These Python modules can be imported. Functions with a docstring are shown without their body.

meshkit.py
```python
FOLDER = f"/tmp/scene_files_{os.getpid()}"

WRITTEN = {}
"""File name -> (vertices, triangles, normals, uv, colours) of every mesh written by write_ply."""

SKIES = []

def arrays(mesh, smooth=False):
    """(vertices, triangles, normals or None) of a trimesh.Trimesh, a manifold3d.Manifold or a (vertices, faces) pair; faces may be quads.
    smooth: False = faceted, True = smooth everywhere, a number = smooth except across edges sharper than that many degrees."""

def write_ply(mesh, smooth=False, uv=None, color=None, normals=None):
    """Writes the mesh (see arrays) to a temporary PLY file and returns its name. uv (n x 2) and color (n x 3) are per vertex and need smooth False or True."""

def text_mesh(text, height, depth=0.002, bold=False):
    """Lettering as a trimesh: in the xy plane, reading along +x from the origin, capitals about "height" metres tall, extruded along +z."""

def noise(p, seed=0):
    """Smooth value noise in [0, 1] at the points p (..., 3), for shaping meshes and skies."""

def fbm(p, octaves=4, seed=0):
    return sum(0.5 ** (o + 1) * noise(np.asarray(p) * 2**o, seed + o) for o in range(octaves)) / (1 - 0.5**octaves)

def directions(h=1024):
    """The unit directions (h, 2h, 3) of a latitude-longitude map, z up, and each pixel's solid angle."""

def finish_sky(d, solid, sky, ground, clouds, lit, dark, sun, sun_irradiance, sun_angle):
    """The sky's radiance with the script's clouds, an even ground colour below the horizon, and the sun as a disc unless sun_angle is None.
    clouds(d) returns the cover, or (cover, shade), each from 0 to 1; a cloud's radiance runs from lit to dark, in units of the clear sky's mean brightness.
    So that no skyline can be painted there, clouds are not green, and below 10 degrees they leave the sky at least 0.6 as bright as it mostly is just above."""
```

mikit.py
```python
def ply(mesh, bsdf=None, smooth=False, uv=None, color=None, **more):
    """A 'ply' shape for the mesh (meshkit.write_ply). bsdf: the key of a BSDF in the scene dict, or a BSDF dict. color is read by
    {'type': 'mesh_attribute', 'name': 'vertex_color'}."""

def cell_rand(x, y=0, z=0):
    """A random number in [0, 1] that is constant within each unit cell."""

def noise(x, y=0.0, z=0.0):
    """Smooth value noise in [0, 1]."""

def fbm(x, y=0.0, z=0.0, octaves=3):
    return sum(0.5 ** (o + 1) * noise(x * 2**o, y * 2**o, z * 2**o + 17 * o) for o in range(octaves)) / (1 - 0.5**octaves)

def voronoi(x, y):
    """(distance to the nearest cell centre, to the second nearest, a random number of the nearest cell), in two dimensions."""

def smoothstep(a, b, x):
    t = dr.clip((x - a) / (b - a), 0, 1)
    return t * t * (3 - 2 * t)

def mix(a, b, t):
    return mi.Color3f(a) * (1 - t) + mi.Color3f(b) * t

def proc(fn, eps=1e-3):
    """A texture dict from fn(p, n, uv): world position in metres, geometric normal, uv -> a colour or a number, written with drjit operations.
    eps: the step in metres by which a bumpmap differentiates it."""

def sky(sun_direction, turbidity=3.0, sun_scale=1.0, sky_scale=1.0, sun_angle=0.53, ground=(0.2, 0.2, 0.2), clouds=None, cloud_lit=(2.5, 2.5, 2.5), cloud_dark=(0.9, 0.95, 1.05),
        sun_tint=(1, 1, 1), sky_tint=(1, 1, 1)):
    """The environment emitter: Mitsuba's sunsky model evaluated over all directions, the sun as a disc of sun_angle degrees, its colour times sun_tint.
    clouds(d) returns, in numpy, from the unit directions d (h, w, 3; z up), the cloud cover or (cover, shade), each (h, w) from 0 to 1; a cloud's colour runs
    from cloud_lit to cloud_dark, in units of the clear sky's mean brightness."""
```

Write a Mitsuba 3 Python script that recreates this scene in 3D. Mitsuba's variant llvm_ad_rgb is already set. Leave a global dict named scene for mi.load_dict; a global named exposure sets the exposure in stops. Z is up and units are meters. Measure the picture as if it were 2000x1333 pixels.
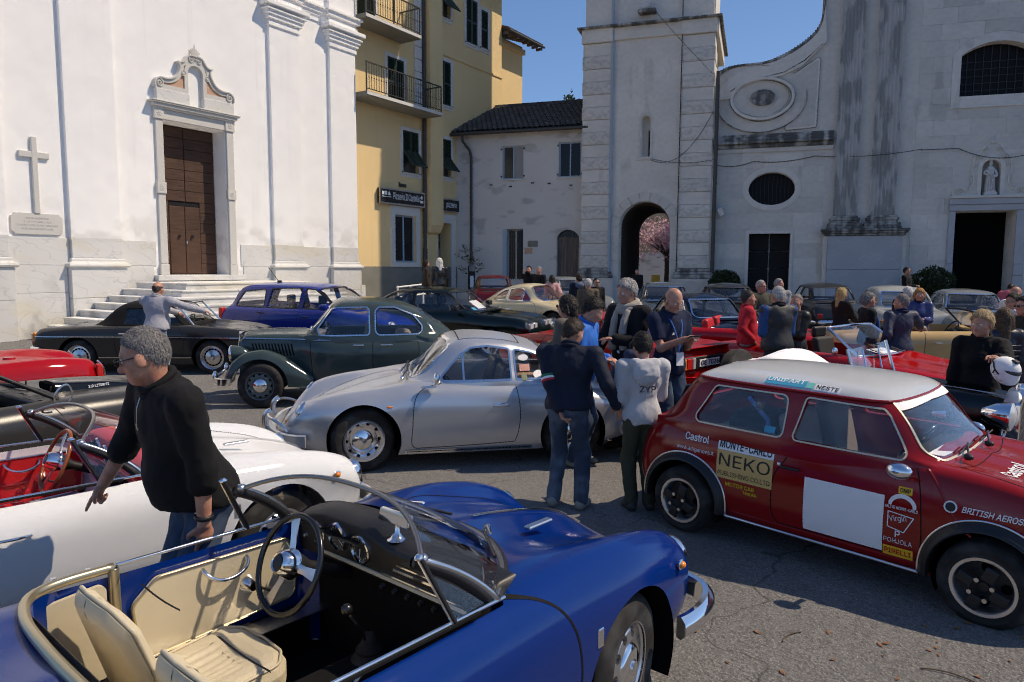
import math, numpy as np, trimesh, drjit as dr, mitsuba as mi, mikit, meshkit
import manifold3d as m3
from scipy.interpolate import PchipInterpolator, CubicSpline
from scipy.ndimage import gaussian_filter1d
from shapely.geometry import Polygon, box as sbox, Point, LineString, MultiPolygon
from shapely import affinity
from shapely.ops import unary_union
T = mi.ScalarTransform4f
scene, labels, used = {}, {}, {}

# ------------------------------------------------------------------ camera, sky, exposure
F, YH, ROLL, EYE = 1420.0, 526.0, 0.25, 2.05
th = math.atan((666.5 - YH) / F)
fwd = np.array([0, math.cos(th), -math.sin(th)])
rt = np.array([1.0, 0, 0])
upv = np.cross(rt, fwd)
upv = -rt * math.sin(math.radians(ROLL)) + upv * math.cos(math.radians(ROLL))
scene['camera'] = {'type': 'perspective', 'fov': 2 * math.degrees(math.atan(1000 / F)), 'fov_axis': 'x', 'near_clip': 0.05, 'far_clip': 3000.0,
     'to_world': T().look_at(origin=[0, 0, EYE], target=[float(x) for x in np.array([0, 0, EYE]) + fwd], up=[float(x) for x in upv])}
SUN = (0.615, 0.02, 0.788)
scene['daylight'] = mikit.sky(SUN, turbidity=2.6, sky_scale=1.2, sky_tint=(.90, .97, 1.08), ground=(0.14, 0.135, 0.13))
exposure = 1.5
rng = np.random.default_rng(7)

def ground_z(y):
 return 0.025 * max(0.0, y - 5.0)

# ------------------------------------------------------------------ naming
def uniq(name):
 if name not in used:
  used[name] = 0
  return name
 used[name] += 1
 return uniq('%s_%03d' % (name, used[name]))

def tm(v, f):
 return trimesh.Trimesh(np.asarray(v, float), np.asarray(f, int), process=False)

class G:
 """A thing: the key its parts' keys start with, and the matrix from its own frame to the world."""
 def __init__(self, name, label, cat, group=None, M=None):
  self.key = uniq(name)
  self.M = np.eye(4) if M is None else M
  labels[self.key] = {'label': label, 'category': cat}
  if group: labels[self.key]['group'] = group
 def add(self, part, mesh, mat, smooth=False, under=None, label=None, kind=None, color=None):
  if mesh is None: return None
  k = uniq((under or self.key) + '__' + part)
  return put(k, mesh, mat, self.M, smooth, label, kind, color)
 def node(self, part, under=None):
  return uniq((under or self.key) + '__' + part)

def as_tm(mesh):
 if isinstance(mesh, m3.Manifold):
  m = mesh.to_mesh()
  return tm(m.vert_properties[:, :3], m.tri_verts)
 return mesh

def put(k, mesh, mat, M=None, smooth=False, label=None, kind=None, color=None):
 mesh = as_tm(mesh)
 if len(mesh.faces) == 0: return None
 if M is not None:
  v = np.asarray(mesh.vertices) @ M[:3, :3].T + M[:3, 3]
  f = np.asarray(mesh.faces)
  if np.linalg.det(M[:3, :3]) < 0: f = f[:, ::-1]
  mesh = tm(v, f)
 scene[k] = mikit.ply(mesh, mat, smooth=smooth, color=color)
 if label or kind:
  labels.setdefault(k, {})
  if label: labels[k]['label'] = label
  if kind: labels[k]['kind'] = kind
 return k

def single(name, mesh, mat, label, cat, M=None, smooth=False, group=None, kind=None, color=None):
 k = uniq(name)
 put(k, mesh, mat, M, smooth, color=color)
 labels[k] = {'label': label}
 if cat: labels[k]['category'] = cat
 if group: labels[k]['group'] = group
 if kind: labels[k]['kind'] = kind
 return k

def pose(x, y, deg, z=None, s=1.0, tilt=True):
 """Frame on the ground at (x, y) turned by deg about the ground's normal."""
 g = 0.025 if (tilt and y > 5) else 0.0
 n = np.array([0, -g, 1.0]); n /= np.linalg.norm(n)
 a = math.radians(deg)
 fx = np.array([math.cos(a), math.sin(a), 0]); fx -= n * (fx @ n); fx /= np.linalg.norm(fx)
 M = np.eye(4)
 M[:3, 0], M[:3, 1], M[:3, 2] = fx * s, np.cross(n, fx) * s, n * s
 M[:3, 3] = [x, y, ground_z(y) if z is None else z]
 return M

def frame(d, o):
 """Facade frame: x along the wall to the right, y into the wall, z up."""
 d = np.array([d[0], d[1], 0.0]); d /= np.linalg.norm(d)
 M = np.eye(4)
 M[:3, 0] = d; M[:3, 1] = [-d[1], d[0], 0]; M[:3, 2] = [0, 0, 1]; M[:3, 3] = [o[0], o[1], 0]
 return M

def tr(x=0, y=0, z=0):
 M = np.eye(4); M[:3, 3] = [x, y, z]; return M
def rot(ax, deg):
 return trimesh.transformations.rotation_matrix(math.radians(deg), {'x': [1, 0, 0], 'y': [0, 1, 0], 'z': [0, 0, 1]}[ax])
def mv(mesh, *Ms):
 M = np.eye(4)
 for m in Ms: M = M @ m
 mesh = as_tm(mesh)
 v = np.asarray(mesh.vertices) @ M[:3, :3].T + M[:3, 3]
 f = np.asarray(mesh.faces)
 if np.linalg.det(M[:3, :3]) < 0: f = f[:, ::-1]
 return tm(v, f)
def cat(*ms):
 ms = [as_tm(m) for m in ms if m is not None]
 vs, fs, n = [], [], 0
 for m in ms:
  vs.append(m.vertices); fs.append(np.asarray(m.faces) + n); n += len(m.vertices)
 return tm(np.vstack(vs), np.vstack(fs))

# ------------------------------------------------------------------ mesh helpers
def box(x0, x1, y0, y1, z0, z1, b=0.0):
 if b <= 0:
  v = np.array([[x, y, z] for x in (x0, x1) for y in (y0, y1) for z in (z0, z1)])
  f = [[0, 1, 3], [0, 3, 2], [4, 6, 7], [4, 7, 5], [0, 4, 5], [0, 5, 1], [2, 3, 7], [2, 7, 6], [0, 2, 6], [0, 6, 4], [1, 5, 7], [1, 7, 3]]
  return tm(v, f)
 b = min(b, (x1 - x0) * .45, (y1 - y0) * .45, (z1 - z0) * .45)
 P = [(x, y, z) for x in (x0 + b, x1 - b) for y in (y0 + b, y1 - b) for z in (z0, z1)]
 P += [(x, y, z) for x in (x0 + b, x1 - b) for y in (y0, y1) for z in (z0 + b, z1 - b)]
 P += [(x, y, z) for x in (x0, x1) for y in (y0 + b, y1 - b) for z in (z0 + b, z1 - b)]
 return as_tm(m3.Manifold.hull_points(np.array(P, float)))

def rbox(x0, x1, y0, y1, z0, z1, r, seg=10):
 """Box with round edges: the hull of eight spheres."""
 r = min(r, (x1 - x0) * .499, (y1 - y0) * .499, (z1 - z0) * .499)
 s = m3.Manifold.sphere(r, seg)
 return m3.Manifold.batch_hull([s.translate((x, y, z)) for x in (x0 + r, x1 - r) for y in (y0 + r, y1 - r) for z in (z0 + r, z1 - r)])

def tube(pts, r, n=8, closed=False, caps=True):
 p = np.asarray(pts, float)
 k = len(p)
 if closed:
  t = np.roll(p, -1, 0) - np.roll(p, 1, 0)
 else:
  t = np.gradient(p, axis=0)
 t /= np.linalg.norm(t, axis=1, keepdims=True) + 1e-12
 ref = np.array([0, 0, 1.0]) if abs(t[0][2]) < .9 else np.array([1.0, 0, 0])
 a = ref - t[0] * (ref @ t[0]); a /= np.linalg.norm(a)
 A = []
 for i in range(k):
  a = a - t[i] * (a @ t[i]); a /= np.linalg.norm(a) + 1e-12
  A.append(a.copy())
 A = np.array(A); B = np.cross(t, A)
 ang = np.arange(n) * 2 * np.pi / n
 rr = np.broadcast_to(np.asarray(r, float), (k,))[:, None, None]
 v = (p[:, None] + rr * (np.cos(ang)[None, :, None] * A[:, None] + np.sin(ang)[None, :, None] * B[:, None])).reshape(-1, 3)
 rows = k if closed else k - 1
 i, j = np.meshgrid(np.arange(rows), np.arange(n), indexing='ij')
 i2 = (i + 1) % k
 a0, a1, b0, b1 = i * n + j, i * n + (j + 1) % n, i2 * n + j, i2 * n + (j + 1) % n
 f = np.concatenate([np.stack([a0, a1, b1], -1).reshape(-1, 3), np.stack([a0, b1, b0], -1).reshape(-1, 3)])
 if not closed and caps:
  v = np.vstack([v, p[:1], p[-1:]])
  c0, c1 = k * n, k * n + 1
  j = np.arange(n)
  f = np.vstack([f, np.stack([j * 0 + c0, (j + 1) % n, j], -1), np.stack([j * 0 + c1, (k - 1) * n + j, (k - 1) * n + (j + 1) % n], -1)])
 return tm(v, f)

def curve(pts, n=24):
 p = np.asarray(pts, float)
 s = np.r_[0, np.cumsum(np.linalg.norm(np.diff(p, axis=0), axis=1))]
 return CubicSpline(s, p)(np.linspace(0, s[-1], n))

def lathe(prof, n=40, axis='z'):
 """prof: (r, h) from one end to the other; closed where r is 0. The axis is z, or y with h outwards to -y."""
 p = np.asarray(prof, float)
 k = len(p)
 ang = np.arange(n) * 2 * np.pi / n
 v = np.stack([p[:, :1] * np.cos(ang), p[:, :1] * np.sin(ang), np.repeat(p[:, 1:], n, 1)], -1).reshape(-1, 3)
 i, j = np.meshgrid(np.arange(k - 1), np.arange(n), indexing='ij')
 a0, a1, b0, b1 = i * n + j, i * n + (j + 1) % n, (i + 1) * n + j, (i + 1) * n + (j + 1) % n
 f = np.concatenate([np.stack([a0, a1, b1], -1).reshape(-1, 3), np.stack([a0, b1, b0], -1).reshape(-1, 3)])
 m = tm(v, f)
 m = trimesh.Trimesh(v, f, process=True)
 m.update_faces(m.nondegenerate_faces())
 m = tm(m.vertices, m.faces)
 if axis == 'y': m = mv(m, rot('x', 90))
 return m

def cyl(p0, p1, r, n=12, r1=None):
 return tube(np.array([p0, p1], float), [r, r if r1 is None else r1], n)

def ball(c, r, sub=2):
 m = trimesh.creation.icosphere(sub, 1.0)
 return tm(m.vertices * np.asarray(r) + np.asarray(c), m.faces)

def polys(g):
 if g.is_empty: return []
 return [q for q in (g.geoms if hasattr(g, 'geoms') else [g]) if q.geom_type == 'Polygon' and q.area > 1e-7]

def extr(poly, h):
 ms = [trimesh.creation.extrude_polygon(q, h, engine='earcut') for q in polys(poly)]
 return cat(*ms) if ms else None

def wallpoly(poly, y0, y1):
 """A polygon drawn on a facade (x, z), as a slab from depth y0 (front) to y1."""
 m = extr(poly, y1 - y0)
 if m is None: return None
 v = np.asarray(m.vertices)
 return tm(np.stack([v[:, 0], y1 - v[:, 2], v[:, 1]], 1), m.faces)

def chamfered(poly, y0, y1, c):
 """Slab with its front edge chamfered by c (convex or simple polygons)."""
 out = [wallpoly(poly, y0 + c, y1)]
 q = poly.buffer(-c, join_style=2)
 for a in polys(poly):
  for b in polys(q):
   if a.contains(b) and len(a.exterior.coords) == len(b.exterior.coords) and not a.interiors:
    A = np.array(a.exterior.coords)[:-1]; B = np.array(b.exterior.coords)[:-1]
    k = np.argmin(((B[:, None] - A[0][None]) ** 2).sum(-1)); B = np.roll(B, -int(k), 0)
    n = len(A)
    if (np.linalg.norm(A - B, axis=1) < 4 * c).all():
     v = np.vstack([np.c_[A[:, 0], np.full(n, y0 + c), A[:, 1]], np.c_[B[:, 0], np.full(n, y0), B[:, 1]]])
     ccw = a.exterior.is_ccw
     i = np.arange(n); j = (i + 1) % n
     f = np.vstack([np.stack([i, j, j + n], 1), np.stack([i, j + n, i + n], 1)])
     tri = np.array(trimesh.creation.triangulate_polygon(Polygon(B), engine='earcut')[1])
     tv = np.array(trimesh.creation.triangulate_polygon(Polygon(B), engine='earcut')[0])
     side = tm(v, f if ccw else f[:, ::-1])
     front = tm(np.c_[tv[:, 0], np.full(len(tv), y0), tv[:, 1]], tri)
     out = [wallpoly(poly, y0 + c, y1), side, front]
 return cat(*out)

def man(mesh):
 if isinstance(mesh, m3.Manifold): return mesh
 mesh = trimesh.Trimesh(mesh.vertices, mesh.faces, process=True)
 m = m3.Manifold(m3.Mesh(np.asarray(mesh.vertices, np.float32), np.asarray(mesh.faces, np.uint32)))
 return m

def mbox(x0, x1, y0, y1, z0, z1):
 return m3.Manifold.cube((x1 - x0, y1 - y0, z1 - z0)).translate((x0, y0, z0))

def cross(poly):
 cs = [np.array(q.exterior.coords)[:-1] for q in polys(poly)]
 cs += [np.array(i.coords)[:-1] for q in polys(poly) for i in q.interiors]
 return m3.CrossSection([np.asarray(c, np.float64) for c in cs], m3.FillRule.EvenOdd)

def prism(poly, plane, a, b):
 """Manifold prism of a polygon: plane 'xz' between y = a..b, 'yz' between x = a..b, 'xy' between z = a..b."""
 m = m3.Manifold.extrude(cross(poly), b - a)
 if plane == 'xz': return m.transform(np.array([[1, 0, 0, 0], [0, 0, -1, b], [0, 1, 0, 0]], float))
 if plane == 'yz': return m.transform(np.array([[0, 0, 1, a], [1, 0, 0, 0], [0, 1, 0, 0]], float))
 return m.translate((0, 0, a))

def rpoly(pts, r=0.0):
 p = Polygon(pts)
 if not p.is_valid: p = p.buffer(0)
 return p.buffer(-r).buffer(2 * r).buffer(-r) if r else p

def ellipse(cx, cz, rx, rz, n=48):
 a = np.arange(n) * 2 * np.pi / n
 return Polygon(np.c_[cx + rx * np.cos(a), cz + rz * np.sin(a)])

def arched(x0, x1, z0, zs, rise=None, n=20):
 """Rectangle with a round (or segmental) head, springing at zs."""
 w = (x1 - x0) / 2
 rise = w if rise is None else rise
 R = (w * w + rise * rise) / (2 * rise)
 a0 = math.asin(min(1, w / R))
 a = np.linspace(a0, -a0, n)
 c = [(x0 + w + R * math.sin(t), zs + rise - R + R * math.cos(t)) for t in a]
 return Polygon([(x0, z0), (x1, z0)] + c)

def text(s, h, bold=True, depth=0.004):
 return meshkit.text_mesh(s, h, depth, bold)

def text_on(s, h, x, z, y, width=None, bold=True, depth=0.004, center=False):
 """Lettering on a facade, reading along +x, its front at depth y."""
 m = text(s, h, bold, depth)
 v = np.asarray(m.vertices)
 w = v[:, 0].max() - v[:, 0].min()
 k = 1.0 if width is None else width / w
 x0 = x - (w * k / 2 if center else 0)
 return tm(np.stack([(v[:, 0] - v[:, 0].min()) * k + x0, y + depth - v[:, 2], v[:, 1] + z], 1), m.faces)
# ------------------------------------------------------------------ materials
def bsdf(name, d):
 scene[name] = d
 return name
def rgb(c): return {'type': 'rgb', 'value': [float(x) for x in c]}
def mat(name, c, rough=0.6, metal=0.0, spec=0.5, coat=0.0, **kw):
 return bsdf(name, {'type': 'twosided', 'b': {'type': 'principled', 'base_color': c if isinstance(c, dict) else rgb(c), 'roughness': rough, 'metallic': metal, 'specular': spec, 'clearcoat': coat, 'clearcoat_gloss': 0.97, **kw}})
def paint(name, c, rough=0.02, coat=1.0): return bsdf(name, {'type': 'twosided', 'b': {'type': 'roughplastic', 'diffuse_reflectance': rgb(c), 'alpha': .025, 'int_ior': 1.5, 'nonlinear': True}})
def bumped(name, fn, scale, base, eps=2e-3):
 return bsdf(name, {'type': 'bumpmap', 'arbitrary': mikit.proc(fn, eps), 'scale': scale, 'b': scene.pop(base)})

N, FB, SS, MIX = mikit.noise, mikit.fbm, mikit.smoothstep, mikit.mix

def asphalt(p, n, uv):
 big = FB(p.x * .55, p.y * .55, 3.0, 4)
 fine = N(p.x * 95, p.y * 95, 1.0)
 mid = N(p.x * 38, p.y * 38, 5.0)
 c = 0.125 + 0.05 * (big - .5) + 0.07 * (fine - .5) + 0.03 * (mid - .5)
 d1, d2, w = mikit.voronoi(p.x * 110, p.y * 110)
 stone = SS(.42, .15, d1) * SS(.55, .95, w)
 c = c + stone * 0.13
 v1, v2, _ = mikit.voronoi(p.x * .42 + .35 * (FB(p.x * 2.3, p.y * 2.3, 9.0, 3) - .5), p.y * .42 + .35 * (FB(p.x * 2.3, p.y * 2.3, 19.0, 3) - .5))
 crack = SS(.012, .003, v2 - v1) * SS(.55, .65, N(p.x * .3, p.y * .3, 2.0))
 stain = SS(.6, .75, FB(p.x * .9, p.y * .9, 11.0, 3))
 c = c * (1 - .4 * crack) * (1 - .12 * stain)
 return mi.Color3f(c * 1.03, c * 1.0, c * .965)
mat('m_asphalt', mikit.proc(asphalt), .92, spec=.25)
bumped('m_asphalt_b', lambda p, n, uv: N(p.x * 90, p.y * 90, 1.0) + .6 * N(p.x * 38, p.y * 38, 5.0), .006, 'm_asphalt')

def white_plaster(p, n, uv):
 a = FB(p.x * .5 + p.y * .5, p.z * .35, p.y * .3, 4)
 streak = FB((p.x + p.y) * 5, p.z * .35, 7.0, 3)
 g = FB(p.x * 3, p.y * 3, p.z * 3, 3)
 c = 0.83 + .05 * (a - .5) + .05 * (g - .5) - .045 * SS(.55, .85, streak) * SS(.45, .7, a)
 low = SS(4.2, 2.8, p.z) * SS(.42, .7, FB(p.x * 2.2, p.y * 2.2, p.z * 2.2, 3))
 return MIX(mi.Color3f(c, c * .995, c * .985), mi.Color3f(.46, .45, .43), low * .45)
mat('m_white_plaster', mikit.proc(white_plaster), .85, spec=.2)
bumped('m_white_plaster_b', lambda p, n, uv: FB(p.x * 2.2, p.y * 2.2, p.z * 1.6, 4), .03, 'm_white_plaster', 6e-3)

def marble(p, n, uv):
 w = FB(p.x * 1.7, p.y * 1.7, p.z * 3.1, 4)
 v = dr.abs(dr.sin(6.0 * (p.x * .8 + p.y * .5 + p.z * 1.3) + 9 * w))
 c = .60 - .10 * SS(.22, 0.0, v) + .09 * (FB(p.x * .9, p.y * .9, p.z * .9, 2) - .5)
 y = SS(.52, .75, FB(p.x * .8, p.y * .8, p.z * 1.9, 3))
 d = SS(.5, .78, FB(p.x * 2.6, p.y * 2.6, p.z * 1.2, 4)) * SS(2.3, .5, p.z)
 col = MIX(mi.Color3f(c, c * .995, c * .97), mi.Color3f(.58, .53, .38), y * .45)
 return MIX(col, mi.Color3f(.2, .19, .17), d * .6)
mat('m_marble', mikit.proc(marble), .6, spec=.35)

def grey_stone(p, n, uv):
 a = FB(p.x * .8 + p.y * .4, p.y * .4, p.z * .7, 4)
 s = FB((p.x - p.y * .3) * 2.2, p.z * .5, 3.0, 4)
 g = FB(p.x * 8, p.y * 8, p.z * 8, 2)
 c = .55 + .15 * (a - .5) + .09 * (g - .5) - .12 * SS(.58, .8, s) * SS(.45, .65, a)
 d = SS(6.2, 6.9, p.z) * SS(7.7, 7.3, p.z)
 return mi.Color3f(c * 1.05, c * 1.0, c * .90)
mat('m_grey_stone', mikit.proc(grey_stone), .9, spec=.2)
def grey_stone2(p, n, uv): return grey_stone(p, n, uv) * 1.09
def grey_stone3(p, n, uv): return grey_stone(p, n, uv) * .93
mat('m_grey_stone_light', mikit.proc(grey_stone2), .9, spec=.2)
mat('m_grey_stone_dark', mikit.proc(grey_stone3), .9, spec=.2)
def rough_stone(p, n, uv): return grey_stone(p, n, uv) * (1.04 - .18 * SS(.55, .35, FB(p.x * 9, p.y * 9, p.z * 9, 2)))
mat('m_rough_stone', mikit.proc(rough_stone), .95, spec=.15)
def black_weather(p, n, uv):
 s = FB((p.x - p.y * .3) * 5, p.z * .7, 3.0, 4)
 g = FB(p.x * 6, p.y * 6, p.z * 6, 3)
 t = SS(.3, .62, .6 * s + .4 * g)
 return MIX(mi.Color3f(.42, .41, .38), mi.Color3f(.10, .10, .095), t)
mat('m_black_weather', mikit.proc(black_weather), .95, spec=.15)
def fluted(p, n, uv):
 s = FB((p.x - p.y * .3) * 6, p.z * 1.5, 8.0, 5)
 t = SS(.4, .62, s)
 return MIX(mi.Color3f(.44, .43, .41), mi.Color3f(.27, .27, .26), t)
mat('m_fluted', mikit.proc(fluted), .85, spec=.2)

def yellow_plaster(p, n, uv):
 a = FB(p.x * .7, p.y * .7, p.z * .5, 4)
 s = FB((p.x + p.y) * 4, p.z * .3, 5.0, 3)
 k = 1 + .16 * (a - .5) - .05 * SS(.6, .85, s)
 return mi.Color3f(.74, .56, .29) * k
mat('m_yellow', mikit.proc(yellow_plaster), .9, spec=.2)
def cement(p, n, uv):
 a = FB(p.x * 2, p.y * 2, p.z * 2, 4)
 return mi.Color3f(.20, .195, .17) * (.8 + .45 * a)
mat('m_cement', mikit.proc(cement), .95, spec=.15)
def house_white(p, n, uv):
 a = FB(p.x * .9, p.y * .9, p.z * .9, 4)
 s = SS(.58, .72, FB(p.x * 1.4, p.y * 1.4, p.z * 2.2, 4))
 c = .56 + .1 * (a - .5) - .14 * s
 return mi.Color3f(c * 1.05, c * 1.01, c * .95)
mat('m_house_white', mikit.proc(house_white), .9, spec=.2)
def wood_door(p, n, uv):
 g = FB((p.x + p.y) * 2.5, p.z * 45, 2.0, 3)
 b = FB(p.x * 1.5, p.y * 1.5, p.z * .9, 3)
 w = SS(3.6, 1.9, p.z)
 c = mi.Color3f(.066, .036, .024) * (.6 + .8 * g) * (.7 + .6 * b)
 return MIX(c, mi.Color3f(.13, .065, .045), w * .45 * b)
mat('m_wood_door', mikit.proc(wood_door), .7, spec=.3)
def grey_wood(p, n, uv):
 g = FB((p.x + p.y) * 30, p.z * 1.5, 2.0, 3)
 return mi.Color3f(.15, .125, .11) * (.6 + .8 * g)
mat('m_grey_wood', mikit.proc(grey_wood), .85, spec=.2)
def denim(p, n, uv):
 a = FB(p.x * 7, p.y * 7, p.z * 5, 3)
 return MIX(mi.Color3f(.022, .034, .062), mi.Color3f(.085, .12, .18), SS(.35, .75, a) * .8 + .12 * N(p.x * 300, p.y * 300, p.z * 300))
mat('m_denim', mikit.proc(denim), .9, spec=.15, sheen=.3)
def denim_light(p, n, uv): return denim(p, n, uv) * mi.Color3f(2.6, 2.5, 2.3) + .02
mat('m_denim_light', mikit.proc(denim_light), .9, spec=.15, sheen=.3)
def denim_mid(p, n, uv): return denim(p, n, uv) * mi.Color3f(1.45, 1.35, 1.2)
mat('m_denim_mid', mikit.proc(denim_mid), .9, spec=.15, sheen=.3)
def skin_fn(p, n, uv):
 a = FB(p.x * 22, p.y * 22, p.z * 22, 3)
 b = N(p.x * 160, p.y * 160, p.z * 160)
 return MIX(mi.Color3f(.46, .245, .165), mi.Color3f(.40, .175, .115), SS(.35, .7, a)) * (.93 + .14 * b)
mat('m_skin', mikit.proc(skin_fn), .5, spec=.4)
def hill_fn(p, n, uv):
 a = FB(p.x * .5, p.y * .5, p.z * .5, 4)
 return MIX(mi.Color3f(.03, .032, .024), mi.Color3f(.06, .052, .042), SS(.35, .7, a))
mat('m_hill', mikit.proc(hill_fn), .95, spec=.1)
def tile_fn(p, n, uv):
 r = mikit.cell_rand(p.x * 4.2 + p.y * 1.4, p.z * 7, p.y * 2.0)
 a = FB(p.x * 2, p.y * 2, p.z * 2, 3)
 c = .055 + .035 * r + .05 * (a - .5)
 l = SS(.6, .75, FB(p.x * 6, p.y * 6, p.z * 6, 3))
 return MIX(mi.Color3f(c * 1.08, c, c * .92), mi.Color3f(.16, .15, .12), l * .5)
mat('m_roof_tile', mikit.proc(tile_fn), .9, spec=.2)
def rubber_fn(p, n, uv):
 a = FB(p.x * 9, p.y * 9, p.z * 9, 3)
 return mi.Color3f(.022, .021, .02) + .035 * SS(.4, .8, a)
mat('m_rubber', mikit.proc(rubber_fn), .8, spec=.25)
def leather_fn(p, n, uv):
 a = FB(p.x * 5, p.y * 5, p.z * 5, 3)
 return mi.Color3f(.52, .455, .32) * (.88 + .24 * a)
mat('m_cream_leather', mikit.proc(leather_fn), .42, spec=.5)

mat('m_chrome', (.86, .86, .88), .07, 1.0)
mat('m_chrome_dull', (.62, .62, .63), .25, 1.0)
mat('m_alu', (.70, .70, .72), .3, 1.0)
mat('m_black', (.012, .012, .013), .45)
mat('m_black_matt', (.014, .014, .015), .85, spec=.2)
mat('m_black_gloss', (.008, .008, .009), .2, coat=1.0)
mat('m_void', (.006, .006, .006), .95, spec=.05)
mat('m_gap', (.008, .008, .008), .8, spec=.2)
mat('m_white_paint', (.78, .78, .76), .5)
mat('m_paper', (.80, .80, .80), .8, spec=.2)
mat('m_amber', (.75, .22, .02), .2, coat=.6)
mat('m_red_lens', (.5, .02, .015), .2, coat=.6)
mat('m_lamp_glass', (.62, .64, .66), .12, .35, coat=1.0)
mat('m_iron', (.03, .028, .027), .6)
mat('m_shutter', (.012, .030, .022), .55)
mat('m_stone_trim', (.55, .54, .51), .8, spec=.25)
mat('m_white_trim', (.62, .60, .56), .8, spec=.25)
mat('m_pink_marble', (.48, .30, .20), .6)
mat('m_glass_dark', (.012, .014, .016), .08, spec=.25)
mat('m_pane_grey', (.05, .055, .06), .08, spec=.6)
mat('m_curtain', (.30, .29, .28), .9)
mat('m_blue_frame', (.30, .38, .46), .5)
mat('m_copper', (.045, .04, .036), .5)
mat('m_statue', (.55, .54, .52), .7)
bsdf('m_glass', {'type': 'thindielectric', 'int_ior': 1.5})

def marble_blue(p, n, uv):
 w = FB(p.x * 1.1, p.y * 1.1, p.z * 1.6, 4)
 v = dr.abs(dr.sin(3.0 * (p.x * .9 - p.z * 1.1) + 8 * w))
 c = .40 + .09 * SS(.1, 0.0, v) + .08 * (FB(p.x * 2, p.y * 2, p.z * 2, 3) - .5)
 return mi.Color3f(c * .96, c * .985, c * 1.03)
mat('m_marble_blue', mikit.proc(marble_blue), .6, spec=.35)
mat('m_sign_yellow', (.6, .5, .12), .6)

mat('m_dull_glass', (.008, .008, .009), .4, spec=.12)
mat('m_passage_brown', (.06, .048, .04), .9, spec=.1)  # even dark brown for the passage lining
# ------------------------------------------------------------------ ground
ys = [-80, 5, 12, 20, 28, 36, 44, 60, 400]
gv = [[x, y, 0.025 * min(max(0, y - 5), 40)] for y in ys for x in (-300, 300)]
gf = []
for i in range(len(ys) - 1):
 a = 2 * i
 gf += [[a, a + 1, a + 3], [a, a + 3, a + 2]]
single('ground', tm(gv, gf), 'm_asphalt_b', 'worn pale grey asphalt of the square', None, kind='structure')

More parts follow.
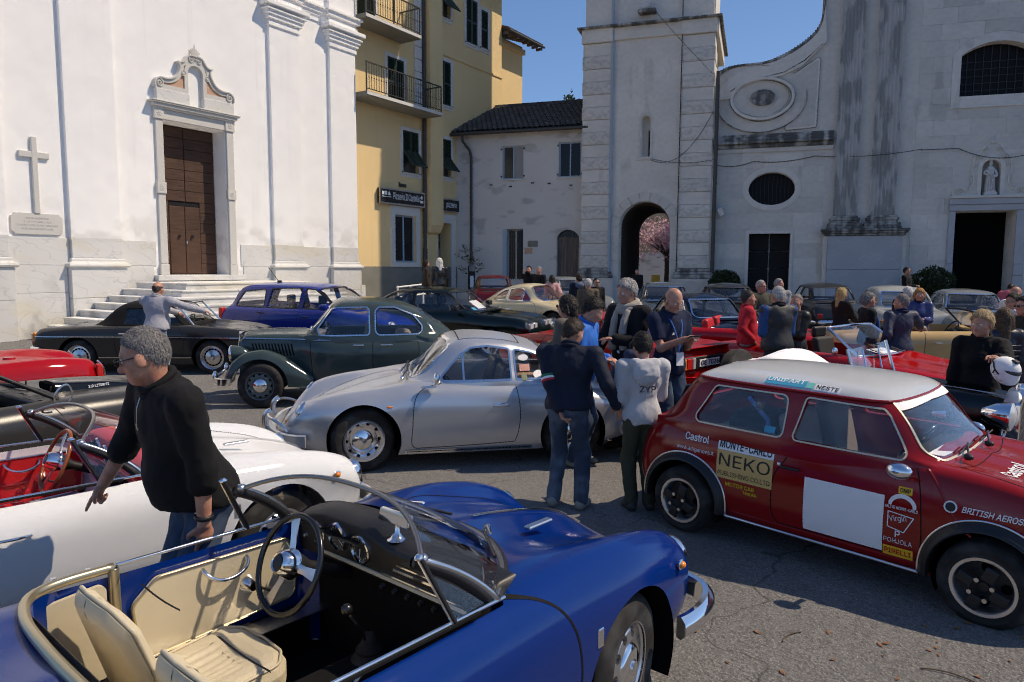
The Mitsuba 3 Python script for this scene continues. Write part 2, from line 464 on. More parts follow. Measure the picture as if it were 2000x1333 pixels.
# ------------------------------------------------------------------ white church on the left
A_D, A_O = np.array([0.5354, 0.8446]), np.array([-11.857, 17.379])
MA = frame(A_D, A_O)
wc = G('white_church', 'tall white plastered church facade with pilasters and a brown wooden door', 'church', M=MA)
wall = mbox(-9, 11.38, 0, 9, -.5, 17)
wall -= mbox(3.92, 5.92, -1, .62, 1.84, 6.14)
wc.add('wall', wall, 'm_white_plaster_b')
def pilaster(t, s0, s1, last=False):
 t.add('pilaster', box(s0, s1, -.12, .05, 2.28, 9.78), 'm_white_plaster_b')
 k = t.add('pilaster_base', box(s0 - .02, s1 + .02, -.14, .04, 2.74, 2.80), 'm_marble')
 e = .0
 prof = [(2.28, .15), (2.25, .17), (2.20, .17), (2.18, .19), (2.14, .25), (2.09, .27), (2.05, .25), (2.04, .20)]
 ms = []
 for (z1, p1), (z0, p0) in zip(prof[:-1], prof[1:]):
  a, b2 = p1, p0
  v = [(s0 - a + .12, -a, z1), (s1 + a - .12, -a, z1), (s1 + a - .12, .03, z1), (s0 - a + .12, .03, z1), (s0 - b2 + .12, -b2, z0), (s1 + b2 - .12, -b2, z0), (s1 + b2 - .12, .03, z0), (s0 - b2 + .12, .03, z0)]
  ms.append(m3.Manifold.hull_points(np.array(v)))
 t.add('base_moulding', cat(*ms), 'm_marble')
 for z0, z1 in ((1.27, 2.035), (.15, 1.262)):
  t.add('pedestal_slab', box(s0 - .08, s1 + .08, -.20, .03, z0, z1, .008), 'm_marble')
 # capital: three stepped mouldings
 for z0, z1, p in ((9.66, 9.78, .17), (9.86, 9.98, .22), (9.98, 10.10, .27), (10.10, 10.16, .33), (10.24, 10.37, .40)):
  t.add('capital_moulding', box(s0 - p + .12, s1 + p - .12, -p, .05, z0, z1, .012), 'm_white_plaster_b')
 t.add('capital_neck', box(s0 - .02, s1 + .02, -.15, .05, 9.78, 10.24), 'm_white_plaster_b')
 t.add('entablature_block', box(s0 - .02, s1 + .02, -.15, .05, 10.37, 12.1), 'm_white_plaster_b')
for s0, s1 in ((-1.75, -.14), (1.29, 2.56), (7.60, 8.78), (10.15, 11.37)):
 pilaster(wc, s0, s1)
# entablature along the wall
for z0, z1, p in ((10.37, 10.47, .045), (10.56, 10.66, .06), (10.66, 10.80, .12), (10.80, 10.86, .2), (12.1, 12.3, .35), (12.3, 12.5, .6), (12.5, 12.8, .8)):
 wc.add('entablature_moulding', box(-9, 11.38 + p, -p, .04, z0, z1), 'm_white_plaster_b')
for s0, s1 in ((1.29, 2.56), (7.60, 8.78), (10.15, 11.37)):
 for z0, z1, p in ((10.47, 10.54, .20), (10.665, 10.795, .27), (10.80, 10.865, .34)):
  wc.add('entablature_moulding', box(s0 - p + .12, s1 + p - .12, -p, .05, z0, z1), 'm_white_plaster_b')
# marble dado between the pilasters, slab by slab
spans = [(-.14 + .01, 1.28), (2.57, 3.58), (6.36, 7.59), (8.79, 10.14)]
for s0, s1 in spans:
 for z0, z1, n, pr in ((2.10, 2.775, 1, .03), (1.42, 2.092, 1, .036), (.1, 1.412, 1, .042)):
  xs = np.linspace(s0, s1, n + 1)
  for a, b2 in zip(xs[:-1], xs[1:]):
   wc.add('marble_slab', box(a + .09 * (z0 < 2.1 and pr > .035), b2 - .09 * (z0 < 2.1 and pr > .035), -pr, .02, z0, z1, .006), 'm_marble')
for s0, s1 in ((-1.75, -.14), (1.29, 2.56), (7.60, 8.78), (10.15, 11.37)):
 wc.add('marble_slab', box(s0 - .004, s1 + .004, -.135, .02, 2.29, 2.775, .006), 'm_marble')
wc.add('corner_slab', box(11.4, 11.62, -.22, .6, -.2, 1.44), 'm_marble')

# door and its marble surround
SUR = wc.node('door_surround')
def sur(part, mesh, m='m_stone_trim', **k): return wc.add(part, mesh, m, under=SUR, **k)
for x0, x1 in ((3.66, 3.92), (5.92, 6.20)):
 sur('jamb_stone', box(x0, x1, -.10, .0, 1.84, 2.15, .01))
 sur('jamb_stone', box(x0 + .03, x1 - .005, -.07, .3, 2.155, 4.10, .012))
 sur('carved_block', box(x0 - .01, x1 + .01, -.11, .0, 4.105, 4.42, .012))
 sur('jamb_stone', box(x0 + .03, x1 - .005, -.07, .3, 4.425, 6.13, .012))
 sur('carved_block', box(x0 - .02, x1 + .02, -.11, .0, 6.135, 6.46, .012))
 cx = (x0 + x1) / 2
 for zc in (4.26, 6.30):
  for k in range(6):
   a = k * math.pi / 3
   sur('carved_petal', ball((cx + .055 * math.cos(a), -.112, zc + .055 * math.sin(a)), (.03, .012, .03), 1))
  sur('carved_petal', ball((cx, -.113, zc), (.025, .016, .025), 1))
sur('lintel', box(3.945, 5.90, -.07, .3, 6.145, 6.42, .012))
for z0, z1, p in ((6.425, 6.5, .13), (6.47, 6.55, .19), (6.555, 6.585, .24), (6.59, 6.62, .26)):
 sur('cornice_moulding', box(3.68 - p + .1, 6.18 + p - .1, -p, .02, z0, z1, .008))
for x0, x1 in ((3.70, 4.70), (5.16, 6.17)):
 sur('grey_block', box(x0, x1, -.17, .02, 6.625, 6.95, .008), 'm_marble')
# pediment outline (half, mirrored about x=4.93)
cxp = 4.93
half = [(1.24, 6.955), (1.27, 7.06), (1.22, 7.20), (1.10, 7.27), (.95, 7.27), (.75, 7.31), (.60, 7.42), (.52, 7.56), (.50, 7.72), (.56, 7.80), (.44, 7.82), (.33, 7.90), (.24, 8.02), (.12, 8.07), (0, 8.06)]
hp = curve([(a, b2) for a, b2 in half], 60)
outl = np.vstack([np.c_[cxp + hp[:, 0], hp[:, 1]], np.c_[cxp - hp[::-1, 0], hp[::-1, 1]]])
po = Polygon(outl).buffer(0)
niche = arched(cxp - .24, cxp + .24, 6.63, 7.55)
inner = po.buffer(-.13)
inner = inner.difference(niche.buffer(.11)).intersection(sbox(3, 7.03, 7, 7.8))
frame_p = po.difference(inner).difference(niche)
sur('pediment_frame', wallpoly(frame_p, -.14, .0))
sur('pink_panel', wallpoly(po.buffer(-.05).difference(niche.buffer(.02)), -.10, .0), 'm_pink_marble', label='pink marble panels of the door pediment')
sur('niche_back', wallpoly(niche, -.012, .0), 'm_white_paint')
rimp = po.difference(po.buffer(-.035))
sur('pediment_rim', wallpoly(rimp.intersection(sbox(3, 7.0, 7, 9)), -.19, -.13))
def spiral(cx, cz, r0, turns, sgn, y, rad):
 t = np.linspace(0, turns * 2 * np.pi, int(24 * turns))
 r = r0 * (1 - t / (turns * 2 * np.pi + .8))
 return tube(np.c_[cx + sgn * r * np.cos(t), np.full_like(t, y), cz + r * np.sin(t)], rad, 6)
for sg in (-1, 1):
 sur('scroll', spiral(cxp + sg * 1.11, 7.10, .13, 1.9, sg, -.15, .024), smooth=True)
 sur('scroll', spiral(cxp + sg * .12, 7.93, .10, 1.7, -sg, -.15, .022), smooth=True)
 sur('rosette', lathe([(0, .03), (.03, .025), (.05, .0), (.07, .02), (.075, 0)], 14, 'y').apply_translation((cxp + sg * .38, -.14, 7.5)), smooth=40)
for k in range(-3, 4):
 a = k * .28
 sur('shell_leaf', mv(ball((0, 0, .14), (.028, .025, .12), 1), tr(cxp, -.13, 8.03), rot('y', math.degrees(a))), smooth=True)
sur('shell_leaf', mv(ball((0, 0, .2), (.025, .025, .14), 1), tr(cxp, -.13, 8.05)), smooth=True)
sur('threshold', box(3.5, 6.36, -.22, .62, 1.68, 1.84, .012), 'm_marble')
DOOR = wc.node('door')
def dr_(part, mesh, m='m_wood_door', **k): return wc.add(part, mesh, m, under=DOOR, **k)
dr_('backing', box(3.93, 5.91, .58, .63, 1.85, 6.13), 'm_black_matt')
zz = np.linspace(1.86, 6.12, 15)
for i in range(14):
 for x0, x1 in ((3.94, 4.905), (4.925, 5.90)):
  z0, z1 = zz[i] + .006, zz[i + 1] - .006
  x0b, x1b = x0, x1
  if z0 < 3.75:
   if x0 < 4.5: x1b = 4.36
   else: x0b = 5.38
  if x1b - x0b > .05:
   j = rng.uniform(-.004, .004)
   dr_('plank', box(x0b, x1b, .545 + j, .582, z0, z1, .006))
for x0, x1 in ((4.375, 4.86), (4.875, 5.365)):
 dr_('wicket_leaf', box(x0, x1, .53, .582, 1.87, 3.84, .012))
 dr_('wicket_strip', box(x0 + .03, x1 - .03, .522, .531, 3.2, 3.26))
for x in (4.66, 5.08):
 dr_('knob', mv(lathe([(0, .07), (.035, .065), (.045, .04), (.03, .02), (.02, 0), (.05, 0)], 14, 'y'), tr(x, .53, 2.98)), 'm_black', smooth=40)
dr_('lock_plate', box(4.89, 4.93, .522, .531, 2.75, 2.84), 'm_chrome_dull')
nails = []
for i in range(14):
 zc = (zz[i] + zz[i + 1]) / 2
 for x in (4.05, 4.3, 4.75, 5.05, 5.5, 5.8):
  if zc > 3.8 or x < 4.34 or x > 5.4: nails.append(ball((x, .541, zc), (.013, .006, .013), 1))
dr_('nail_heads', cat(*nails), 'm_iron', kind='stuff')
# cross and tablet
cr = G('wall_cross', 'pale stone cross fixed to the white church wall above the tablet', 'cross', M=MA)
cr.add('upright', box(.50, .63, -.08, .01, 3.34, 5.16, .012), 'm_stone_trim')
cr.add('crossbar', box(.22, .90, -.074, .01, 4.66, 4.81, .012), 'm_stone_trim')
tb = G('stone_tablet', 'pale engraved marble tablet on the white church wall below the stone cross', 'plaque', M=MA)
tp = sbox(-.02, 2.84, 1.13, 3.34)
for cx, cz in ((-.02, 2.84), (1.13, 2.84), (-.02, 3.34), (1.13, 3.34)): tp = tp.difference(Point(cx, cz).buffer(.07))
tb.add('slab', wallpoly(tp, -.05, .01), 'm_stone_trim')
for s, z, w in (('SACRA MISSIONE', 3.20, .52), ('4-18 OTTOBRE 1953', 3.115, .62), ('I PADRI CAPPUCCINI GENOVESI', 3.03, .93), ('GESU MIO MISERICORDIA', 2.945, .72)):
 tb.add('inscription', text_on(s, .042, .555, z, -.0535, w, False, .004, True), 'm_curtain', label='line of engraved lettering')
# steps, each made of stones
st = G('church_steps', 'flight of veined marble steps up to the brown church door', 'steps', M=MA)
for k in range(8):
 z1 = 1.66 - .17 * k
 s0, s1, t = 2.86 - .38 * k, 7.0 + .38 * k, 2.42 + .38 * k
 z0 = z1 - .055
 # tread slabs with a nosing, over a riser set back
 n = int(round((s1 - s0) / 1.5))
 xs = np.linspace(s0, s1, n + 1)
 for i in range(n):
  st.add('tread_stone', box(xs[i] + .003, xs[i + 1] - .003, -t - .03, -t + .42, z0, z1 + rng.uniform(-.004, .004), .014), 'm_marble')
 st.add('tread_stone', box(s0 - .03, s0 + .40, -t + .425, -.21, z0, z1, .014), 'm_marble')
 st.add('tread_stone', box(s1 - .40, s1 + .03, -t + .425, -.21, z0, z1, .014), 'm_marble')
 st.add('riser', box(s0, s1, -t, -.21, z0 - .14, z0 - .002), 'm_marble')
st.add('landing', box(3.27, 6.59, -2.0, -.21, 1.6, 1.659), 'm_marble')
st.add('core', box(2.9, 6.96, -2.38, -.2, .2, 1.6), 'm_marble')

# ------------------------------------------------------------------ yellow house
MY = frame(A_D, A_O + np.array([-.8446, .5354]) * .5)
yh = G('yellow_house', 'tall yellow rendered house with green shutters beside the white church', 'house', M=MY)
yw = mbox(11.0, 21.9, 0, 9, 2.13, 15.4)
opens = [(14.07, 15.38, 2.3, 4.22), (14.62, 15.60, 5.95, 7.62), (13.75, 14.7, 8.45, 10.35), (12.3, 13.1, 11.15, 13.2),
   (16.85, 17.72, 9.3, 11.6), (16.85, 17.66, 12.6, 15.2), (16.85, 17.70, 6.0, 7.62), (18.95, 19.85, 12.05, 14.3), (20.2, 20.75, 12.05, 14.3), (16.8, 17.75, 1.4, 4.1)]
opens = [(14.07, 15.38, 2.3, 4.22), (14.62, 15.60, 5.95, 7.62), (13.75, 14.72, 8.45, 10.3), (12.1, 13.1, 11.15, 13.2),
   (16.85, 17.82, 6.05, 7.66), (16.85, 17.82, 9.1, 10.95), (16.85, 17.82, 12.75, 14.6), (18.98, 19.85, 12.15, 14.1), (20.15, 20.7, 12.2, 13.9)]
for x0, x1, z0, z1 in opens: yw -= mbox(x0, x1, -.5, .22, z0, z1)
yw -= mbox(16.85, 17.8, -.5, .6, 1, 4.05)
yh.add('wall', yw, 'm_yellow')
pl = mbox(11.0, 21.9, -.02, 9, -.2, 2.13) - mbox(16.85, 17.8, -.5, .6, 1.2, 4.05)
yh.add('plinth', pl, 'm_cement')
yh.add('wing', box(21.9, 24.6, .5, 7, 0, 13.4), 'm_yellow')
yh.add('string_course', box(16.8, 21.92, -.05, .02, 11.18, 11.26), 'm_yellow')
yh.add('projecting_strip', box(15.98, 16.82, -.36, .02, 3.9, 15.4), 'm_yellow')
yh.add('strip_corbel', as_tm(m3.Manifold.hull_points(np.array([(15.98, -.36, 3.9), (16.82, -.36, 3.9), (15.98, .02, 3.5), (16.82, .02, 3.5), (15.98, .02, 3.9), (16.82, .02, 3.9), (15.98, -.2, 3.6), (16.82, -.2, 3.6)], float))), 'm_yellow')
for k in range(13):
 yh.add('quoin_block', box(15.36, 15.95, -.07, .02, 8.6 + k * .5, 8.6 + k * .5 + .475, .02), 'm_cement' if False else 'm_white_trim')
def shutter_pair(x0, x1, z0, z1, open_lower=False, single_leaf=False):
 w = yh.node('window')
 yh.add('frame', wallpoly(sbox(x0 - .14, z0 - .18, x1 + .16, z1 + .14).difference(sbox(x0, z0, x1, z1)), -.03, .02), 'm_white_trim', under=w)
 yh.add('pane', box(x0, x1, .16, .17, z0, z1), 'm_pane_grey', under=w)
 yh.add('sill', box(x0 - .08, x1 + .08, -.07, .2, z0 - .06, z0 - .002), 'm_white_trim', under=w)
 n = 1 if single_leaf else 2
 xs = np.linspace(x0, x1, n + 1)
 for i in range(n):
  a, b2 = xs[i] + .008, xs[i + 1] - .008
  fr = sbox(a, z0, b2, z1)
  hz = z0 + (z1 - z0) * .5
  holes = [sbox(a + .06, hz + .04, b2 - .06, z1 - .07), sbox(a + .06, z0 + .07, b2 - .06, hz - .04)]
  fo = fr.difference(unary_union(holes))
  ms = [wallpoly(fo if not open_lower else fo.intersection(sbox(a, hz - .02, b2, z1)), -.02, .025)]
  for q, h in enumerate(holes):
   if open_lower and q == 1: continue
   ax0, az0, ax1, az1 = h.bounds
   nz = int((az1 - az0) / .055)
   for z in np.linspace(az0, az1, nz):
    ms.append(mv(box(ax0, ax1, -.03, .03, -.004, .004), tr(0, .002, z), rot('x', -38)))
  yh.add('shutter', cat(*ms), 'm_shutter', under=w)
 if open_lower:
  a, b2 = x0 + .01, x1 - .01
  h = (z1 - z0) * .47
  for q0, q1 in ((a, (a + b2) / 2 - .01), ((a + b2) / 2 + .01, b2)):
   ms = [wallpoly(sbox(q0, -h, q1, 0).difference(sbox(q0 + .06, -h + .06, q1 - .06, -.06)), -.02, .02)]
   for z in np.linspace(-h + .08, -.08, int(h / .055)): ms.append(mv(box(q0 + .05, q1 - .05, -.03, .03, -.004, .004), tr(0, 0, z), rot('x', -38)))
   yh.add('shutter_flap', mv(cat(*ms), tr(0, -.02, z0 + (z1 - z0) * .5), rot('x', -40)), 'm_shutter', under=w)
 for x in (x0 - .05, x1 + .05):
  yh.add('shutter_hook', box(x - .05, x + .05, -.07, -.03, z0 - .03, z0 + .02), 'm_iron', under=w)
shutter_pair(14.62, 15.60, 5.95, 7.62, True)
shutter_pair(16.85, 17.82, 6.05, 7.66, True)
shutter_pair(16.85, 17.82, 9.1, 10.95)
shutter_pair(16.85, 17.82, 12.75, 14.6, True)
shutter_pair(18.98, 19.85, 12.15, 14.1)
shutter_pair(20.15, 20.7, 12.2, 13.9, False, True)
shutter_pair(13.75, 14.72, 8.45, 10.3)
shutter_pair(12.1, 13.1, 11.15, 13.2)
# ground-floor window
w = yh.node('window')
yh.add('surround', wallpoly(sbox(13.82, 2.12, 15.62, 4.56).difference(sbox(14.07, 2.3, 15.38, 4.22)), -.05, .02), 'm_white_trim', under=w)
yh.add('frame', wallpoly(sbox(14.07, 2.3, 15.38, 4.22).difference(sbox(14.13, 2.37, 14.69, 4.15)).difference(sbox(14.77, 2.37, 15.31, 4.15)), .1, .15), 'm_blue_frame', under=w)
yh.add('pane', box(14.1, 14.72, .125, .13, 2.35, 4.18), 'm_glass_dark', under=w)
yh.add('pane', box(14.74, 15.34, .125, .13, 2.35, 4.18), 'm_glass_dark', under=w)
# doorway
w = yh.node('doorway')
yh.add('surround', wallpoly(sbox(16.83, .4, 18.1, 4.42).difference(sbox(16.84, .3, 17.8, 4.05)), -.05, .02), 'm_white_trim', under=w)
yh.add('door_leaf', box(16.9, 17.2, .5, .55, .5, 4.0), 'm_blue_frame', under=w)
yh.add('inner_wall', box(16.85, 17.8, .58, .6, .3, 4.05), 'm_cement', under=w)
yh.add('notice', box(17.38, 17.72, .55, .575, 2.95, 3.3), 'm_black', under=w)
yh.add('notice', box(17.42, 17.7, .55, .575, 3.35, 3.62), 'm_black', under=w)
# roofs with eaves and rafters
def eave(x0, x1, z, out, back, rise, n):
 v = [(x0, -out, z), (x1, -out, z), (x1, back, z + rise), (x0, back, z + rise)]
 r = as_tm(m3.Manifold.hull_points(np.array(v + [(a, b2, c + .09) for a, b2, c in v], float)))
 k = yh.add('roof', r, 'm_roof_tile')
 for x in np.linspace(x0 + .1, x1 - .1, n):
  yh.add('rafter', box(x - .05, x + .05, -out + .03, .02, z - .12, z - .004), 'm_grey_wood', under=k)
 yh.add('gutter', tube([(x0, -out - .05, z + .02), (x1, -out - .05, z + .02)], .06, 8), 'm_copper', under=k)
 ts = []
 for x in np.arange(x0, x1, .2):
  ts.append(cyl((x, -out - .02, z + .1), (x, back * .4, z + .1 + rise * (out + back * .4) / (out + back)), .07, 6))
 yh.add('tile_rows', cat(*ts), 'm_roof_tile', under=k, kind='stuff')
eave(10.5, 22.5, 15.4, .75, 6, 2.2, 22)
eave(21.95, 25.3, 13.4, .35, 5, 1.9, 8)
yh.add('eave_cornice', box(21.95, 24.7, .38, .52, 13.0, 13.25), 'm_yellow')
# balconies
def balcony(x0, x1, z, nb):
 k = yh.node('balcony')
 yh.add('slab', box(x0, x1, -1.0, .0, z - .16, z), 'm_cement', under=k)
 yh.add('edge', box(x0, x1, -1.03, -1.002, z - .13, z - .02), 'm_white_trim', under=k)
 R = yh.node('railing', under=k)
 R = k
 yh.add('top_rail', box(x0, x1, -.99, -.94, z + 1.0, z + 1.04), 'm_iron', under=R)
 yh.add('side_rail', box(x1 - .045, x1, -.94, 0, z + 1.0, z + 1.04), 'm_iron', under=R)
 yh.add('bottom_rail', box(x0, x1, -.98, -.95, z + .08, z + .11), 'm_iron', under=R)
 for i, x in enumerate(np.linspace(x0 + .03, x1 - .03, nb)):
  yh.add('baluster', cat(cyl((x, -.965, z + .08), (x, -.965, z + 1.0), .011, 6), ball((x, -.965, z + .5), (.026, .026, .03), 1)), 'm_iron', under=R)
 for y in np.linspace(-.85, -.1, 6):
  yh.add('baluster', cyl((x1 - .02, y, z + .02), (x1 - .02, y, z + 1.0), .011, 6), 'm_iron', under=R)
 for x in (x0 + .02, (x0 + x1) / 2, x1 - .02):
  yh.add('post', box(x - .02, x + .02, -.99, -.95, z - .1, z + 1.0), 'm_iron', under=R)
balcony(11.55, 15.93, 8.42, 34)
balcony(11.55, 14.6, 11.12, 24)
yh.add('downpipe', tube([(15.86, -.12, .4), (15.86, -.12, 15.2)], .075, 10), 'm_copper')
yh.add('downpipe_shoe', cyl((15.86, -.12, .4), (15.86, -.12, 2.9), .1, 10), 'm_copper')
# pizzeria signs
sg = G('pizzeria_sign', 'long dark pizzeria sign with pale frame over the ground floor window', 'sign', M=MY)
sg.add('board', box(13.07, 15.80, -.16, -.02, 4.60, 5.18, .01), 'm_black')
sg.add('frame', wallpoly(sbox(13.05, 4.58, 15.80, 5.20).difference(sbox(13.11, 4.64, 15.75, 5.14)), -.18, -.155), 'm_chrome_dull')
sg.add('lettering', text_on('Pizzeria Il Castello', .26, 13.85, 4.80, -.166, 1.62, False), 'm_paper')
sg.add('emblem', wallpoly(unary_union([sbox(13.2, 4.93, 13.33, 5.06), sbox(13.36, 4.93, 13.48, 5.08), Polygon([(13.52, 4.93), (13.6, 5.1), (13.7, 4.93)]), sbox(13.2, 4.85, 13.72, 4.875)]), -.166, -.16), 'm_paper')
sg.add('emblem', wallpoly(unary_union([Point(15.6, 4.98).buffer(.07), sbox(15.5, 4.76, 15.7, 4.86)]), -.166, -.16), 'm_paper')
sg2 = G('pizzeria_sign', 'short dark pizzeria sign over the doorway beside the downpipe', 'sign', M=MY)
sg2.add('board', box(16.84, 18.68, -.12, -.02, 4.56, 5.08, .01), 'm_black')
sg2.add('frame', wallpoly(sbox(16.83, 4.54, 18.70, 5.10).difference(sbox(16.86, 4.58, 18.66, 5.06)), -.13, -.118), 'm_chrome_dull')
sg2.add('lettering', text_on('pizzeria', .24, 17.35, 4.74, -.126, .72, False), 'm_paper')
sg2.add('emblem', wallpoly(unary_union([sbox(16.87, 4.84, 17.08, 4.97), sbox(16.87, 4.66, 17.06, 4.76), sbox(18.3, 4.66, 18.55, 4.78), Point(18.42, 4.92).buffer(.06)]), -.126, -.119), 'm_paper')
single('wall_plate', cat(box(14.35, 14.75, -.06, -.0, 5.34, 5.46), box(14.35, 14.4, -.03, 0, 5.46, 5.52)), 'm_iron', 'small rusted iron bracket on yellow wall above the long sign', 'bracket', M=MY)
# menu stand, railing
ms = G('menu_stand', 'dark menu board on a stand with a white sheet beside the pizzeria door', 'sign', M=MY)
ms.add('panel', box(17.35, 17.85, -1.3, -1.26, .8, 2.2, .01), 'm_black')
ms.add('sheet', box(17.45, 17.72, -1.31, -1.302, 1.25, 1.75), 'm_paper')
ms.add('header', box(17.38, 17.8, -1.31, -1.302, 1.95, 2.3), 'm_chrome_dull')
ms.add('leg', box(17.4, 17.45, -1.3, -1.2, .55, .8), 'm_black'); ms.add('leg', box(17.75, 17.8, -1.3, -1.2, .55, .8), 'm_black')
hr = G('white_handrail', 'low white painted metal handrail beside the church corner', 'railing', M=MY)
for z in (1.42, 1.05): hr.add('rail', cyl((11.9, -2.0, z - .05), (14.2, -2.0, z + .08), .03, 8), 'm_white_paint')
for x in np.linspace(11.95, 14.15, 4): hr.add('post', cyl((x, -2.0, .5), (x, -2.0, 1.42), .03, 8), 'm_white_paint')
# ------------------------------------------------------------------ the grey church and bell tower on the right
B_D, B_O = np.array([.949, -.316]), np.array([16.85, 26.6])
MB = frame(B_D, B_O)

# low white house between the yellow house and the tower
lh = G('low_house', 'low whitewashed house with a dark tiled roof beside the bell tower', 'house', M=MB)
lw = mbox(-21.5, -14.3, 0, 6, -.2, 7.95)
lop = [(-18.24, -17.27, 5.95, 7.38), (-15.70, -14.72, 5.95, 7.42), (-18.22, -17.27, 1.55, 3.80)]
for x0, x1, z0, z1 in lop: lw -= mbox(x0, x1, -1, .35, z0, z1)
adoor = arched(-15.75, -14.77, .5, 3.42, .32)
lw -= prism(adoor, 'xz', -1, .25)
lh.add('wall', lw, 'm_house_white')
# roof with rows of tiles
k = lh.add('roof', as_tm(m3.Manifold.hull_points(np.array([(-21.2, -.35, 7.92), (-14.3, -.35, 7.92), (-14.3, 3.1, 9.62), (-21.2, 3.1, 9.62), (-21.2, -.35, 8.0), (-14.3, -.35, 8.0), (-14.3, 3.1, 9.72), (-21.2, 3.1, 9.72), (-21.2, 6.5, 7.9), (-14.3, 6.5, 7.9)], float))), 'm_roof_tile')
tl = []
sl = math.atan2(1.7, 3.45)
for i in range(13):
 y = -.38 + i * .27
 for j in range(29):
  x = -21.1 + j * .235 + .117 * (i % 2)
  if x > -14.4: continue
  dz = rng.uniform(-.008, .008)
  tl.append(mv(lathe([(.105, 0), (.125, .36), (.11, .36), (.09, 0)], 8), tr(x, y, 7.985 + i * .27 * math.tan(sl) + dz), rot('x', 90 - 180 - 0 + 180 - math.degrees(-sl) - 180)))
for j in range(29):
 tl.append(mv(lathe([(.15, 0), (.13, .42), (.11, .42), (.13, 0)], 8), tr(-21.2 + j * .24, 3.1, 9.72), rot('y', 90)))
lh.add('roof_tiles', cat(*tl), 'm_roof_tile', under=k, kind='stuff')
lh.add('gutter', tube([(-21.2, -.42, 7.92), (-14.35, -.42, 7.9)], .075, 10), 'm_copper')
lh.add('downpipe', tube(curve([(-19.95, -.42, 7.88), (-19.95, -.36, 7.6), (-19.72, -.16, 7.25), (-19.66, -.12, 6.8), (-19.66, -.12, 4), (-19.66, -.12, .4)], 30), .06, 10), 'm_copper')
def casement(t, x0, x1, z0, z1, curtain=None, m='m_blue_frame'):
 w = t.node('window')
 mid = (x0 + x1) / 2
 t.add('frame', wallpoly(sbox(x0, z0, x1, z1).difference(sbox(x0 + .06, z0 + .06, mid - .025, z1 - .06)).difference(sbox(mid + .025, z0 + .06, x1 - .06, z1 - .06)), .10, .16), m, under=w)
 for i, (a, b2) in enumerate(((x0 + .05, mid - .02), (mid + .02, x1 - .05))):
  t.add('pane', box(a, b2, .13, .136, z0 + .05, z1 - .05), 'm_glass_dark' if i != curtain else 'm_curtain', under=w)
 t.add('sill', box(x0 - .1, x1 + .1, -.06, .12, z0 - .05, z0 - .003), 'm_stone_trim', under=w)
 for x in (x0 - .03, x1 + .03):
  for z in (z0 + .12, z1 - .14): t.add('hinge', box(x - .03, x + .03, -.05, .0, z - .035, z + .035), 'm_iron', under=w)
casement(lh, -18.24, -17.27, 5.95, 7.38, 1)
casement(lh, -15.70, -14.72, 5.95, 7.42)
w = lh.node('doorway')
lh.add('reveal', box(-18.22, -18.03, .0, .34, 1.55, 3.8), 'm_blue_frame', under=w)
lh.add('door_frame', wallpoly(sbox(-18.02, 1.56, -17.28, 3.79).difference(sbox(-17.97, 1.62, -17.70, 3.74)).difference(sbox(-17.62, 1.62, -17.33, 3.74)), .2, .26), 'm_white_trim', under=w)
for a, b2 in ((-17.98, -17.69), (-17.63, -17.32)): lh.add('pane', box(a, b2, .23, .235, 1.6, 3.75), 'm_glass_dark', under=w)
for x in np.linspace(-17.95, -17.35, 7): lh.add('bar', cyl((x, .15, 1.58), (x, .15, 3.78), .012, 6), 'm_iron', under=w)
w = lh.node('arched_door')
for x in np.linspace(-15.75, -14.77, 8)[:-1]: lh.add('plank', box(x + .004, x + .136, .18, .22, .5, 3.36), 'm_grey_wood', under=w)
lh.add('fanlight', wallpoly(arched(-15.75, -14.77, 3.40, 3.42, .32), .2, .21), 'm_glass_dark', under=w)
lh.add('glazing_bar', cat(box(-15.76, -14.76, .15, .2, 3.36, 3.42), box(-15.45, -15.42, .17, .2, 3.4, 3.72), box(-15.1, -15.07, .17, .2, 3.4, 3.72)), 'm_grey_wood', under=w)
single('wall_plaque', box(-17.05, -16.6, -.03, .01, 3.02, 3.28, .008), 'm_cement', 'small grey stone plaque on the whitewashed wall right of the barred door', 'plaque', M=MB)
single('paper_notice', box(-17.2, -16.85, -.012, .0, 2.72, 2.98), 'm_pink_marble', 'yellowish paper notice fixed on the wall under the small grey plaque', 'notice', M=MB)
for x, z in ((-18.75, 5.72), (-16.85, 5.75), (-16.1, 5.7), (-15.15, 5.6), (-17.85, 5.63)):
 lh.add('shutter_hook', box(x - .06, x + .06, -.08, .0, z - .02, z + .03), 'm_iron')

# bell tower
tw = G('bell_tower', 'square stone bell tower with rusticated corners above an arched passage', 'tower', M=MB)
TF = -.4
arch = arched(-12.98, -10.92, -.5, 3.78)
tb_ = mbox(-14.45, -9.5, TF, TF + 5.2, -.3, 11.3) - prism(arch, 'xz', TF - 1, TF + 7)
slit = arched(-12.15, -11.80, 6.60, 8.05)
tb_ -= prism(slit, 'xz', TF - .1, TF + .35)
tb_ -= mbox(-11.93, -11.83, TF, TF + 1, 6.62, 7.7)
tw.add('shaft', tb_, 'm_grey_stone_light')
tw.add('upper_stage', box(-14.42, -9.52, TF + .06, TF + 5.1, 11.3, 23), 'm_grey_stone_light')
tw.add('upper_pilaster', box(-14.5, -13.38, TF - .02, TF + .1, 11.8, 22), 'm_grey_stone_light')
tw.add('upper_pilaster', box(-10.6, -9.44, TF - .02, TF + .1, 11.8, 22), 'm_grey_stone_light')
tw.add('upper_pilaster', box(-9.53, -9.40, TF + .1, TF + 1.2, 11.8, 22), 'm_grey_stone_light')
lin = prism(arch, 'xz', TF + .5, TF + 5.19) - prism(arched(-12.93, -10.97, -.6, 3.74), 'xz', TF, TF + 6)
tw.add('passage_lining', lin, 'm_passage_brown')
tw.add('slit_glass', box(-11.94, -11.82, TF + .8, TF + .82, 6.6, 7.72), 'm_void')
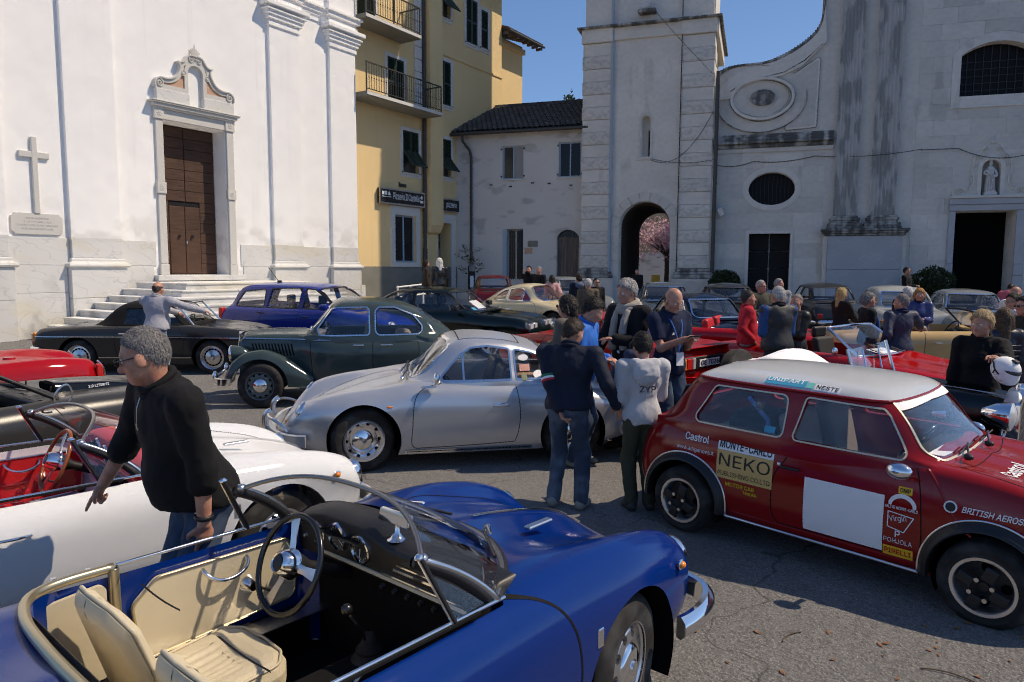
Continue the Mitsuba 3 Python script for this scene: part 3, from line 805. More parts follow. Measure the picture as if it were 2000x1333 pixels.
def rough(x0, x1, y0, y1, z0, z1, amp=.02, step=.07):
 """Stone with a hammered face."""
 nx, nz = max(2, int((x1 - x0) / step)), max(2, int((z1 - z0) / step))
 xs, zs = np.linspace(x0, x1, nx), np.linspace(z0, z1, nz)
 X, Z = np.meshgrid(xs, zs, indexing='ij')
 e = np.minimum.reduce([(X - x0), (x1 - X), (Z - z0), (z1 - Z)])
 Y = y0 - amp * np.clip(e / .04, 0, 1) * (meshkit.fbm(np.stack([X * 11, Z * 11, X * 0 + y0], -1), 2) * 1.6 - .1)
 v = np.stack([X, Y, Z], -1).reshape(-1, 3)
 i, j = np.meshgrid(np.arange(nx - 1), np.arange(nz - 1), indexing='ij')
 a = i * nz + j
 f = np.concatenate([np.stack([a, a + nz, a + nz + 1], -1).reshape(-1, 3), np.stack([a, a + nz + 1, a + 1], -1).reshape(-1, 3)])
 return cat(tm(v, f), box(x0, x1, y0 + .001, y1, z0, z1))
zq = np.linspace(2.12, 11.18, 19)
for i in range(18):
 z0, z1 = zq[i] + .006, zq[i + 1] - .006
 for x0, x1 in ((-14.58, -13.40), (-10.60, -9.37)):
  if i % 2 == 0: tw.add('quoin_stone', rough(x0 - .02, x1 + .02, TF - .10, TF + .02, z0, z1), 'm_rough_stone')
  else: tw.add('quoin_stone', box(x0, x1, TF - .075, TF + .02, z0, z1, .012), 'm_grey_stone_light')
 if i % 2 == 0: tw.add('quoin_stone', box(-9.51, -9.34, TF - .06, TF + 1.1, z0, z1, .012), 'm_grey_stone')
 else: tw.add('quoin_stone', box(-9.51, -9.37, TF - .05, TF + 1.1, z0, z1, .012), 'm_grey_stone')
for x0, x1 in ((-14.63, -13.36), (-10.66, -9.31)):
 tw.add('frieze_block', rough(x0, x1, TF - .18, TF + .02, 11.2, 11.72, .012), 'm_grey_stone_light')
 for z0, z1, p in ((1.98, 2.1, .13), (1.86, 1.97, .19), (1.7, 1.85, .25), (-.2, 1.69, .28)):
  tw.add('base_moulding', box(x0 - p + .12, x1 + p - .1, TF - p, TF + .02, z0, z1, .02), 'm_black_weather' if z0 > 1 else 'm_grey_stone')
tw.add('frieze', box(-13.36, -10.66, TF - .11, TF + .02, 11.24, 11.72, .01), 'm_grey_stone_light')
tw.add('side_frieze', box(-9.5, -9.25, TF - .05, TF + 5, 11.2, 11.72), 'm_grey_stone_light')
tw.add('cornice_slab', box(-14.80, -9.12, TF - .33, TF + 5.4, 11.725, 11.80, .01), 'm_black_weather')
# voussoirs and jambs
for i in range(9):
 a0, a1 = math.pi * i / 9 + .012, math.pi * (i + 1) / 9 - .012
 r0, r1 = 1.035, 1.40
 aa = np.linspace(a0, a1, 5)
 q = Polygon([(-11.95 + r0 * math.cos(t), 3.78 + r0 * math.sin(t)) for t in aa] + [(-11.95 + r1 * math.cos(t), 3.78 + r1 * math.sin(t)) for t in aa[::-1]])
 tw.add('arch_stone', chamfered(q, TF - .045, TF + .01, .01), 'm_grey_stone')
for x0, x1 in ((-13.36, -12.985), (-10.915, -10.56)):
 for z0, z1 in ((.2, 1.5), (1.51, 2.4), (2.41, 3.27), (3.28, 3.77)):
  tw.add('jamb_stone', box(x0, x1, TF - .04 - .015 * (z0 == 3.28), TF + .01, z0, z1, .01), 'm_grey_stone')
ring = arched(-12.28, -11.67, 6.55, 8.05).difference(arched(-12.16, -11.79, 6.5, 8.05))
for i in range(10):
 z0 = 6.56 + i * .15
 for x0, x1 in ((-12.28 + .03 * (i % 2), -12.165), (-11.785, -11.67 - .03 * (i % 2))): tw.add('slit_stone', box(x0, x1, TF - .02, TF + .01, z0, z0 + .14, .006), 'm_grey_stone')
for i in range(7):
 a0, a1 = math.pi * i / 7 + .03, math.pi * (i + 1) / 7 - .03
 q = Polygon([(-11.975 + r * math.cos(t), 8.05 + r * math.sin(t)) for r, t in ((.19, a0), (.19, a1), (.31, a1), (.31, a0))])
 tw.add('slit_stone', wallpoly(q, TF - .02, TF + .01), 'm_grey_stone')
tw.add('slit_sill', box(-12.32, -11.63, TF - .06, TF + .02, 6.47, 6.55, .01), 'm_grey_stone')
tw.add('statue_bracket', box(-12.35, -11.65, TF - .38, TF + .05, 12.12, 12.26, .03), 'm_black_weather')
tw.add('bracket_figure', cat(ball((-12.05, TF - .2, 12.42), (.16, .1, .14), 2), ball((-11.9, TF - .2, 12.55), (.07, .07, .1), 2), ball((-12.15, TF - .2, 12.35), (.1, .1, .1), 1)), 'm_statue', smooth=True)
tw.add('blue_downpipe', tube([(-13.37, TF - .13, 1.9), (-13.37, TF - .13, 23)], .05, 8), 'm_blue_frame')
tw.add('downpipe', tube([(-9.22, TF - .12, 1.9), (-9.22, TF - .12, 9.7)], .075, 8), 'm_copper')
tw.add('conductor', tube([(-10.62, TF - .14, 1.9), (-10.62, TF - .14, 22)], .018, 6), 'm_iron')
# cables
def sag(p, q, d, n=20):
 t = np.linspace(0, 1, n)[:, None]
 c = np.array(p) * (1 - t) + np.array(q) * t
 c[:, 2] -= d * 4 * (t * (1 - t))[:, 0]
 return c
for a, b2, d, lab in (((-11.75, TF - .12, 6.45), (-9.35, TF - .15, 8.2), .75, 'thin cable sagging from the slit window to the tower corner'), ((-11.75, TF - .12, 6.5), (-9.3, TF - .13, 6.35), .15, 'nearly level thin cable running from the slit window to the tower downpipe'), ((-11.6, TF - .35, 12.05), (-9.4, TF - .2, 9.6), .05, 'straight thin cable slanting down from the tower bracket')):
 single('cable', tube(sag(a, b2, d), .011, 5), 'm_iron', lab, 'cable', M=MB)
cb = [tube(sag(a, b2, d), .013, 5) for a, b2, d in (((-9.2, -.05, 6.2), (-7.9, -.05, 6.25), .1), ((-7.9, -.05, 6.3), (-5.6, -.05, 6.4), .12), ((-5.6, -.05, 6.4), (-2.0, -.28, 6.45), .12), ((-2.0, -.08, 6.45), (-.8, -.08, 6.45), .0), ((-.8, -.08, 6.45), (1.9, -.12, 6.35), .35))]
lc = G('cable', 'long dark cable running along the grey church front', 'cable', M=MB)
for c in cb: lc.add('strand', c, 'm_iron')

# grey church: left wing with the big volute, then the nave front
gc = G('grey_church', 'grey stone church front with a big volute, fluted pilasters and a statue niche', 'church', M=MB)
sil = [(-9.3, 9.55), (-9.05, 9.8), (-8.6, 9.93), (-8.1, 9.96), (-7.4, 10.0), (-6.9, 10.16), (-6.45, 10.38), (-6.0, 10.68), (-5.68, 11.0), (-5.52, 11.4), (-5.46, 11.9), (-5.45, 12.4)]
sp = curve(sil, 50)
wing = Polygon([(-9.9, -.2), (-4.9, -.2), (-4.9, 12.4)] + [tuple(x) for x in sp[::-1]] + [(-9.9, 9.2)])
oval = ellipse(-7.10, 5.22, .86, .63)
d2 = sbox(-7.88, .4, -6.34, 3.48)
wg = prism(wing, 'xz', 0, .9) - prism(oval, 'xz', -.2, .5) - prism(d2, 'xz', -.2, .35)
gc.add('wing_wall', wg, 'm_grey_stone')
gc.add('wing_coping', tube(np.c_[sp[:, 0], np.full(50, .45), sp[:, 1] + .02], [.5] * 50, 4) if False else cat(*[box(min(a[0], b2[0]) - .02, max(a[0], b2[0]) + .02, -.08, .98, min(a[1], b2[1]) + .005, max(a[1], b2[1]) + .06) for a, b2 in zip(sp[:-1], sp[1:])]), 'm_black_weather')
gc.add('wing_roof', as_tm(m3.Manifold.hull_points(np.array([(-9.5, .95, 9.5), (-5, .95, 9.7), (-9.5, 12, 11.5), (-5, 12, 12.5), (-9.5, .95, 9.0), (-5, .95, 9.0), (-9.5, 12, 9.), (-5, 12, 9.)], float))), 'm_roof_tile')
tl = [mv(lathe([(.09, 0), (.11, .4), (.095, .4), (.08, 0)], 7), tr(-9.5 + .22 * i, .5 + .3 * j, 9.55 + .1 * j + .02 * i), rot('x', -72)) for i in range(13) for j in range(3)]
gc.add('wing_roof_tiles', cat(*tl), 'm_roof_tile', kind='stuff')
# scroll
def band(pts, w, y0, y1): return wallpoly(LineString(pts).buffer(w / 2, cap_style=1), y0, y1)
ocx, ocz = -7.62, 8.62
outer = []
for t in np.linspace(math.radians(62), math.radians(62 + 330), 70):
 outer.append((ocx + 1.63 * math.cos(t), ocz + 1.18 * math.sin(t) - .02))
gc.add('volute_disc', wallpoly(ellipse(ocx, ocz, 1.66, 1.24), -.06, .01), 'm_grey_stone')
gc.add('volute_band', wallpoly(Polygon([(-9.2, 8.7)] + [(ocx + 1.66 * math.cos(t), ocz + 1.24 * math.sin(t)) for t in np.linspace(math.pi, math.radians(75), 20)] + [tuple(x) for x in (sp[16:] - [.0, .06])[:30]] + [(-5.35, 10.6), (-6.2, 9.75), (-6.9, 9.45), (-7.6, 9.35), (-8.3, 9.2), (-8.8, 8.7)]).buffer(0), -.15, .0), 'm_grey_stone_light')
t = np.linspace(math.radians(20), math.radians(385), 60)
gc.add('volute_roll', band(np.c_[ocx + .04 + (1.13 + .05 * np.sin(t)) * np.cos(t), ocz + .02 + .76 * np.sin(t)], .10, -.2, -.055), 'm_grey_stone_light')
t = np.linspace(math.radians(-60), math.radians(250), 50)
gc.add('volute_roll', band(np.c_[ocx + 1.0 * np.cos(t) - .02, ocz + .05 + .64 * np.sin(t)], .035, -.11, -.055), 'm_grey_stone_dark')
gc.add('volute_eye', wallpoly(ellipse(ocx + .06, ocz + .06, .46, .30), -.17, -.05), 'm_black_weather')
t = np.linspace(math.radians(20), math.radians(385), 60)
for k, o in ((1.19, .84), (1.06, .69)):
 gc.add('volute_groove', band(np.c_[ocx + .04 + (k + .05 * np.sin(t)) * np.cos(t), ocz + .02 + o * np.sin(t)], .03, -.10, -.055), 'm_black_weather')
gc.add('volute_groove', band([(-8.75, 9.0), (-8.2, 9.33), (-7.5, 9.45), (-6.8, 9.58), (-6.1, 9.95), (-5.5, 10.5)], .035, -.165, -.14), 'm_black_weather')
gc.add('volute_edge', band([(ocx + 1.66 * math.cos(t), ocz + 1.24 * math.sin(t)) for t in np.linspace(math.radians(180), math.radians(372), 50)], .03, -.10, -.05), 'm_black_weather')
trap = Polygon([(-6.78, 9.22), (-6.3, 9.5), (-5.62, 9.95), (-5.66, 7.55), (-6.62, 7.5), (-6.25, 8.0), (-6.15, 8.6), (-6.4, 9.0)])
gc.add('panel', wallpoly(trap.buffer(.09), -.05, .0), 'm_grey_stone_light')
gc.add('panel_face', wallpoly(trap, -.062, -.045), 'm_grey_stone_dark')
gc.add('panel_groove', wallpoly(trap.buffer(.1).difference(trap.buffer(.075)), -.056, -.04), 'm_black_weather')
for z0, z1, p, m in ((7.18, 7.32, .10, 'm_black_weather'), (7.05, 7.175, .2, 'm_black_weather'), (6.95, 7.045, .27, 'm_black_weather'), (6.80, 6.945, .12, 'm_black_weather'), (6.62, 6.795, .06, 'm_grey_stone')):
 gc.add('cornice_moulding', box(-9.35, -4.95, -p, .02, z0, z1, .015), m)
# nave
nave_open = [arched(-.86, 1.42, 8.28, 9.70, .42), sbox(-.75, .4, 1.15, 4.22), arched(.0, .59, 4.6, 5.72)]
nv = mbox(-4.92, 6.5, 0, 1.1, -.2, 15)
nv -= prism(nave_open[0], 'xz', -.2, .6)
nv -= prism(nave_open[1], 'xz', -.2, 1.3)
nv -= prism(nave_open[2], 'xz', -.2, .42)
gc.add('nave_wall', nv, 'm_grey_stone')
gc.add('nave_body', box(-4.9, 6.5, 1.12, 22, -.2, 14.5), 'm_grey_stone')
gc.add('nave_side', box(-9.5, -4.92, 1.2, 22, -.2, 9.2), 'm_grey_stone')
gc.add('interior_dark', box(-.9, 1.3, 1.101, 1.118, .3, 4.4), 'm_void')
gc.add('oval_window', wallpoly(ellipse(-7.10, 5.22, .88, .65), .36, .38), 'm_dull_glass', label='dark oval window')
for i in range(12):
 tt = math.pi * i / 12
 gc.add('oval_bar', box(-7.1 - .86 + i * .15, -7.1 - .845 + i * .15, .34, .355, 4.65, 5.8), 'm_iron') if 0 < i < 11 else None
gc.add('arch_window', wallpoly(arched(-.9, 1.46, 8.2, 9.7, .46), .42, .44), 'm_dull_glass', label='dark segmental window over the portal')
for i in range(1, 9): gc.add('window_bar', box(-.86 + i * .255, -.835 + i * .255, .38, .40, 8.28, 9.7 + .4 * math.sin(math.pi * i / 9)), 'm_iron')
for i in range(1, 6): gc.add('window_bar', box(-.86, 1.42, .405, .419, 8.28 + i * .25, 8.30 + i * .25), 'm_iron')
def blocks(region, holes, x0, x1, z0, z1, h, w, y0):
 """Ashlar: courses of blocks with fine joints, cut round the openings."""
 hole = unary_union(holes).buffer(.02)
 n = int(round((z1 - z0) / h)); h = (z1 - z0) / n
 for i in range(n):
  a, b2 = z0 + i * h + .004, z0 + (i + 1) * h - .004
  x = x0 - (w * .5 if i % 2 else 0) + rng.uniform(-.08, .08)
  while x < x1:
   ww = w * rng.uniform(.85, 1.15)
   q = sbox(max(x, x0) + .004, a, min(x + ww, x1) - .004, b2)
   x += ww
   if q.bounds[2] - q.bounds[0] < .06: continue
   q = q.intersection(region).difference(hole)
   for g in polys(q):
    if g.area > .01:
     m = ['m_grey_stone', 'm_grey_stone_light', 'm_grey_stone_dark', 'm_grey_stone'][int(rng.integers(4))]
     gc.add('ashlar_block', wallpoly(g.simplify(.004), y0 - rng.uniform(0, .004), .002), m)
sur_o = ellipse(-7.10, 5.22, 1.08, .85)
blocks(wing, [sur_o, sbox(-8.02, .3, -6.22, 3.62), sbox(-9.4, 6.55, -4.8, 12)], -9.3, -5.22, .75, 6.62, .56, 1.25, -.014)
arch_o = arched(-1.13, 1.69, 7.93, 9.75, .69)
nbz = sbox(-4.9, 0, 5, 14)
blocks(nbz, [arch_o, sbox(-.97, .3, 1.46, 4.78), sbox(-.8, 4.7, 1.4, 6.2), sbox(-5.3, 0, -2.2, 14)], -2.24, 3.2, .75, 13.1, .56, 1.25, -.014)
gc.add('oval_surround', wallpoly(sur_o.difference(ellipse(-7.10, 5.22, .87, .64)), -.035, .0), 'm_grey_stone_light')
gc.add('window_surround', wallpoly(arch_o.difference(nave_open[0].buffer(.004)), -.035, .0), 'm_grey_stone_light')
gc.add('window_sill', box(-1.16, 1.72, -.07, .0, 7.86, 7.93, .01), 'm_grey_stone_light')
# side door
w = gc.node('side_door')
gc.add('frame', wallpoly(sbox(-8.0, .4, -6.24, 3.6).difference(d2.buffer(.004)), -.05, .0), 'm_white_trim', under=w)
for i, x in enumerate(np.linspace(-7.88, -6.34, 3)[:-1]):
 for z0, z1 in ((.4, 1.3), (1.31, 2.1), (2.11, 2.8), (2.81, 3.48)):
  gc.add('panel', box(x + .02, x + .75, .26, .32, z0, z1, .03), 'm_black_matt', under=w)
# fluted pilasters
for x0, x1 in ((-4.86, -4.06), (-3.60, -2.75)):
 n = 7
 for j, (z0, z1) in enumerate(((4.12, 6.4), (6.408, 7.8), (7.808, 12.0), (12.01, 14.5))):
  q = [(x0, .02), (x0, -.16)]
  ww = (x1 - x0)
  for i in range(n):
   c = x0 + ww * (i + .5) / n
   r = ww / n * .38
   for t in np.linspace(math.pi, 0, 7): q.append((c + r * math.cos(t), -.16 + r * .8 * math.sin(t)))
  q += [(x1, -.16), (x1, .02)]
  g = Polygon(q).buffer(0)
  m = extr(g, z1 - z0); m.apply_translation((0, 0, z0))
  gc.add('fluted_drum', m, 'm_fluted')
 for z0, z1, p in ((4.03, 4.11, .20), (3.93, 4.025, .27), (3.84, 3.925, .24), (3.72, 3.835, .33), (3.62, 3.715, .36)):
  gc.add('pilaster_base', box(x0 - p + .14, x1 + p - .14, -p, .02, z0, z1, .018), 'm_black_weather')
for z0, z1, p in ((3.53, 3.615, .48), (3.45, 3.525, .43), (3.36, 3.445, .36)):
 gc.add('pedestal_cap', box(-5.1 - p + .32, -2.42 + p - .32, -p, .02, z0, z1, .015), 'm_black_weather')
for z0, z1 in ((2.10, 3.35), (-.2, 2.09)): gc.add('pedestal_slab', box(-5.02, -2.48, -.30, .02, z0, z1, .008), 'm_marble_blue')
gc.add('pedestal_side', box(-5.16, -5.025, -.25, .02, -.2, 3.35), 'm_grey_stone'); gc.add('pedestal_side', box(-2.475, -2.34, -.25, .02, -.2, 3.35), 'm_grey_stone')
# portal
w = gc.node('portal')
for x0, x1 in ((-.96, -.755), (1.155, 1.45)):
 for z0, z1, p in ((.3, 1.9, .08), (1.91, 2.3, .11), (2.31, 4.21, .08)): gc.add('jamb', box(x0, x1 - .0, -p, .02, z0, z1, .01), 'm_marble_blue', under=w)
for z0, z1, p in ((4.225, 4.44, .09), (4.445, 4.66, .14), (4.665, 4.75, .2)): gc.add('lintel', box(-.97, 1.46, -p, .02, z0, z1, .01), 'm_marble_blue' if z0 < 4.6 else 'm_grey_stone_light', under=w)
gc.add('niche_shell', wallpoly(arched(.01, .58, 4.6, 5.72), .40, .415), 'm_stone_trim', under=w)
nf = arched(-.13, .72, 4.76, 5.76).difference(arched(.0, .59, 4.6, 5.72))
gc.add('niche_frame', wallpoly(nf, -.05, .0), 'm_grey_stone_light', under=w)
hs = [(1.18, 4.76), (1.2, 4.95), (1.05, 5.08), (.85, 5.05), (.72, 4.98), (.62, 5.1), (.56, 5.35), (.62, 5.6), (.6, 5.95), (.52, 6.2), (.38, 6.32), (.3, 6.48), (.16, 6.62), (0, 6.70)]
hc = curve(hs, 50); cx = .295
op = Polygon(np.vstack([np.c_[cx + hc[:, 0], hc[:, 1]], np.c_[cx - hc[::-1, 0], hc[::-1, 1]]])).buffer(0)
gc.add('scroll_panel', wallpoly(op.difference(arched(.0, .59, 4.5, 5.72)), -.025, .0), 'm_grey_stone', under=w)
gc.add('scroll_rim', wallpoly(op.difference(op.buffer(-.045)).difference(arched(-.02, .61, 4.5, 5.74)), -.06, -.02), 'm_grey_stone_light', under=w)
for sgn in (-1, 1):
 for px, pz, r, s2 in ((.95, 4.9, .13, 1), (.42, 6.1, .11, 1), (.2, 6.38, .09, 1), (.52, 5.82, .07, 1)):
  gc.add('scroll', spiral(cx + sgn * px, pz, r, 1.6, sgn * s2, -.06, .018), 'm_grey_stone_light', smooth=True, under=w)
 for px, pz in ((.6, 5.2), (.62, 5.35), (.64, 5.08), (.7, 4.98), (.6, 5.5)): gc.add('carved_leaf', ball((cx + sgn * px, -.05, pz), (.05, .03, .045), 1), 'm_grey_stone_dark', under=w, smooth=True)
gc.add('shell', cat(*[mv(ball((0, 0, .1), (.03, .025, .09), 1), tr(cx, -.06, 6.58), rot('y', a)) for a in (-50, -25, 0, 25, 50)]), 'm_grey_stone_light', under=w, smooth=True)
# statue in the niche
stt = G('niche_statue', 'small white robed statue standing in the niche over the church door', 'statue', M=MB)
stt.add('pedestal', cat(box(.10, .50, -.12, .25, 4.755, 4.87, .02), box(.14, .46, -.08, .22, 4.87, 4.93, .01)), 'm_statue')
stt.add('figure', cat(lathe([(0, 0), (.17, 0), (.165, .1), (.15, .3), (.125, .5), (.115, .62), (.12, .72), (.13, .78), (.09, .84), (.045, .87), (.04, .90), (.06, .93), (.065, .98), (.05, 1.04), (.055, 1.06), (.03, 1.14), (0, 1.17)], 20).apply_translation((.29, .08, 4.93)), tube(curve([(.17, .04, 5.66), (.13, -.04, 5.5), (.2, -.1, 5.5), (.12, -.12, 5.62)], 10), .04, 8), tube(curve([(.41, .04, 5.66), (.46, -.02, 5.45), (.36, -.1, 5.42)], 10), .042, 8), *[tube(curve([(.29 + dx, -.06, 5.5), (.29 + dx * 1.3, -.1, 5.2), (.29 + dx * 1.4, -.08, 4.95)], 8), .018, 6) for dx in (-.09, -.04, .02, .07)]), 'm_statue', smooth=True)
# floodlight
fl = G('floodlight', 'pale blue floodlight on a bracket at the corner of the bell tower', 'lamp', M=MB)
fl.add('housing', mv(box(-.12, .12, -.1, .1, -.18, .18, .02), tr(-8.98, -.35, 4.35), rot('y', -25), rot('x', 20)), 'm_blue_frame')
fl.add('glass', mv(box(-.09, .09, -.108, -.101, -.15, .15), tr(-8.98, -.35, 4.35), rot('y', -25), rot('x', 20)), 'm_lamp_glass')
fl.add('bracket', box(-9.0, -8.96, -.3, .0, 4.42, 4.46), 'm_iron')

# topiary in pots
def bush(px, py, r, hz, zb, lab, seed):
 t = G('potted_bush', lab, 'bush', M=MB)
 q = np.random.default_rng(seed)
 n = 2600
 d = q.normal(size=(n, 3)); d /= np.linalg.norm(d, axis=1, keepdims=True)
 lump = 1 + .22 * (meshkit.fbm(d * 2.2 + seed, 3) - .5) * 2
 rad = (q.uniform(.55, 1, n) ** .5) * lump
 c = d * rad[:, None] * [r, r * .9, hz] + [px, py, zb + hz]
 a = q.normal(size=(n, 3)) ; a /= np.linalg.norm(a, axis=1, keepdims=True)
 b2 = np.cross(a, q.normal(size=(n, 3))); b2 /= np.linalg.norm(b2, axis=1, keepdims=True)
 s = q.uniform(.04, .075, n)[:, None]
 v = np.stack([c - a * s, c + b2 * s * .45, c + a * s, c - b2 * s * .45], 1).reshape(-1, 3)
 i = np.arange(n) * 4
 t.add('foliage', tm(v, np.vstack([np.stack([i, i + 1, i + 2], 1), np.stack([i, i + 2, i + 3], 1)])), 'm_bush', kind='stuff')
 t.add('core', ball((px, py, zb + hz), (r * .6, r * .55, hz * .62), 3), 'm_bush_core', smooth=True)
 t.add('trunk', cyl((px, py, zb - .35), (px, py, zb + hz), .05, 8), 'm_grey_wood')
 t.add('pot', lathe([(0, 0), (.26, 0), (.3, .3), (.36, .62), (.4, .64), (.4, .72), (.34, .72), (.32, .6), (0, .58)], 24).apply_translation((px, py, zb - .75)), 'm_stone_trim', smooth=40)
 return t
mat('m_bush', (.022, .036, .012), .6, spec=.3)
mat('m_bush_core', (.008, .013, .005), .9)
bush(-8.68, -1.2, .62, .5, 1.05, 'round clipped dark green bush in a pot beside the bell tower', 3)
bush(-1.55, -1.2, .72, .62, .95, 'clipped dark green bush in a pot left of the open church door', 5)
# sapling by the drainpipe
sap = G('sapling', 'thin leafy young tree beside the dark drainpipe of the low house', 'tree', M=MB)
sap.add('trunk', tube(curve([(-19.35, -.9, .6), (-19.33, -.9, 1.8), (-19.3, -.88, 2.8)], 10), [.03] * 10, 6), 'm_grey_wood')
q = np.random.default_rng(11)
vs, tw_ = [], []
for kx in range(18):
 a = q.uniform(0, 6.28); z = q.uniform(1.7, 2.9); L = q.uniform(.3, .8)
 e = np.array([-19.32 + L * math.cos(a), -.9 + L * .6 * math.sin(a), z + q.uniform(-.05, .35)])
 tw_.append(tube([(-19.32, -.9, z), e], .007, 4))
 for j in range(9):
  c = np.array([-19.32, -.9, z]) * (1 - (u := q.uniform(.3, 1.1))) + e * u + q.normal(size=3) * .05
  d = q.normal(size=3); d /= np.linalg.norm(d); b2 = np.cross(d, q.normal(size=3)); b2 /= np.linalg.norm(b2)
  vs.append([c - d * .07, c + b2 * .022, c + d * .07, c - b2 * .022])
vs = np.array(vs).reshape(-1, 3); i = np.arange(len(vs) // 4) * 4
sap.add('branches', cat(*tw_), 'm_grey_wood', kind='stuff')
sap.add('leaves', tm(vs, np.vstack([np.stack([i, i + 1, i + 2], 1), np.stack([i, i + 2, i + 3], 1)])), 'm_bush', kind='stuff')

# ------------------------------------------------------------------ behind the arch: garden, blossom, wall, hillside
def crown_tree(name, lab, M, trunk_h, crown, n, leaf, mats, seed, r=.09, limbs=9):
 t = G(name, lab, 'tree', M=M)
 q = np.random.default_rng(seed)
 cz, rx, rz = crown
 t.add('trunk', tube(curve([(0, 0, -.2), (.04, .02, trunk_h * .5), (0, 0, trunk_h)], 8), np.linspace(r, r * .7, 8), 8), 'm_bark')
 lm, cen = [], []
 for k in range(limbs):
  a = k * 2.4 + q.uniform(-.3, .3); e = np.array([rx * .8 * math.cos(a), rx * .8 * math.sin(a), cz + rz * q.uniform(-.5, .6)])
  c = curve([(0, 0, trunk_h * .95), e * [.45, .45, .5] + [0, 0, trunk_h * .55], e], 10)
  lm.append(tube(c, np.linspace(r * .55, .012, 10), 6))
  for j in range(7):
   p = c[4 + q.integers(6)]; f = p + q.normal(size=3) * [rx * .3, rx * .3, rz * .35]
   lm.append(tube([p, (p + f) / 2 + q.normal(size=3) * .05, f], [.014, .01, .005], 4)); cen.append(f)
 t.add('limbs', cat(*lm), 'm_bark', kind='stuff')
 cen = np.array(cen)
 for im, m in enumerate(mats):
  nn = n // len(mats)
  c = cen[q.integers(len(cen), size=nn)] + q.normal(size=(nn, 3)) * [rx * .17, rx * .17, rz * .2]
  a = q.normal(size=(nn, 3)); a /= np.linalg.norm(a, axis=1, keepdims=True)
  b2 = np.cross(a, q.normal(size=(nn, 3))); b2 /= np.linalg.norm(b2, axis=1, keepdims=True)
  s = q.uniform(.6, 1.2, nn)[:, None] * leaf
  v = np.stack([c - a * s, c + b2 * s * .7, c + a * s, c - b2 * s * .7], 1).reshape(-1, 3)
  i = np.arange(nn) * 4
  t.add('crown', tm(v, np.vstack([np.stack([i, i + 1, i + 2], 1), np.stack([i, i + 2, i + 3], 1)])), m, kind='stuff')
mat('m_bark', (.05, .042, .036), .9)
mat('m_blossom', (.62, .36, .42), .7)
mat('m_blossom_pale', (.70, .55, .56), .7)
mat('m_leaf_far', (.05, .075, .03), .7)
def world(u, v, Y):
 d = fwd + (rt * math.cos(math.radians(ROLL)) + np.cross(rt, fwd) * math.sin(math.radians(ROLL))) * (u - 1000) / F - upv * (v - 666.5) / F
 return np.array([0, 0, EYE]) + d * Y / d[1]
p = world(1272, 500, 45)
crown_tree('blossom_tree', 'pink blossoming tree seen through the arched passage', tr(p[0] + .9, p[1], 1.0), 2.0, (3.6, 2.9, 1.25), 5200, .075, ['m_blossom', 'm_blossom_pale'], 4, .13)
p = world(1291, 500, 49)
crown_tree('blossom_tree', 'slender blossoming tree behind the larger one in the passage', tr(p[0] + .5, p[1], 1.1), 1.8, (3.3, 2.0, 1.0), 2600, .07, ['m_blossom'], 5, .08)
p = world(1128, 172, 60)
crown_tree('hill_tree', 'dark evergreen treetop showing above the low house roof', tr(p[0], p[1], 0), 11.5, (14.2, .9, 1.6), 3000, .14, ['m_leaf_far'], 6, .3)
single('garden_wall', box(-4, 14, 57.6, 58.1, 0, 3.4), 'm_house_white', 'pale garden wall beyond the arched passage', 'wall')
hx, hy = np.meshgrid(np.linspace(-160, 200, 60), np.linspace(66, 260, 30), indexing='ij')
hz_ = np.clip((hy - 64) * .33, 0, None) * .55 + 7 * (meshkit.fbm(np.stack([hx / 22, hy / 22, hx * 0], -1), 4) - .45) * np.clip((hy - 66) / 25, 0, 1)
hz_ = np.minimum(hz_, 13.5 + (hy - 60) * .07) + .8
v = np.stack([hx, hy, hz_], -1).reshape(-1, 3)
i, j = np.meshgrid(np.arange(59), np.arange(29), indexing='ij'); a = i * 30 + j
single('hillside', tm(v, np.concatenate([np.stack([a, a + 30, a + 31], -1).reshape(-1, 3), np.stack([a, a + 31, a + 1], -1).reshape(-1, 3)])), 'm_hill', 'dark wooded hillside', None, smooth=True, kind='structure')
single('garden_sign', box(8.2, 8.7, 43, 43.05, 1.2, 1.75), 'm_sign_yellow', 'small yellow panel beyond the passage under the blossom tree', 'sign')
# ------------------------------------------------------------------ car kit: x forward, y left, z up, origin on the ground between the axles
def ev(lst, xs, sig=1.2):
 if not isinstance(lst, (list, tuple)): return np.full(len(xs), float(lst))
 a = np.array(sorted(lst), float)
 if len(a) == 1: return np.full(len(xs), a[0, 1])
 y = PchipInterpolator(a[:, 0], a[:, 1], extrapolate=False)(np.clip(xs, a[0, 0], a[-1, 0]))
 return gaussian_filter1d(y, sig, mode='nearest') if sig else y

def ring_loft(R):
 """Closed rings (n, m, 3) joined into a closed solid."""
 n, m = R.shape[:2]
 v = np.vstack([R.reshape(-1, 3), R[0].mean(0)[None], R[-1].mean(0)[None]])
 i, j = np.meshgrid(np.arange(n - 1), np.arange(m), indexing='ij')
 a0, a1, b0, b1 = i * m + j, i * m + (j + 1) % m, (i + 1) * m + j, (i + 1) * m + (j + 1) % m
 j = np.arange(m)
 f = np.vstack([np.stack([a0, b0, b1], -1).reshape(-1, 3), np.stack([a0, b1, a1], -1).reshape(-1, 3),
     np.stack([j * 0 + n * m, j, (j + 1) % m], 1), np.stack([j * 0 + n * m + 1, (n - 1) * m + (j + 1) % m, (n - 1) * m + j], 1)])
 t = tm(v, f)
 if t.volume < 0: t = tm(v, f[:, ::-1])
 return t

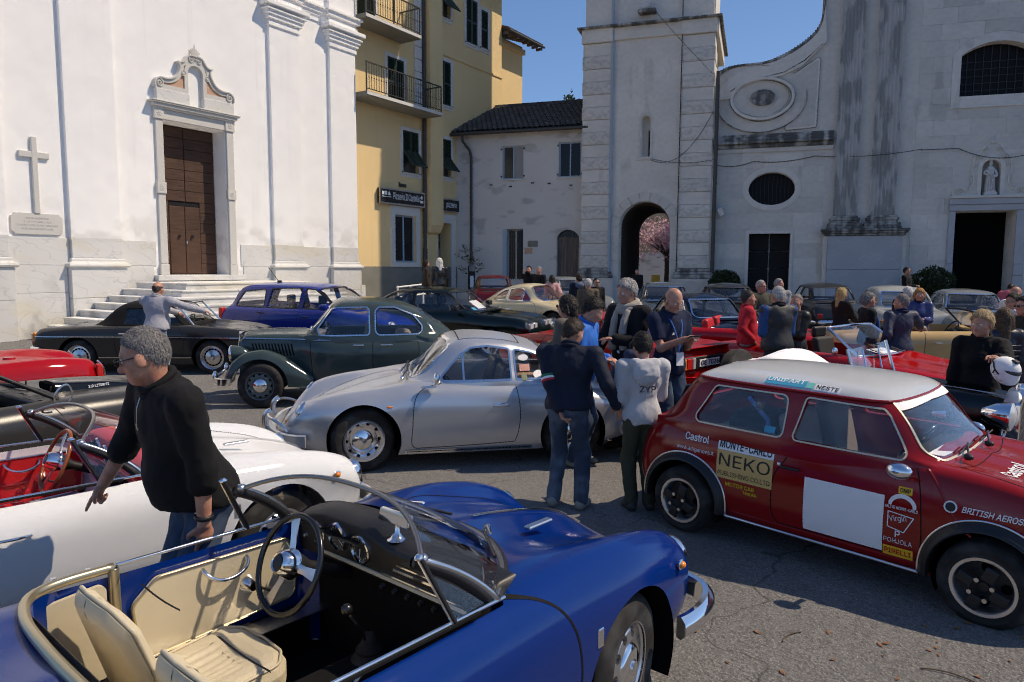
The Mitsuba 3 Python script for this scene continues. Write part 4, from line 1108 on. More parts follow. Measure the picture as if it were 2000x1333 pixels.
def sample_half(P, m, lin=False):
 """P (n, k, 2): control points from the top centre outwards; returns m points along a smooth curve for every section."""
 d = np.linalg.norm(np.diff(P.mean(0), axis=0), axis=1)
 t = np.r_[0, np.cumsum(np.maximum(d, .03))]
 mir = P[:, 1:2] * [-1, 1]
 Q = np.concatenate([mir, P], 1); tt = np.r_[-t[1], t]
 fn = PchipInterpolator if lin else CubicSpline
 s = fn(tt, Q, axis=1)
 u = np.linspace(0, 1, m)
 return s(u * t[-1])

def body_loft(S, n=84, m=24):
 x0, x1 = S['zt'][0][0], S['zt'][-1][0]
 u = np.linspace(-.5, .5, n)
 xs = (x0 + x1) / 2 + (x1 - x0) / 2 * (.55 * np.sin(np.pi * u) + .45 * 2 * u)
 g = lambda k, d=None: ev(S.get(k, d), xs, S.get('sig', 1.2))
 zt, w, zm, zb = g('zt'), g('w'), g('zm'), g('zb')
 zf = g('zf') if 'zf' in S else zt
 yv, yf, wl, wb = g('yv', .5), g('yf', .84), g('wl', .985), g('wb', .90)
 zv = (zt * .5 + zf * .5) + g('dv', 0.0)
 zl = zb + (zm - zb) * S.get('kl', .45)
 P = np.stack([np.stack([w * 0, zt], 1), np.stack([yv * w, zv], 1), np.stack([yf * w, zf], 1), np.stack([w * S.get('ws', .985), zf - (zf - zm) * S.get('ks', .42)], 1), np.stack([w, zm], 1), np.stack([wl * w, zl], 1), np.stack([wb * w, zb], 1)], 1)
 H = sample_half(P, m, S.get('lin', False))
 H[:, :, 1] = np.maximum(H[:, :, 1], zb[:, None])
 L = np.concatenate([np.repeat(xs[:, None, None], m, 1), H], 2)
 c = np.stack([xs, xs * 0, zb], 1)[:, None]
 R = np.concatenate([L, c, (L * [1, -1, 1])[:, :0:-1]], 1)
 return ring_loft(R)

def gh_loft(P, t=0.0, n=70, m=20, drop=.12):
 """Greenhouse: zr roof height, wr roof half-width, wb belt half-width, zb belt height, all along x; t = inset."""
 x0, x1 = P['zr'][0][0], P['zr'][-1][0]
 u = np.linspace(-.5, .5, n)
 xs = (x0 + x1) / 2 + (x1 - x0) / 2 * (.6 * np.sin(np.pi * u) + .4 * 2 * u)
 sg = P.get('sig', 1.0)
 zr, wr, wb, zb = (ev(P[k], xs, sg) for k in ('zr', 'wr', 'wb', 'zb'))
 slope = np.abs(np.gradient(zr, xs))
 zr = zr - t * np.sqrt(1 + np.minimum(slope, 3.0) ** 2); wr = wr - t; wb = wb - t
 h = np.maximum(zr - zb, .0)
 c = np.minimum(P.get('crown', .05), h * .3)
 e = np.minimum(P.get('edge', .09), h * .35)
 A = np.stack([wr * 0, zr], 1)
 B = np.stack([wr * .55, zr - c * .32], 1)
 C = np.stack([wr * .90, zr - c], 1)
 D = np.stack([wr + (wb - wr) * .06, zr - c - e * .75], 1)
 E = np.stack([wr + (wb - wr) * .55, zb + (zr - c - e - zb) * .48], 1)
 Fp = np.stack([wb, zb - .0 * h], 1)
 Gp = np.stack([wb + .01, zb - drop], 1)
 H = sample_half(np.stack([A, B, C, D, E, Fp, Gp], 1), m, True)
 L = np.concatenate([np.repeat(xs[:, None, None], m, 1), H], 2)
 cc = np.stack([xs, xs * 0, zb - drop], 1)[:, None]
 R = np.concatenate([L, cc, (L * [1, -1, 1])[:, :0:-1]], 1)
 return ring_loft(R)

def offset(mesh, d):
 m = trimesh.Trimesh(mesh.vertices, mesh.faces, process=True)
 return tm(m.vertices + m.vertex_normals * d, m.faces)

def skin(solid, cutter):
 """The part of the solid's own surface that lies inside the cutter, as an open sheet."""
 s = solid.as_original(); oid = s.original_id()
 r = (s ^ cutter).to_mesh()
 ri, ro = np.array(r.run_index), np.array(r.run_original_id)
 f = np.array(r.tri_verts)
 keep = [f[ri[i] // 3:ri[i + 1] // 3] for i in range(len(ro)) if ro[i] == oid]
 if not keep: return None
 f = np.vstack(keep)
 if not len(f): return None
 us, inv = np.unique(f, return_inverse=True)
 return tm(np.array(r.vert_properties)[us, :3], inv.reshape(-1, 3))

def ycyl(x, z, r, y0, y1, n=56):
 return m3.Manifold.cylinder(y1 - y0, r, r, n).transform(np.array([[1, 0, 0, x], [0, 0, -1, y1], [0, 1, 0, z]], float))

def tyre_mesh(r, w, rr, grooves=True):
 p = [(rr, -.03), (rr - .004, -.006), (rr + .012, .0), (rr + (r - rr) * .5, .010), (r - .028, .004), (r - .010, -.012), (r - .002, -.03)]
 if grooves:
  for k in np.linspace(-.045, -w + .045, 4): p += [(r, k + .008), (r - .008, k + .004), (r - .008, k - .004), (r, k - .008)]
 else: p += [(r, -.05), (r, -w + .05)]
 p += [(r - .010, -w + .012), (r - .03, -w), (rr, -w)]
 return lathe(p, 56, 'y')

class Car(G):
 def build_body(s, S, m, arches=(), cut=(), n=84, part='body', label=None, smooth=32):
  s.raw = body_loft(S, n); s.outer = man(s.raw); s.offs = {}
  b = s.outer
  for x, r, z, d in arches:
   for sg in (-1, 1):
    y0, y1 = (d, 2) if sg > 0 else (-2, -d)
    b = b - ycyl(x, z, r, y0, y1)
  for c in cut: b = b - c
  s.bodym = m
  s.body_key = s.add(part, b, m, smooth=smooth, label=label)
  for x, r, z, d in arches:
   for sg in (-1, 1):
    a = np.linspace(math.radians(-30), math.radians(210), 30)
    q = [(x + (r - .004) * math.cos(t), z + (r - .004) * math.sin(t)) for t in a]
    yo = d + .005
    v = [(px, sg * yo, pz) for px, pz in q] + [(px, sg * (s.arch_y(x) - .02), pz) for px, pz in q] + [(x, sg * yo, z)]
    k = len(q); i = np.arange(k - 1)
    f = np.vstack([np.stack([i, i + 1, i + 1 + k], 1), np.stack([i, i + 1 + k, i + k], 1), np.stack([i * 0 + 2 * k, i, i + 1], 1)])
    s.add('wheel_arch', tm(v, f), 'm_void')
 def arch_y(s, x):
  v = s.raw.vertices
  return np.abs(v[np.abs(v[:, 0] - x) < .06][:, 1]).max()
 def off(s, d):
  if d not in s.offs: s.offs[d] = man(offset(s.raw, d))
  return s.offs[d]
 def patch(s, part, poly, m, plane='xz', side=-1, d=.003, rng_=None, label=None, under=None, solid=None, smooth=40):
  if plane == 'xz': a, b = (-2, -.12) if side < 0 else (.12, 2)
  elif plane == 'xy': a, b = (.42, 3)
  else: a, b = (0, 4) if side > 0 else (-4, 0)
  if rng_: a, b = rng_
  return s.add(part, skin(solid or s.off(d), prism(poly, plane, a, b)), m, smooth=smooth, label=label, under=under)
 def line(s, part, pts, m='m_gap', w=.006, sides=(-1, 1), plane='xz', d=.0018, rng_=None, n=40, straight=False, **kw):
  p = np.asarray(pts, float)
  c = p if straight or len(p) < 3 else curve(p, n)
  g = LineString(c).buffer(w / 2, cap_style=2)
  for sd in sides: s.patch(part, g, m, plane, sd, d, rng_, **kw)
 def sticker(s, part, mesh_or_text, x, z, h, m, side=-1, width=None, d=.004, bold=True, rotdeg=0, plane='xz', skew=0, under=None):
  """Printed lettering laid onto the body's side (plane xz, read from outside) or bonnet (xy)."""
  t = text(mesh_or_text, h, bold, .01)
  v = np.asarray(t.vertices); w = np.ptp(v[:, 0]); k = 1 if width is None else width / w
  a, b = (v[:, 0] - v[:, 0].min()) * k, v[:, 1]
  a = a + skew * b
  ca, sa = math.cos(math.radians(rotdeg)), math.sin(math.radians(rotdeg))
  a, b = a * ca - b * sa, a * sa + b * ca
  h_ = v[:, 2] / .01
  if plane == 'xz':
   if side < 0: vv = np.stack([x + a, -2 + h_ * 1.9, z + b], 1)      # right side: reads towards +x
   else: vv = np.stack([x - a, .1 + h_ * 1.9, z + b], 1)
  else: vv = np.stack([x + a, z + b, .4 + h_ * 1.5], 1)
  mm = man(tm(vv, t.faces))
  if mm.volume() < 0: mm = man(tm(vv, np.asarray(t.faces)[:, ::-1]))
  return s.add(part, skin(s.off(d), mm), m, smooth=False, under=under)
 def greenhouse(s, P, m, wins, t=.03, part='roof', glass='m_glass', label=None, rim=None, smooth=32):
  """wins: (plane, polygon, a, b) for each opening; 'xz' openings are made on both sides."""
  raw = gh_loft(P); outer = man(raw); inner = man(gh_loft(P, t, drop=.3))
  sh = outer - inner
  pan = man(gh_loft(P, t * .45)).as_original()
  s.gh = outer; s.ghraw = raw
  cutters = []
  for plane, poly, a, b in wins:
   if plane == 'xz': cutters += [(prism(poly, 'xz', .25, 2), poly, 1), (prism(poly, 'xz', -2, -.25), poly, -1)]
   else: cutters.append((prism(poly, plane, a, b), poly, 0))
  for c, _, _ in cutters: sh = sh - c
  sh = sh - mbox(-5, 5, -3, 3, -1, min(z for _, z in P['zb']) - .1) if True else sh
  k = s.add(part, sh, m, smooth=smooth, label=label)
  s.cabin = man(gh_loft(P, t + .02, drop=.1))
  ro = man(offset(raw, .004))
  for c, poly, sd in cutters:
   s.add('window', skin(pan, c), glass, smooth=40)
   if rim:
    mat_, w = rim
    plane = 'xz' if sd else 'yz'
    rp = poly.buffer(w).difference(poly.buffer(-.004))
    if sd: cc = prism(rp, 'xz', .25, 2) if sd > 0 else prism(rp, 'xz', -2, -.25)
    else:
     bb = c.bounding_box(); cc = prism(rp, 'yz', bb[0], bb[3])
    s.add('window_trim', skin(ro, cc), mat_, smooth=40)
  return k
 def wheel(s, x, sg, yo, r, style, steer=0, w=.15):
  """yo: distance of the tyre's outer face from the middle; sg +1 left, -1 right."""
  st = STYLES[style]; rr = r * st['rr']
  B = tr(x, sg * yo, r) @ rot('z', steer) @ (np.eye(4) if sg < 0 else np.diag([1, -1, 1, 1.0]))
  W = s.node('wheel')
  s.add('tyre', mv(tyre_mesh(r, w, rr), B), 'm_rubber', smooth=35, under=W)
  s.add('barrel', mv(lathe([(rr - .004, -.003), (rr + .004, -.001), (rr + .002, -.008), (rr - .012, -.02), (rr - .014, -w + .02), (rr + .003, -w)], 44, 'y'), B), st['barrel'], smooth=35, under=W)
  s.add('brake', mv(lathe([(0, -.085), (rr - .02, -.085), (rr - .02, -w), (0, -w)], 32, 'y'), B), 'm_void', under=W)
  dd = man(lathe(st['disc'](rr), 48, 'y'))
  if st.get('holes'):
   n, rad, pr, asp = st['holes']
   for i in range(n):
    a = 2 * math.pi * i / n
    c = m3.Manifold.cylinder(.3, rad, rad, 20, True).scale((1, asp, 1)).rotate((90, 0, 0)).translate((pr * rr, 0, 0)).rotate((0, math.degrees(a), 0))
    dd = dd - c
  s.add('rim', mv(dd, B), st['paint'], smooth=30, under=W)
  if st.get('cap'): s.add('hubcap', mv(lathe(st['cap'](rr), 36, 'y'), B), st.get('capmat', 'm_chrome'), smooth=45, under=W)
  if st.get('nuts'):
   n, pr = st['nuts']
   s.add('wheel_nuts', mv(cat(*[mv(cyl((0, -.0, 0), (0, -.03, 0), .014, 6), tr(pr * rr * math.cos(2 * math.pi * i / n + .4), -st.get('nh', .01), pr * rr * math.sin(2 * math.pi * i / n + .4))) for i in range(n)]), B), 'm_chrome_dull', under=W, kind='stuff')
  if st.get('lip'): s.add('rim_lip', mv(lathe([(rr - .035, -.06), (rr - .022, -.005), (rr - .012, .006), (rr + .006, .008), (rr + .008, -.002)], 44, 'y'), B), st['lip'], smooth=40, under=W)
  if st.get('spokes'):
   n, wd = st['spokes']
   for i in range(n):
    a = 360 * i / n + 22
    s.add('spoke', mv(rbox(.05, rr - .03, -.03, -.002, -wd, wd, .012), B, tr(0, -.012, 0), rot('y', a)), st['paint'], smooth=30, under=W)
 def lamp(s, part, c, r, direction, rim='m_chrome', lens='m_lamp_glass', depth=.05, dome=.035):
  d = np.array(direction, float); d /= np.linalg.norm(d)
  z = np.array([0, 0, 1.0]); R = np.eye(4)
  R[:3, :3] = trimesh.geometry.align_vectors(z, d)[:3, :3]; R[:3, 3] = c
  k = s.node(part)
  s.add('rim', mv(lathe([(r * .84, .012), (r * .9, .022), (r, .012), (r * 1.04, -.01), (r * 1.0, -depth)], 32), R), rim, smooth=40, under=k)
  s.add('lens', mv(lathe([(0, dome), (r * .5, dome * .78), (r * .86, .008), (r * .86, -.02)], 28), R), lens, smooth=40, under=k)
 def bumper(s, part, pts, h, d, m='m_chrome', bev=.02):
  """Bar swept along pts (x, y, z)."""
  p = curve(pts, 40)
  t = np.gradient(p, axis=0); t[:, 2] = 0; t /= np.linalg.norm(t, axis=1, keepdims=True)
  nrm = np.stack([t[:, 1], -t[:, 0], t[:, 2] * 0], 1)
  prof = [(-d, -h * .9), (-d * .1, -h), (d * .75, -h * .55), (d, 0), (d * .75, h * .55), (-d * .1, h), (-d, h * .9)]
  R = np.stack([p + nrm * a + np.array([0, 0, b]) for a, b in prof], 1)
  return s.add(part, ring_loft(R), m, smooth=50)

STYLES = {
 'alfa': dict(rr=.60, barrel='m_alu', paint='m_alu', disc=lambda R: [(0, -.012), (R * .50, -.012), (R * .60, -.004), (R * .82, -.012), (R * .93, -.03), (R * .99, -.02), (R * .99, -.04), (R * .9, -.05), (0, -.05)], holes=(10, .021, .76, 1.0), cap=lambda R: [(0, .022), (R * .16, .022), (R * .18, .014), (R * .40, .012), (R * .50, .0), (R * .54, -.012)]),
 'porsche': dict(rr=.63, barrel='m_chrome', paint='m_chrome', disc=lambda R: [(0, -.04), (R * .62, -.04), (R * .72, -.055), (R * .82, -.04), (R * .90, -.06), (R * .99, -.05), (R * .99, -.07), (0, -.075)], holes=(10, .014, .80, 1.3), cap=lambda R: [(0, .012), (R * .10, .012), (R * .13, .002), (R * .35, -.006), (R * .5, -.02), (R * .58, -.04)], lip='m_chrome'),
 'lancia': dict(rr=.62, barrel='m_wheel_grey', paint='m_wheel_grey', disc=lambda R: [(0, -.02), (R * .58, -.02), (R * .68, -.008), (R * .84, -.014), (R * .93, -.03), (R * .99, -.02), (R * .99, -.045), (0, -.055)], holes=(12, .014, .80, 1.5), cap=lambda R: [(0, .035), (R * .15, .034), (R * .4, .018), (R * .52, -.004), (R * .54, -.02)]),
 'mini': dict(rr=.66, barrel='m_alu', paint='m_black', disc=lambda R: [(0, -.055), (R * .2, -.05), (R * .3, -.06), (R * .84, -.062), (R * .9, -.05), (R * .9, -.08), (0, -.085)], spokes=(4, .035), lip='m_alu', nuts=(4, .36), nh=.03, cap=lambda R: [(0, -.005), (R * .16, -.008), (R * .2, -.03), (R * .2, -.055)], capmat='m_black', holes=(4, .03, .62, 1.0)),
 'steel': dict(rr=.62, barrel='m_wheel_grey', paint='m_wheel_silver', disc=lambda R: [(0, -.02), (R * .5, -.02), (R * .6, -.008), (R * .84, -.014), (R * .93, -.03), (R * .99, -.02), (R * .99, -.045), (0, -.055)], holes=(8, .018, .76, 1.0), cap=lambda R: [(0, .02), (R * .3, .016), (R * .46, -.004), (R * .5, -.02)]),
 'wire': dict(rr=.68, barrel='m_chrome_dull', paint='m_chrome_dull', disc=lambda R: [(0, -.01), (R * .25, -.02), (R * .6, -.04), (R * .96, -.05), (R * .96, -.06), (0, -.06)], holes=(16, .016, .7, 1.9), cap=lambda R: [(0, .03), (R * .15, .028), (R * .22, .0), (R * .25, -.02)]),
 'alloy': dict(rr=.68, barrel='m_alu', paint='m_alu', disc=lambda R: [(0, -.02), (R * .4, -.02), (R * .9, -.02), (R * .98, -.01), (R * .98, -.04), (0, -.05)], holes=(5, .045, .64, 1.3), cap=lambda R: [(0, -.005), (R * .2, -.008), (R * .22, -.02)], capmat='m_alu'),
}
mat('m_wheel_grey', (.085, .105, .105), .35, coat=.6)
mat('m_wheel_silver', (.42, .42, .43), .35, .5)
mat('m_seat_dark', (.02, .02, .022), .7)
mat('m_carpet', (.010, .010, .011), .95, spec=.1)

def torus(R, r, M, n=40, k=8):
 a = np.linspace(0, 2 * np.pi, n, endpoint=False)
 return mv(tube(np.c_[R * np.cos(a), R * np.sin(a), a * 0], r, k, closed=True), M)

def cushion(c, size, r=.05, M=None):
 m = rbox(-size[0] / 2, size[0] / 2, -size[1] / 2, size[1] / 2, -size[2] / 2, size[2] / 2, r, 14)
 return mv(m, tr(*c), M if M is not None else np.eye(4))

def simple_seats(car, x, ys, z, m, head=False, under=None, w=.44, h=.55):
 for y in ys:
  k = car.node('seat')
  car.add('cushion', cushion((x, y, z), (.48, w, .16), .06), m, smooth=35, under=k)
  car.add('backrest', cushion((x - .26, y, z + h * .5), (.13, w, h), .055, rot('y', -14)), m, smooth=35, under=k)
  if head: car.add('headrest', cushion((x - .34, y, z + h + .12), (.09, .26, .18), .04), m, smooth=35, under=k)

def steering(car, c, R, tilt, m_rim='m_black_gloss', m_spoke='m_black', r=.012, spokes=(90, 210, 330), hub='m_black'):
 M = tr(*c) @ rot('y', -90 + tilt)
 k = car.node('steering_wheel')
 car.add('rim', torus(R, r, M), m_rim, smooth=True, under=k)
 for a in spokes:
  car.add('spoke', mv(box(.02, R - .005, -.016, .016, -.022, -.018), M, rot('z', a)), m_spoke, under=k)
 car.add('hub', mv(lathe([(0, .03), (.025, .028), (.04, .012), (.055, -.01), (.05, -.05), (.03, -.1), (.028, -.3)], 24), M), hub, smooth=40, under=k)
 return M, k
# ------------------------------------------------------------------ paints
paint('p_blue', (.004, .052, .32))
paint('p_white', (.84, .85, .86))
paint('p_silver', (.46, .48, .51), .3)
scene['p_silver'] = {'type': 'twosided', 'b': {'type': 'principled', 'base_color': rgb((.5, .52, .55)), 'metallic': .6, 'roughness': .28, 'clearcoat': 1.0, 'clearcoat_gloss': .98}}
paint('p_slate', (.095, .135, .135))
paint('p_darkgrey', (.055, .056, .058))
paint('p_red_shaded', (.16, .01, .012))  # red with the shadow over the far hatchback put into the paint
bsdf('p_black_reflect', {'type': 'twosided', 'b': {'type': 'roughplastic', 'diffuse_reflectance': rgb((.085, .083, .08)), 'alpha': .12, 'int_ior': 1.5, 'nonlinear': True}})  # black paint greyed to stand for the sunlit church reflected in the bonnet
paint('p_estate', (.010, .045, .40))
paint('p_green', (.006, .016, .014))
paint('p_cream', (.76, .70, .52))
paint('p_mini', (.45, .018, .018))
paint('p_miniroof', (.70, .72, .73))
paint('p_red', (.62, .012, .012))
paint('p_redder', (.56, .010, .016))
paint('p_black', (.007, .007, .008))
paint('p_navy', (.008, .014, .045))
paint('p_greyblue', (.13, .16, .19))
paint('p_beige', (.72, .57, .30))
paint('p_oldwhite', (.55, .56, .54))
paint('p_silvergrey', (.34, .36, .37))
mat('m_hood_cloth', (.012, .012, .013), .9, spec=.2)
mat('m_red_leather', (.45, .012, .014), .45, spec=.5)
mat('m_tan', (.30, .17, .08), .6)
mat('m_wood_rim', (.25, .07, .015), .15, coat=1.0)
mat('m_gold_trim', (.50, .43, .28), .25, .8)
mat('m_ivory', (.62, .57, .42), .5)
mat('m_gauge', (.03, .03, .025), .3, coat=.8)
mat('m_frame', (.30, .29, .28), .3, .9)
mat('m_mirror', (.75, .77, .8), .03, 1.0)

# ------------------------------------------------------------------ the two open spiders
SPIDER = dict(
 zt=[(-2.06, .50), (-2.0, .60), (-1.8, .73), (-1.4, .82), (-.95, .86), (-.5, .87), (.45, .885), (.62, .90), (.85, .885), (1.2, .83), (1.5, .75), (1.68, .65), (1.77, .55), (1.80, .48)],
 zf=[(-2.06, .48), (-2.0, .62), (-1.8, .755), (-1.4, .83), (-.9, .845), (-.3, .835), (.4, .845), (.8, .855), (1.1, .85), (1.4, .81), (1.62, .745), (1.74, .66), (1.79, .55), (1.80, .48)],
 w=[(-2.06, .40), (-2.02, .54), (-1.85, .68), (-1.3, .765), (-.5, .775), (.4, .775), (1.0, .775), (1.4, .755), (1.65, .715), (1.76, .64), (1.80, .50)],
 zm=[(-2.06, .44), (-1.7, .55), (-.5, .56), (1.0, .56), (1.6, .52), (1.8, .45)], zb=[(-2.06, .40), (-1.8, .32), (-1.4, .26), (1.4, .26), (1.65, .32), (1.8, .42)],
 dv=[(-2.06, 0), (.5, 0), (.8, -.012), (1.2, -.045), (1.6, -.06), (1.75, -.02), (1.8, 0)], yf=[(-2.06, .8), (.4, .87), (1.0, .85), (1.8, .84)], yv=[(-2.06, .5), (.5, .5), (1.2, .58), (1.8, .55)], wb=.9)

def spider(label, M, pm, trim, wood=False, pip='m_gold_trim', cat_='car'):
 c = Car('open_spider', label, cat_, M=M)
 cav = rpoly([(-.78, -.60), (-.85, -.3), (-.86, 0), (-.85, .3), (-.78, .60), (-.68, .665), (.34, .665), (.42, .55), (.48, .3), (.50, 0), (.48, -.3), (.42, -.55), (.34, -.665), (-.68, -.665)], .02)
 c.build_body(SPIDER, pm, [(1.10, .355, .32, .50), (-1.10, .355, .32, .50)], [prism(cav, 'xy', .24, 2)], n=100)
 # tub: floor and inner walls
 inner = cav.buffer(-.004)
 fl = extr(inner, .02); fl.apply_translation((0, 0, .235)); c.add('floor', fl, 'm_carpet')
 c.add('tunnel', rbox(-.8, .5, -.12, .12, .2, .44, .06), 'm_carpet', smooth=35)
 c.add('bulkhead', box(.40, .47, -.655, .655, .25, .74), 'm_carpet')
 for sg in (-1, 1):
  c.add('sill_carpet', box(-.95, .54, min(sg * .655, sg * .62), max(sg * .655, sg * .62), .25, .44), 'm_carpet')
  dp = rpoly([(-.40, .46), (.30, .50), (.32, .70), (.27, .79), (-.33, .79), (-.43, .70)], .05)
  pn = wallpoly(dp, 0, .02)
  c.add('door_panel', mv(pn, tr(0, sg * .648 - .01, 0)), trim, smooth=False)
  a = np.linspace(0, 1, 60)
  c.add('panel_piping', tube([(x, sg * .636, z) for x, z in np.array(dp.exterior.coords)[:-1]], .006, 6, closed=True), pip, smooth=True)
  c.add('door_pull', tube(curve([(-.14, sg * .634, .765), (-.125, sg * .60, .735), (-.09, sg * .585, .715), (.0, sg * .585, .715), (.045, sg * .60, .735), (.06, sg * .634, .765)], 20), .009, 8), 'm_chrome', smooth=True)
  k = c.node('window_crank')
  c.add('boss', mv(lathe([(0, .05), (.02, .048), (.03, .03), (.04, .01), (.045, 0)], 20, 'y'), tr(.07, sg * .64, .63), np.diag([1, 1.0 if sg > 0 else -1, 1, 1])), 'm_chrome', smooth=40, under=k)
  c.add('arm', tube([(.07, sg * .60, .63), (.13, sg * .59, .60), (.16, sg * .585, .58)], .007, 6), 'm_black', under=k)
  c.add('sill_plate', box(-.5, .4, min(sg * .62, sg * .50), max(sg * .62, sg * .50), .441, .447), 'm_alu')
  c.add('rear_quarter_panel', mv(wallpoly(rpoly([(-.80, .45), (-.52, .45), (-.52, .83), (-.80, .80)], .03), 0, .02), tr(0, sg * .645 - .01, 0)), trim)
  c.add('pillar_trim', tube([(-.485, sg * .655, .87), (-.485, sg * .648, .65), (-.47, sg * .645, .42)], .022, 8), pip, smooth=True)
  c.add('belt_chrome', tube([(x, sg * .667, .878 if x < .45 else .884) for x in np.linspace(-.47, .34, 12)], .008, 6), 'm_chrome', smooth=True)
  c.add('door_glass_slot', box(-.46, .20, min(sg * .672, sg * .684), max(sg * .672, sg * .684), .868, .877), 'm_gap')
  for x in (-.56, -.68): c.add('hood_stud', cat(lathe([(0, .03), (.010, .028), (.012, .02), (.005, .012), (.006, 0), (.014, 0)], 12).apply_translation((x, sg * .70, .855))), 'm_chrome', smooth=40)
 # rear rim of the cockpit and sloping shelf
 rim = [(-.48, .668), (-.66, .665), (-.77, .62), (-.83, .5), (-.86, .25), (-.865, 0), (-.86, -.25), (-.83, -.5), (-.77, -.62), (-.66, -.665), (-.48, -.668)]
 rp = curve([(x, y, .872) for x, y in rim], 60)
 c.add('cockpit_rim', tube(rp, .020, 8), pip, smooth=True)
 sh = [(-.82, .87), (-.80, .84), (-.74, .62), (-.72, .30)]
 v = [(x, y, z) for x, z in sh for y in np.linspace(-.55, .55, 9)]
 i, j = np.meshgrid(np.arange(3), np.arange(8), indexing='ij'); a = i * 9 + j
 c.add('rear_shelf', tm(v, np.concatenate([np.stack([a, a + 9, a + 10], -1).reshape(-1, 3), np.stack([a, a + 10, a + 1], -1).reshape(-1, 3)])), trim, smooth=True)
 # seats: shaped bucket backs with piping
 for y in (.33, -.33):
  k = c.node('seat')
  base = rpoly([(-.30, -.22), (.20, -.235), (.26, -.15), (.27, 0), (.26, .15), (.20, .235), (-.30, .22)], .06)
  parts_ = []
  for z, b in ((.36, -.03), (.40, 0), (.46, .004), (.495, -.012), (.512, -.04), (.518, -.075)):
   q = base.buffer(b); parts_.append((z, np.array(q.exterior.coords)))
  hull = [m3.Manifold.extrude(cross(base.buffer(b)), .004).translate((0, 0, z)) for z, b in ((.36, -.03), (.40, 0), (.46, .004), (.495, -.012), (.512, -.04), (.518, -.075))]
  cu = m3.Manifold.batch_hull(hull)
  cm = trimesh.Trimesh(as_tm(cu).vertices, as_tm(cu).faces, process=True).subdivide_to_size(.03)
  vv = np.array(cm.vertices)
  dip = np.exp(-((vv[:, 0] - .0) / .20) ** 2 - (vv[:, 1] / .12) ** 2)
  up = vv[:, 2] > .48
  flt = (np.abs(vv[:, 1]) < .13) & (vv[:, 0] < .10)
  vv[:, 2] -= up * (.03 * dip + .006 * flt * np.cos(vv[:, 1] * 2 * np.pi / .043))
  c.add('cushion', mv(tm(vv, cm.faces), tr(-.25, y, 0), rot('y', -5)), trim, smooth=50, under=k)
  c.add('piping', mv(tube([(px, py, .505) for px, py in np.array(base.buffer(-.012).exterior.coords)[:-1]], .006, 6, closed=True), tr(-.25, y, 0), rot('y', -5)), pip if wood else trim, smooth=True, under=k)
  for o in (-.13, .13): c.add('pleat_edge', mv(tube([(-.26, o, .508), (.10, o, .504)], .004, 5), tr(-.25, y, 0), rot('y', -5)), trim, under=k)
  c.add('cross_piping', mv(tube([(.10, -.14, .503), (.105, 0, .497), (.10, .14, .503)], .004, 5), tr(-.25, y, 0), rot('y', -5)), trim, under=k)
  # back: curved shell
  bp = rpoly([(-.225, 0), (-.24, .25), (-.22, .40), (-.13, .47), (0, .485), (.13, .47), (.22, .40), (.24, .25), (.225, 0)], .03)
  u2 = []
  bm = extr(bp, .10)
  bm = trimesh.Trimesh(bm.vertices, bm.faces, process=True).subdivide_to_size(.035)
  w2 = np.array(bm.vertices)
  yy, zz_, tt = w2[:, 0], w2[:, 1], w2[:, 2]
  edge = np.clip(-np.array([bp.exterior.distance(Point(p0, p1)) for p0, p1 in zip(yy, zz_)]) / .05 + 1, 0, 1)
  th_ = np.where(tt > .05, .05 - (.05 * edge ** 2.0), -.03 + .03 * edge ** 2)
  xx = th_ + .35 * yy ** 2 * 1.6
  c.add('backrest', mv(tm(np.stack([xx, yy, zz_], 1), bm.faces), tr(-.545, y, .46), rot('y', -17)), trim, smooth=60, under=k)
  bpc = np.array(bp.exterior.coords)[:-1]
  c.add('piping', mv(tube([(.35 * 1.6 * a_ ** 2 + .012, a_, b_) for a_, b_ in bpc], .008, 6, closed=True), tr(-.545, y, .46), rot('y', -17)), pip if wood else trim, smooth=True, under=k)
 # dashboard
 dk = c.node('dashboard')
 prof = [(.58, .89), (.48, .912), (.40, .905), (.355, .885), (.34, .86), (.365, .72), (.58, .72)]
 def hood_z(y): return .045 * math.exp(-((y - .32) / .27) ** 4)
 ysd = np.linspace(-.625, .625, 40)
 R_ = np.array([[(x - (.25 * (abs(y) / .655) ** 4 if x > .5 else .03 * (abs(y) / .655) ** 4), y, z + (hood_z(y) if z > .85 else 0)) for x, z in prof] for y in ysd])
 c.add('pad', ring_loft(R_), 'm_black' if not wood else 'm_red_leather', smooth=40, under=dk)
 c.add('trim_strip', box(.352, .364, -.64, .64, .735, .752), 'm_ivory' if not wood else 'm_chrome', under=dk)
 c.add('trim_strip', box(.351, .359, -.64, .05, .758, .764), 'm_chrome', under=dk)
 for gy, gz, gr in ((.50, .832, .060), (.345, .845, .066), (.180, .828, .066)):
  gx = .344 + (.86 - gz) * .15
  g = tr(gx, gy, gz) @ rot('y', -90 - 8)
  c.add('gauge_bezel', mv(lathe([(gr * .84, .002), (gr * .9, .012), (gr, .010), (gr * 1.03, -.01)], 28), g), 'm_chrome', smooth=40, under=dk)
  c.add('gauge_face', mv(lathe([(0, .003), (gr * .86, .003), (gr * .86, -.01)], 28), g), 'm_gauge', under=dk)
  c.add('gauge_needle', mv(box(-.002, .002, -.005, gr * .7, .0035, .005), g, rot('z', 40 * gy * 10)), 'm_white_paint', under=dk)
  c.add('gauge_ticks', mv(cat(*[mv(box(gr * .62, gr * .76, -.0015, .0015, .0034, .0045), rot('z', a_)) for a_ in range(0, 300, 25)]), g), 'm_ivory', under=dk, kind='stuff')
 for z in (.80, .825, .85): c.add('radio_grille', box(.346, .354, -.27, -.06 + .02 * (z != .825), z - .006, z + .004), 'm_chrome', under=dk)
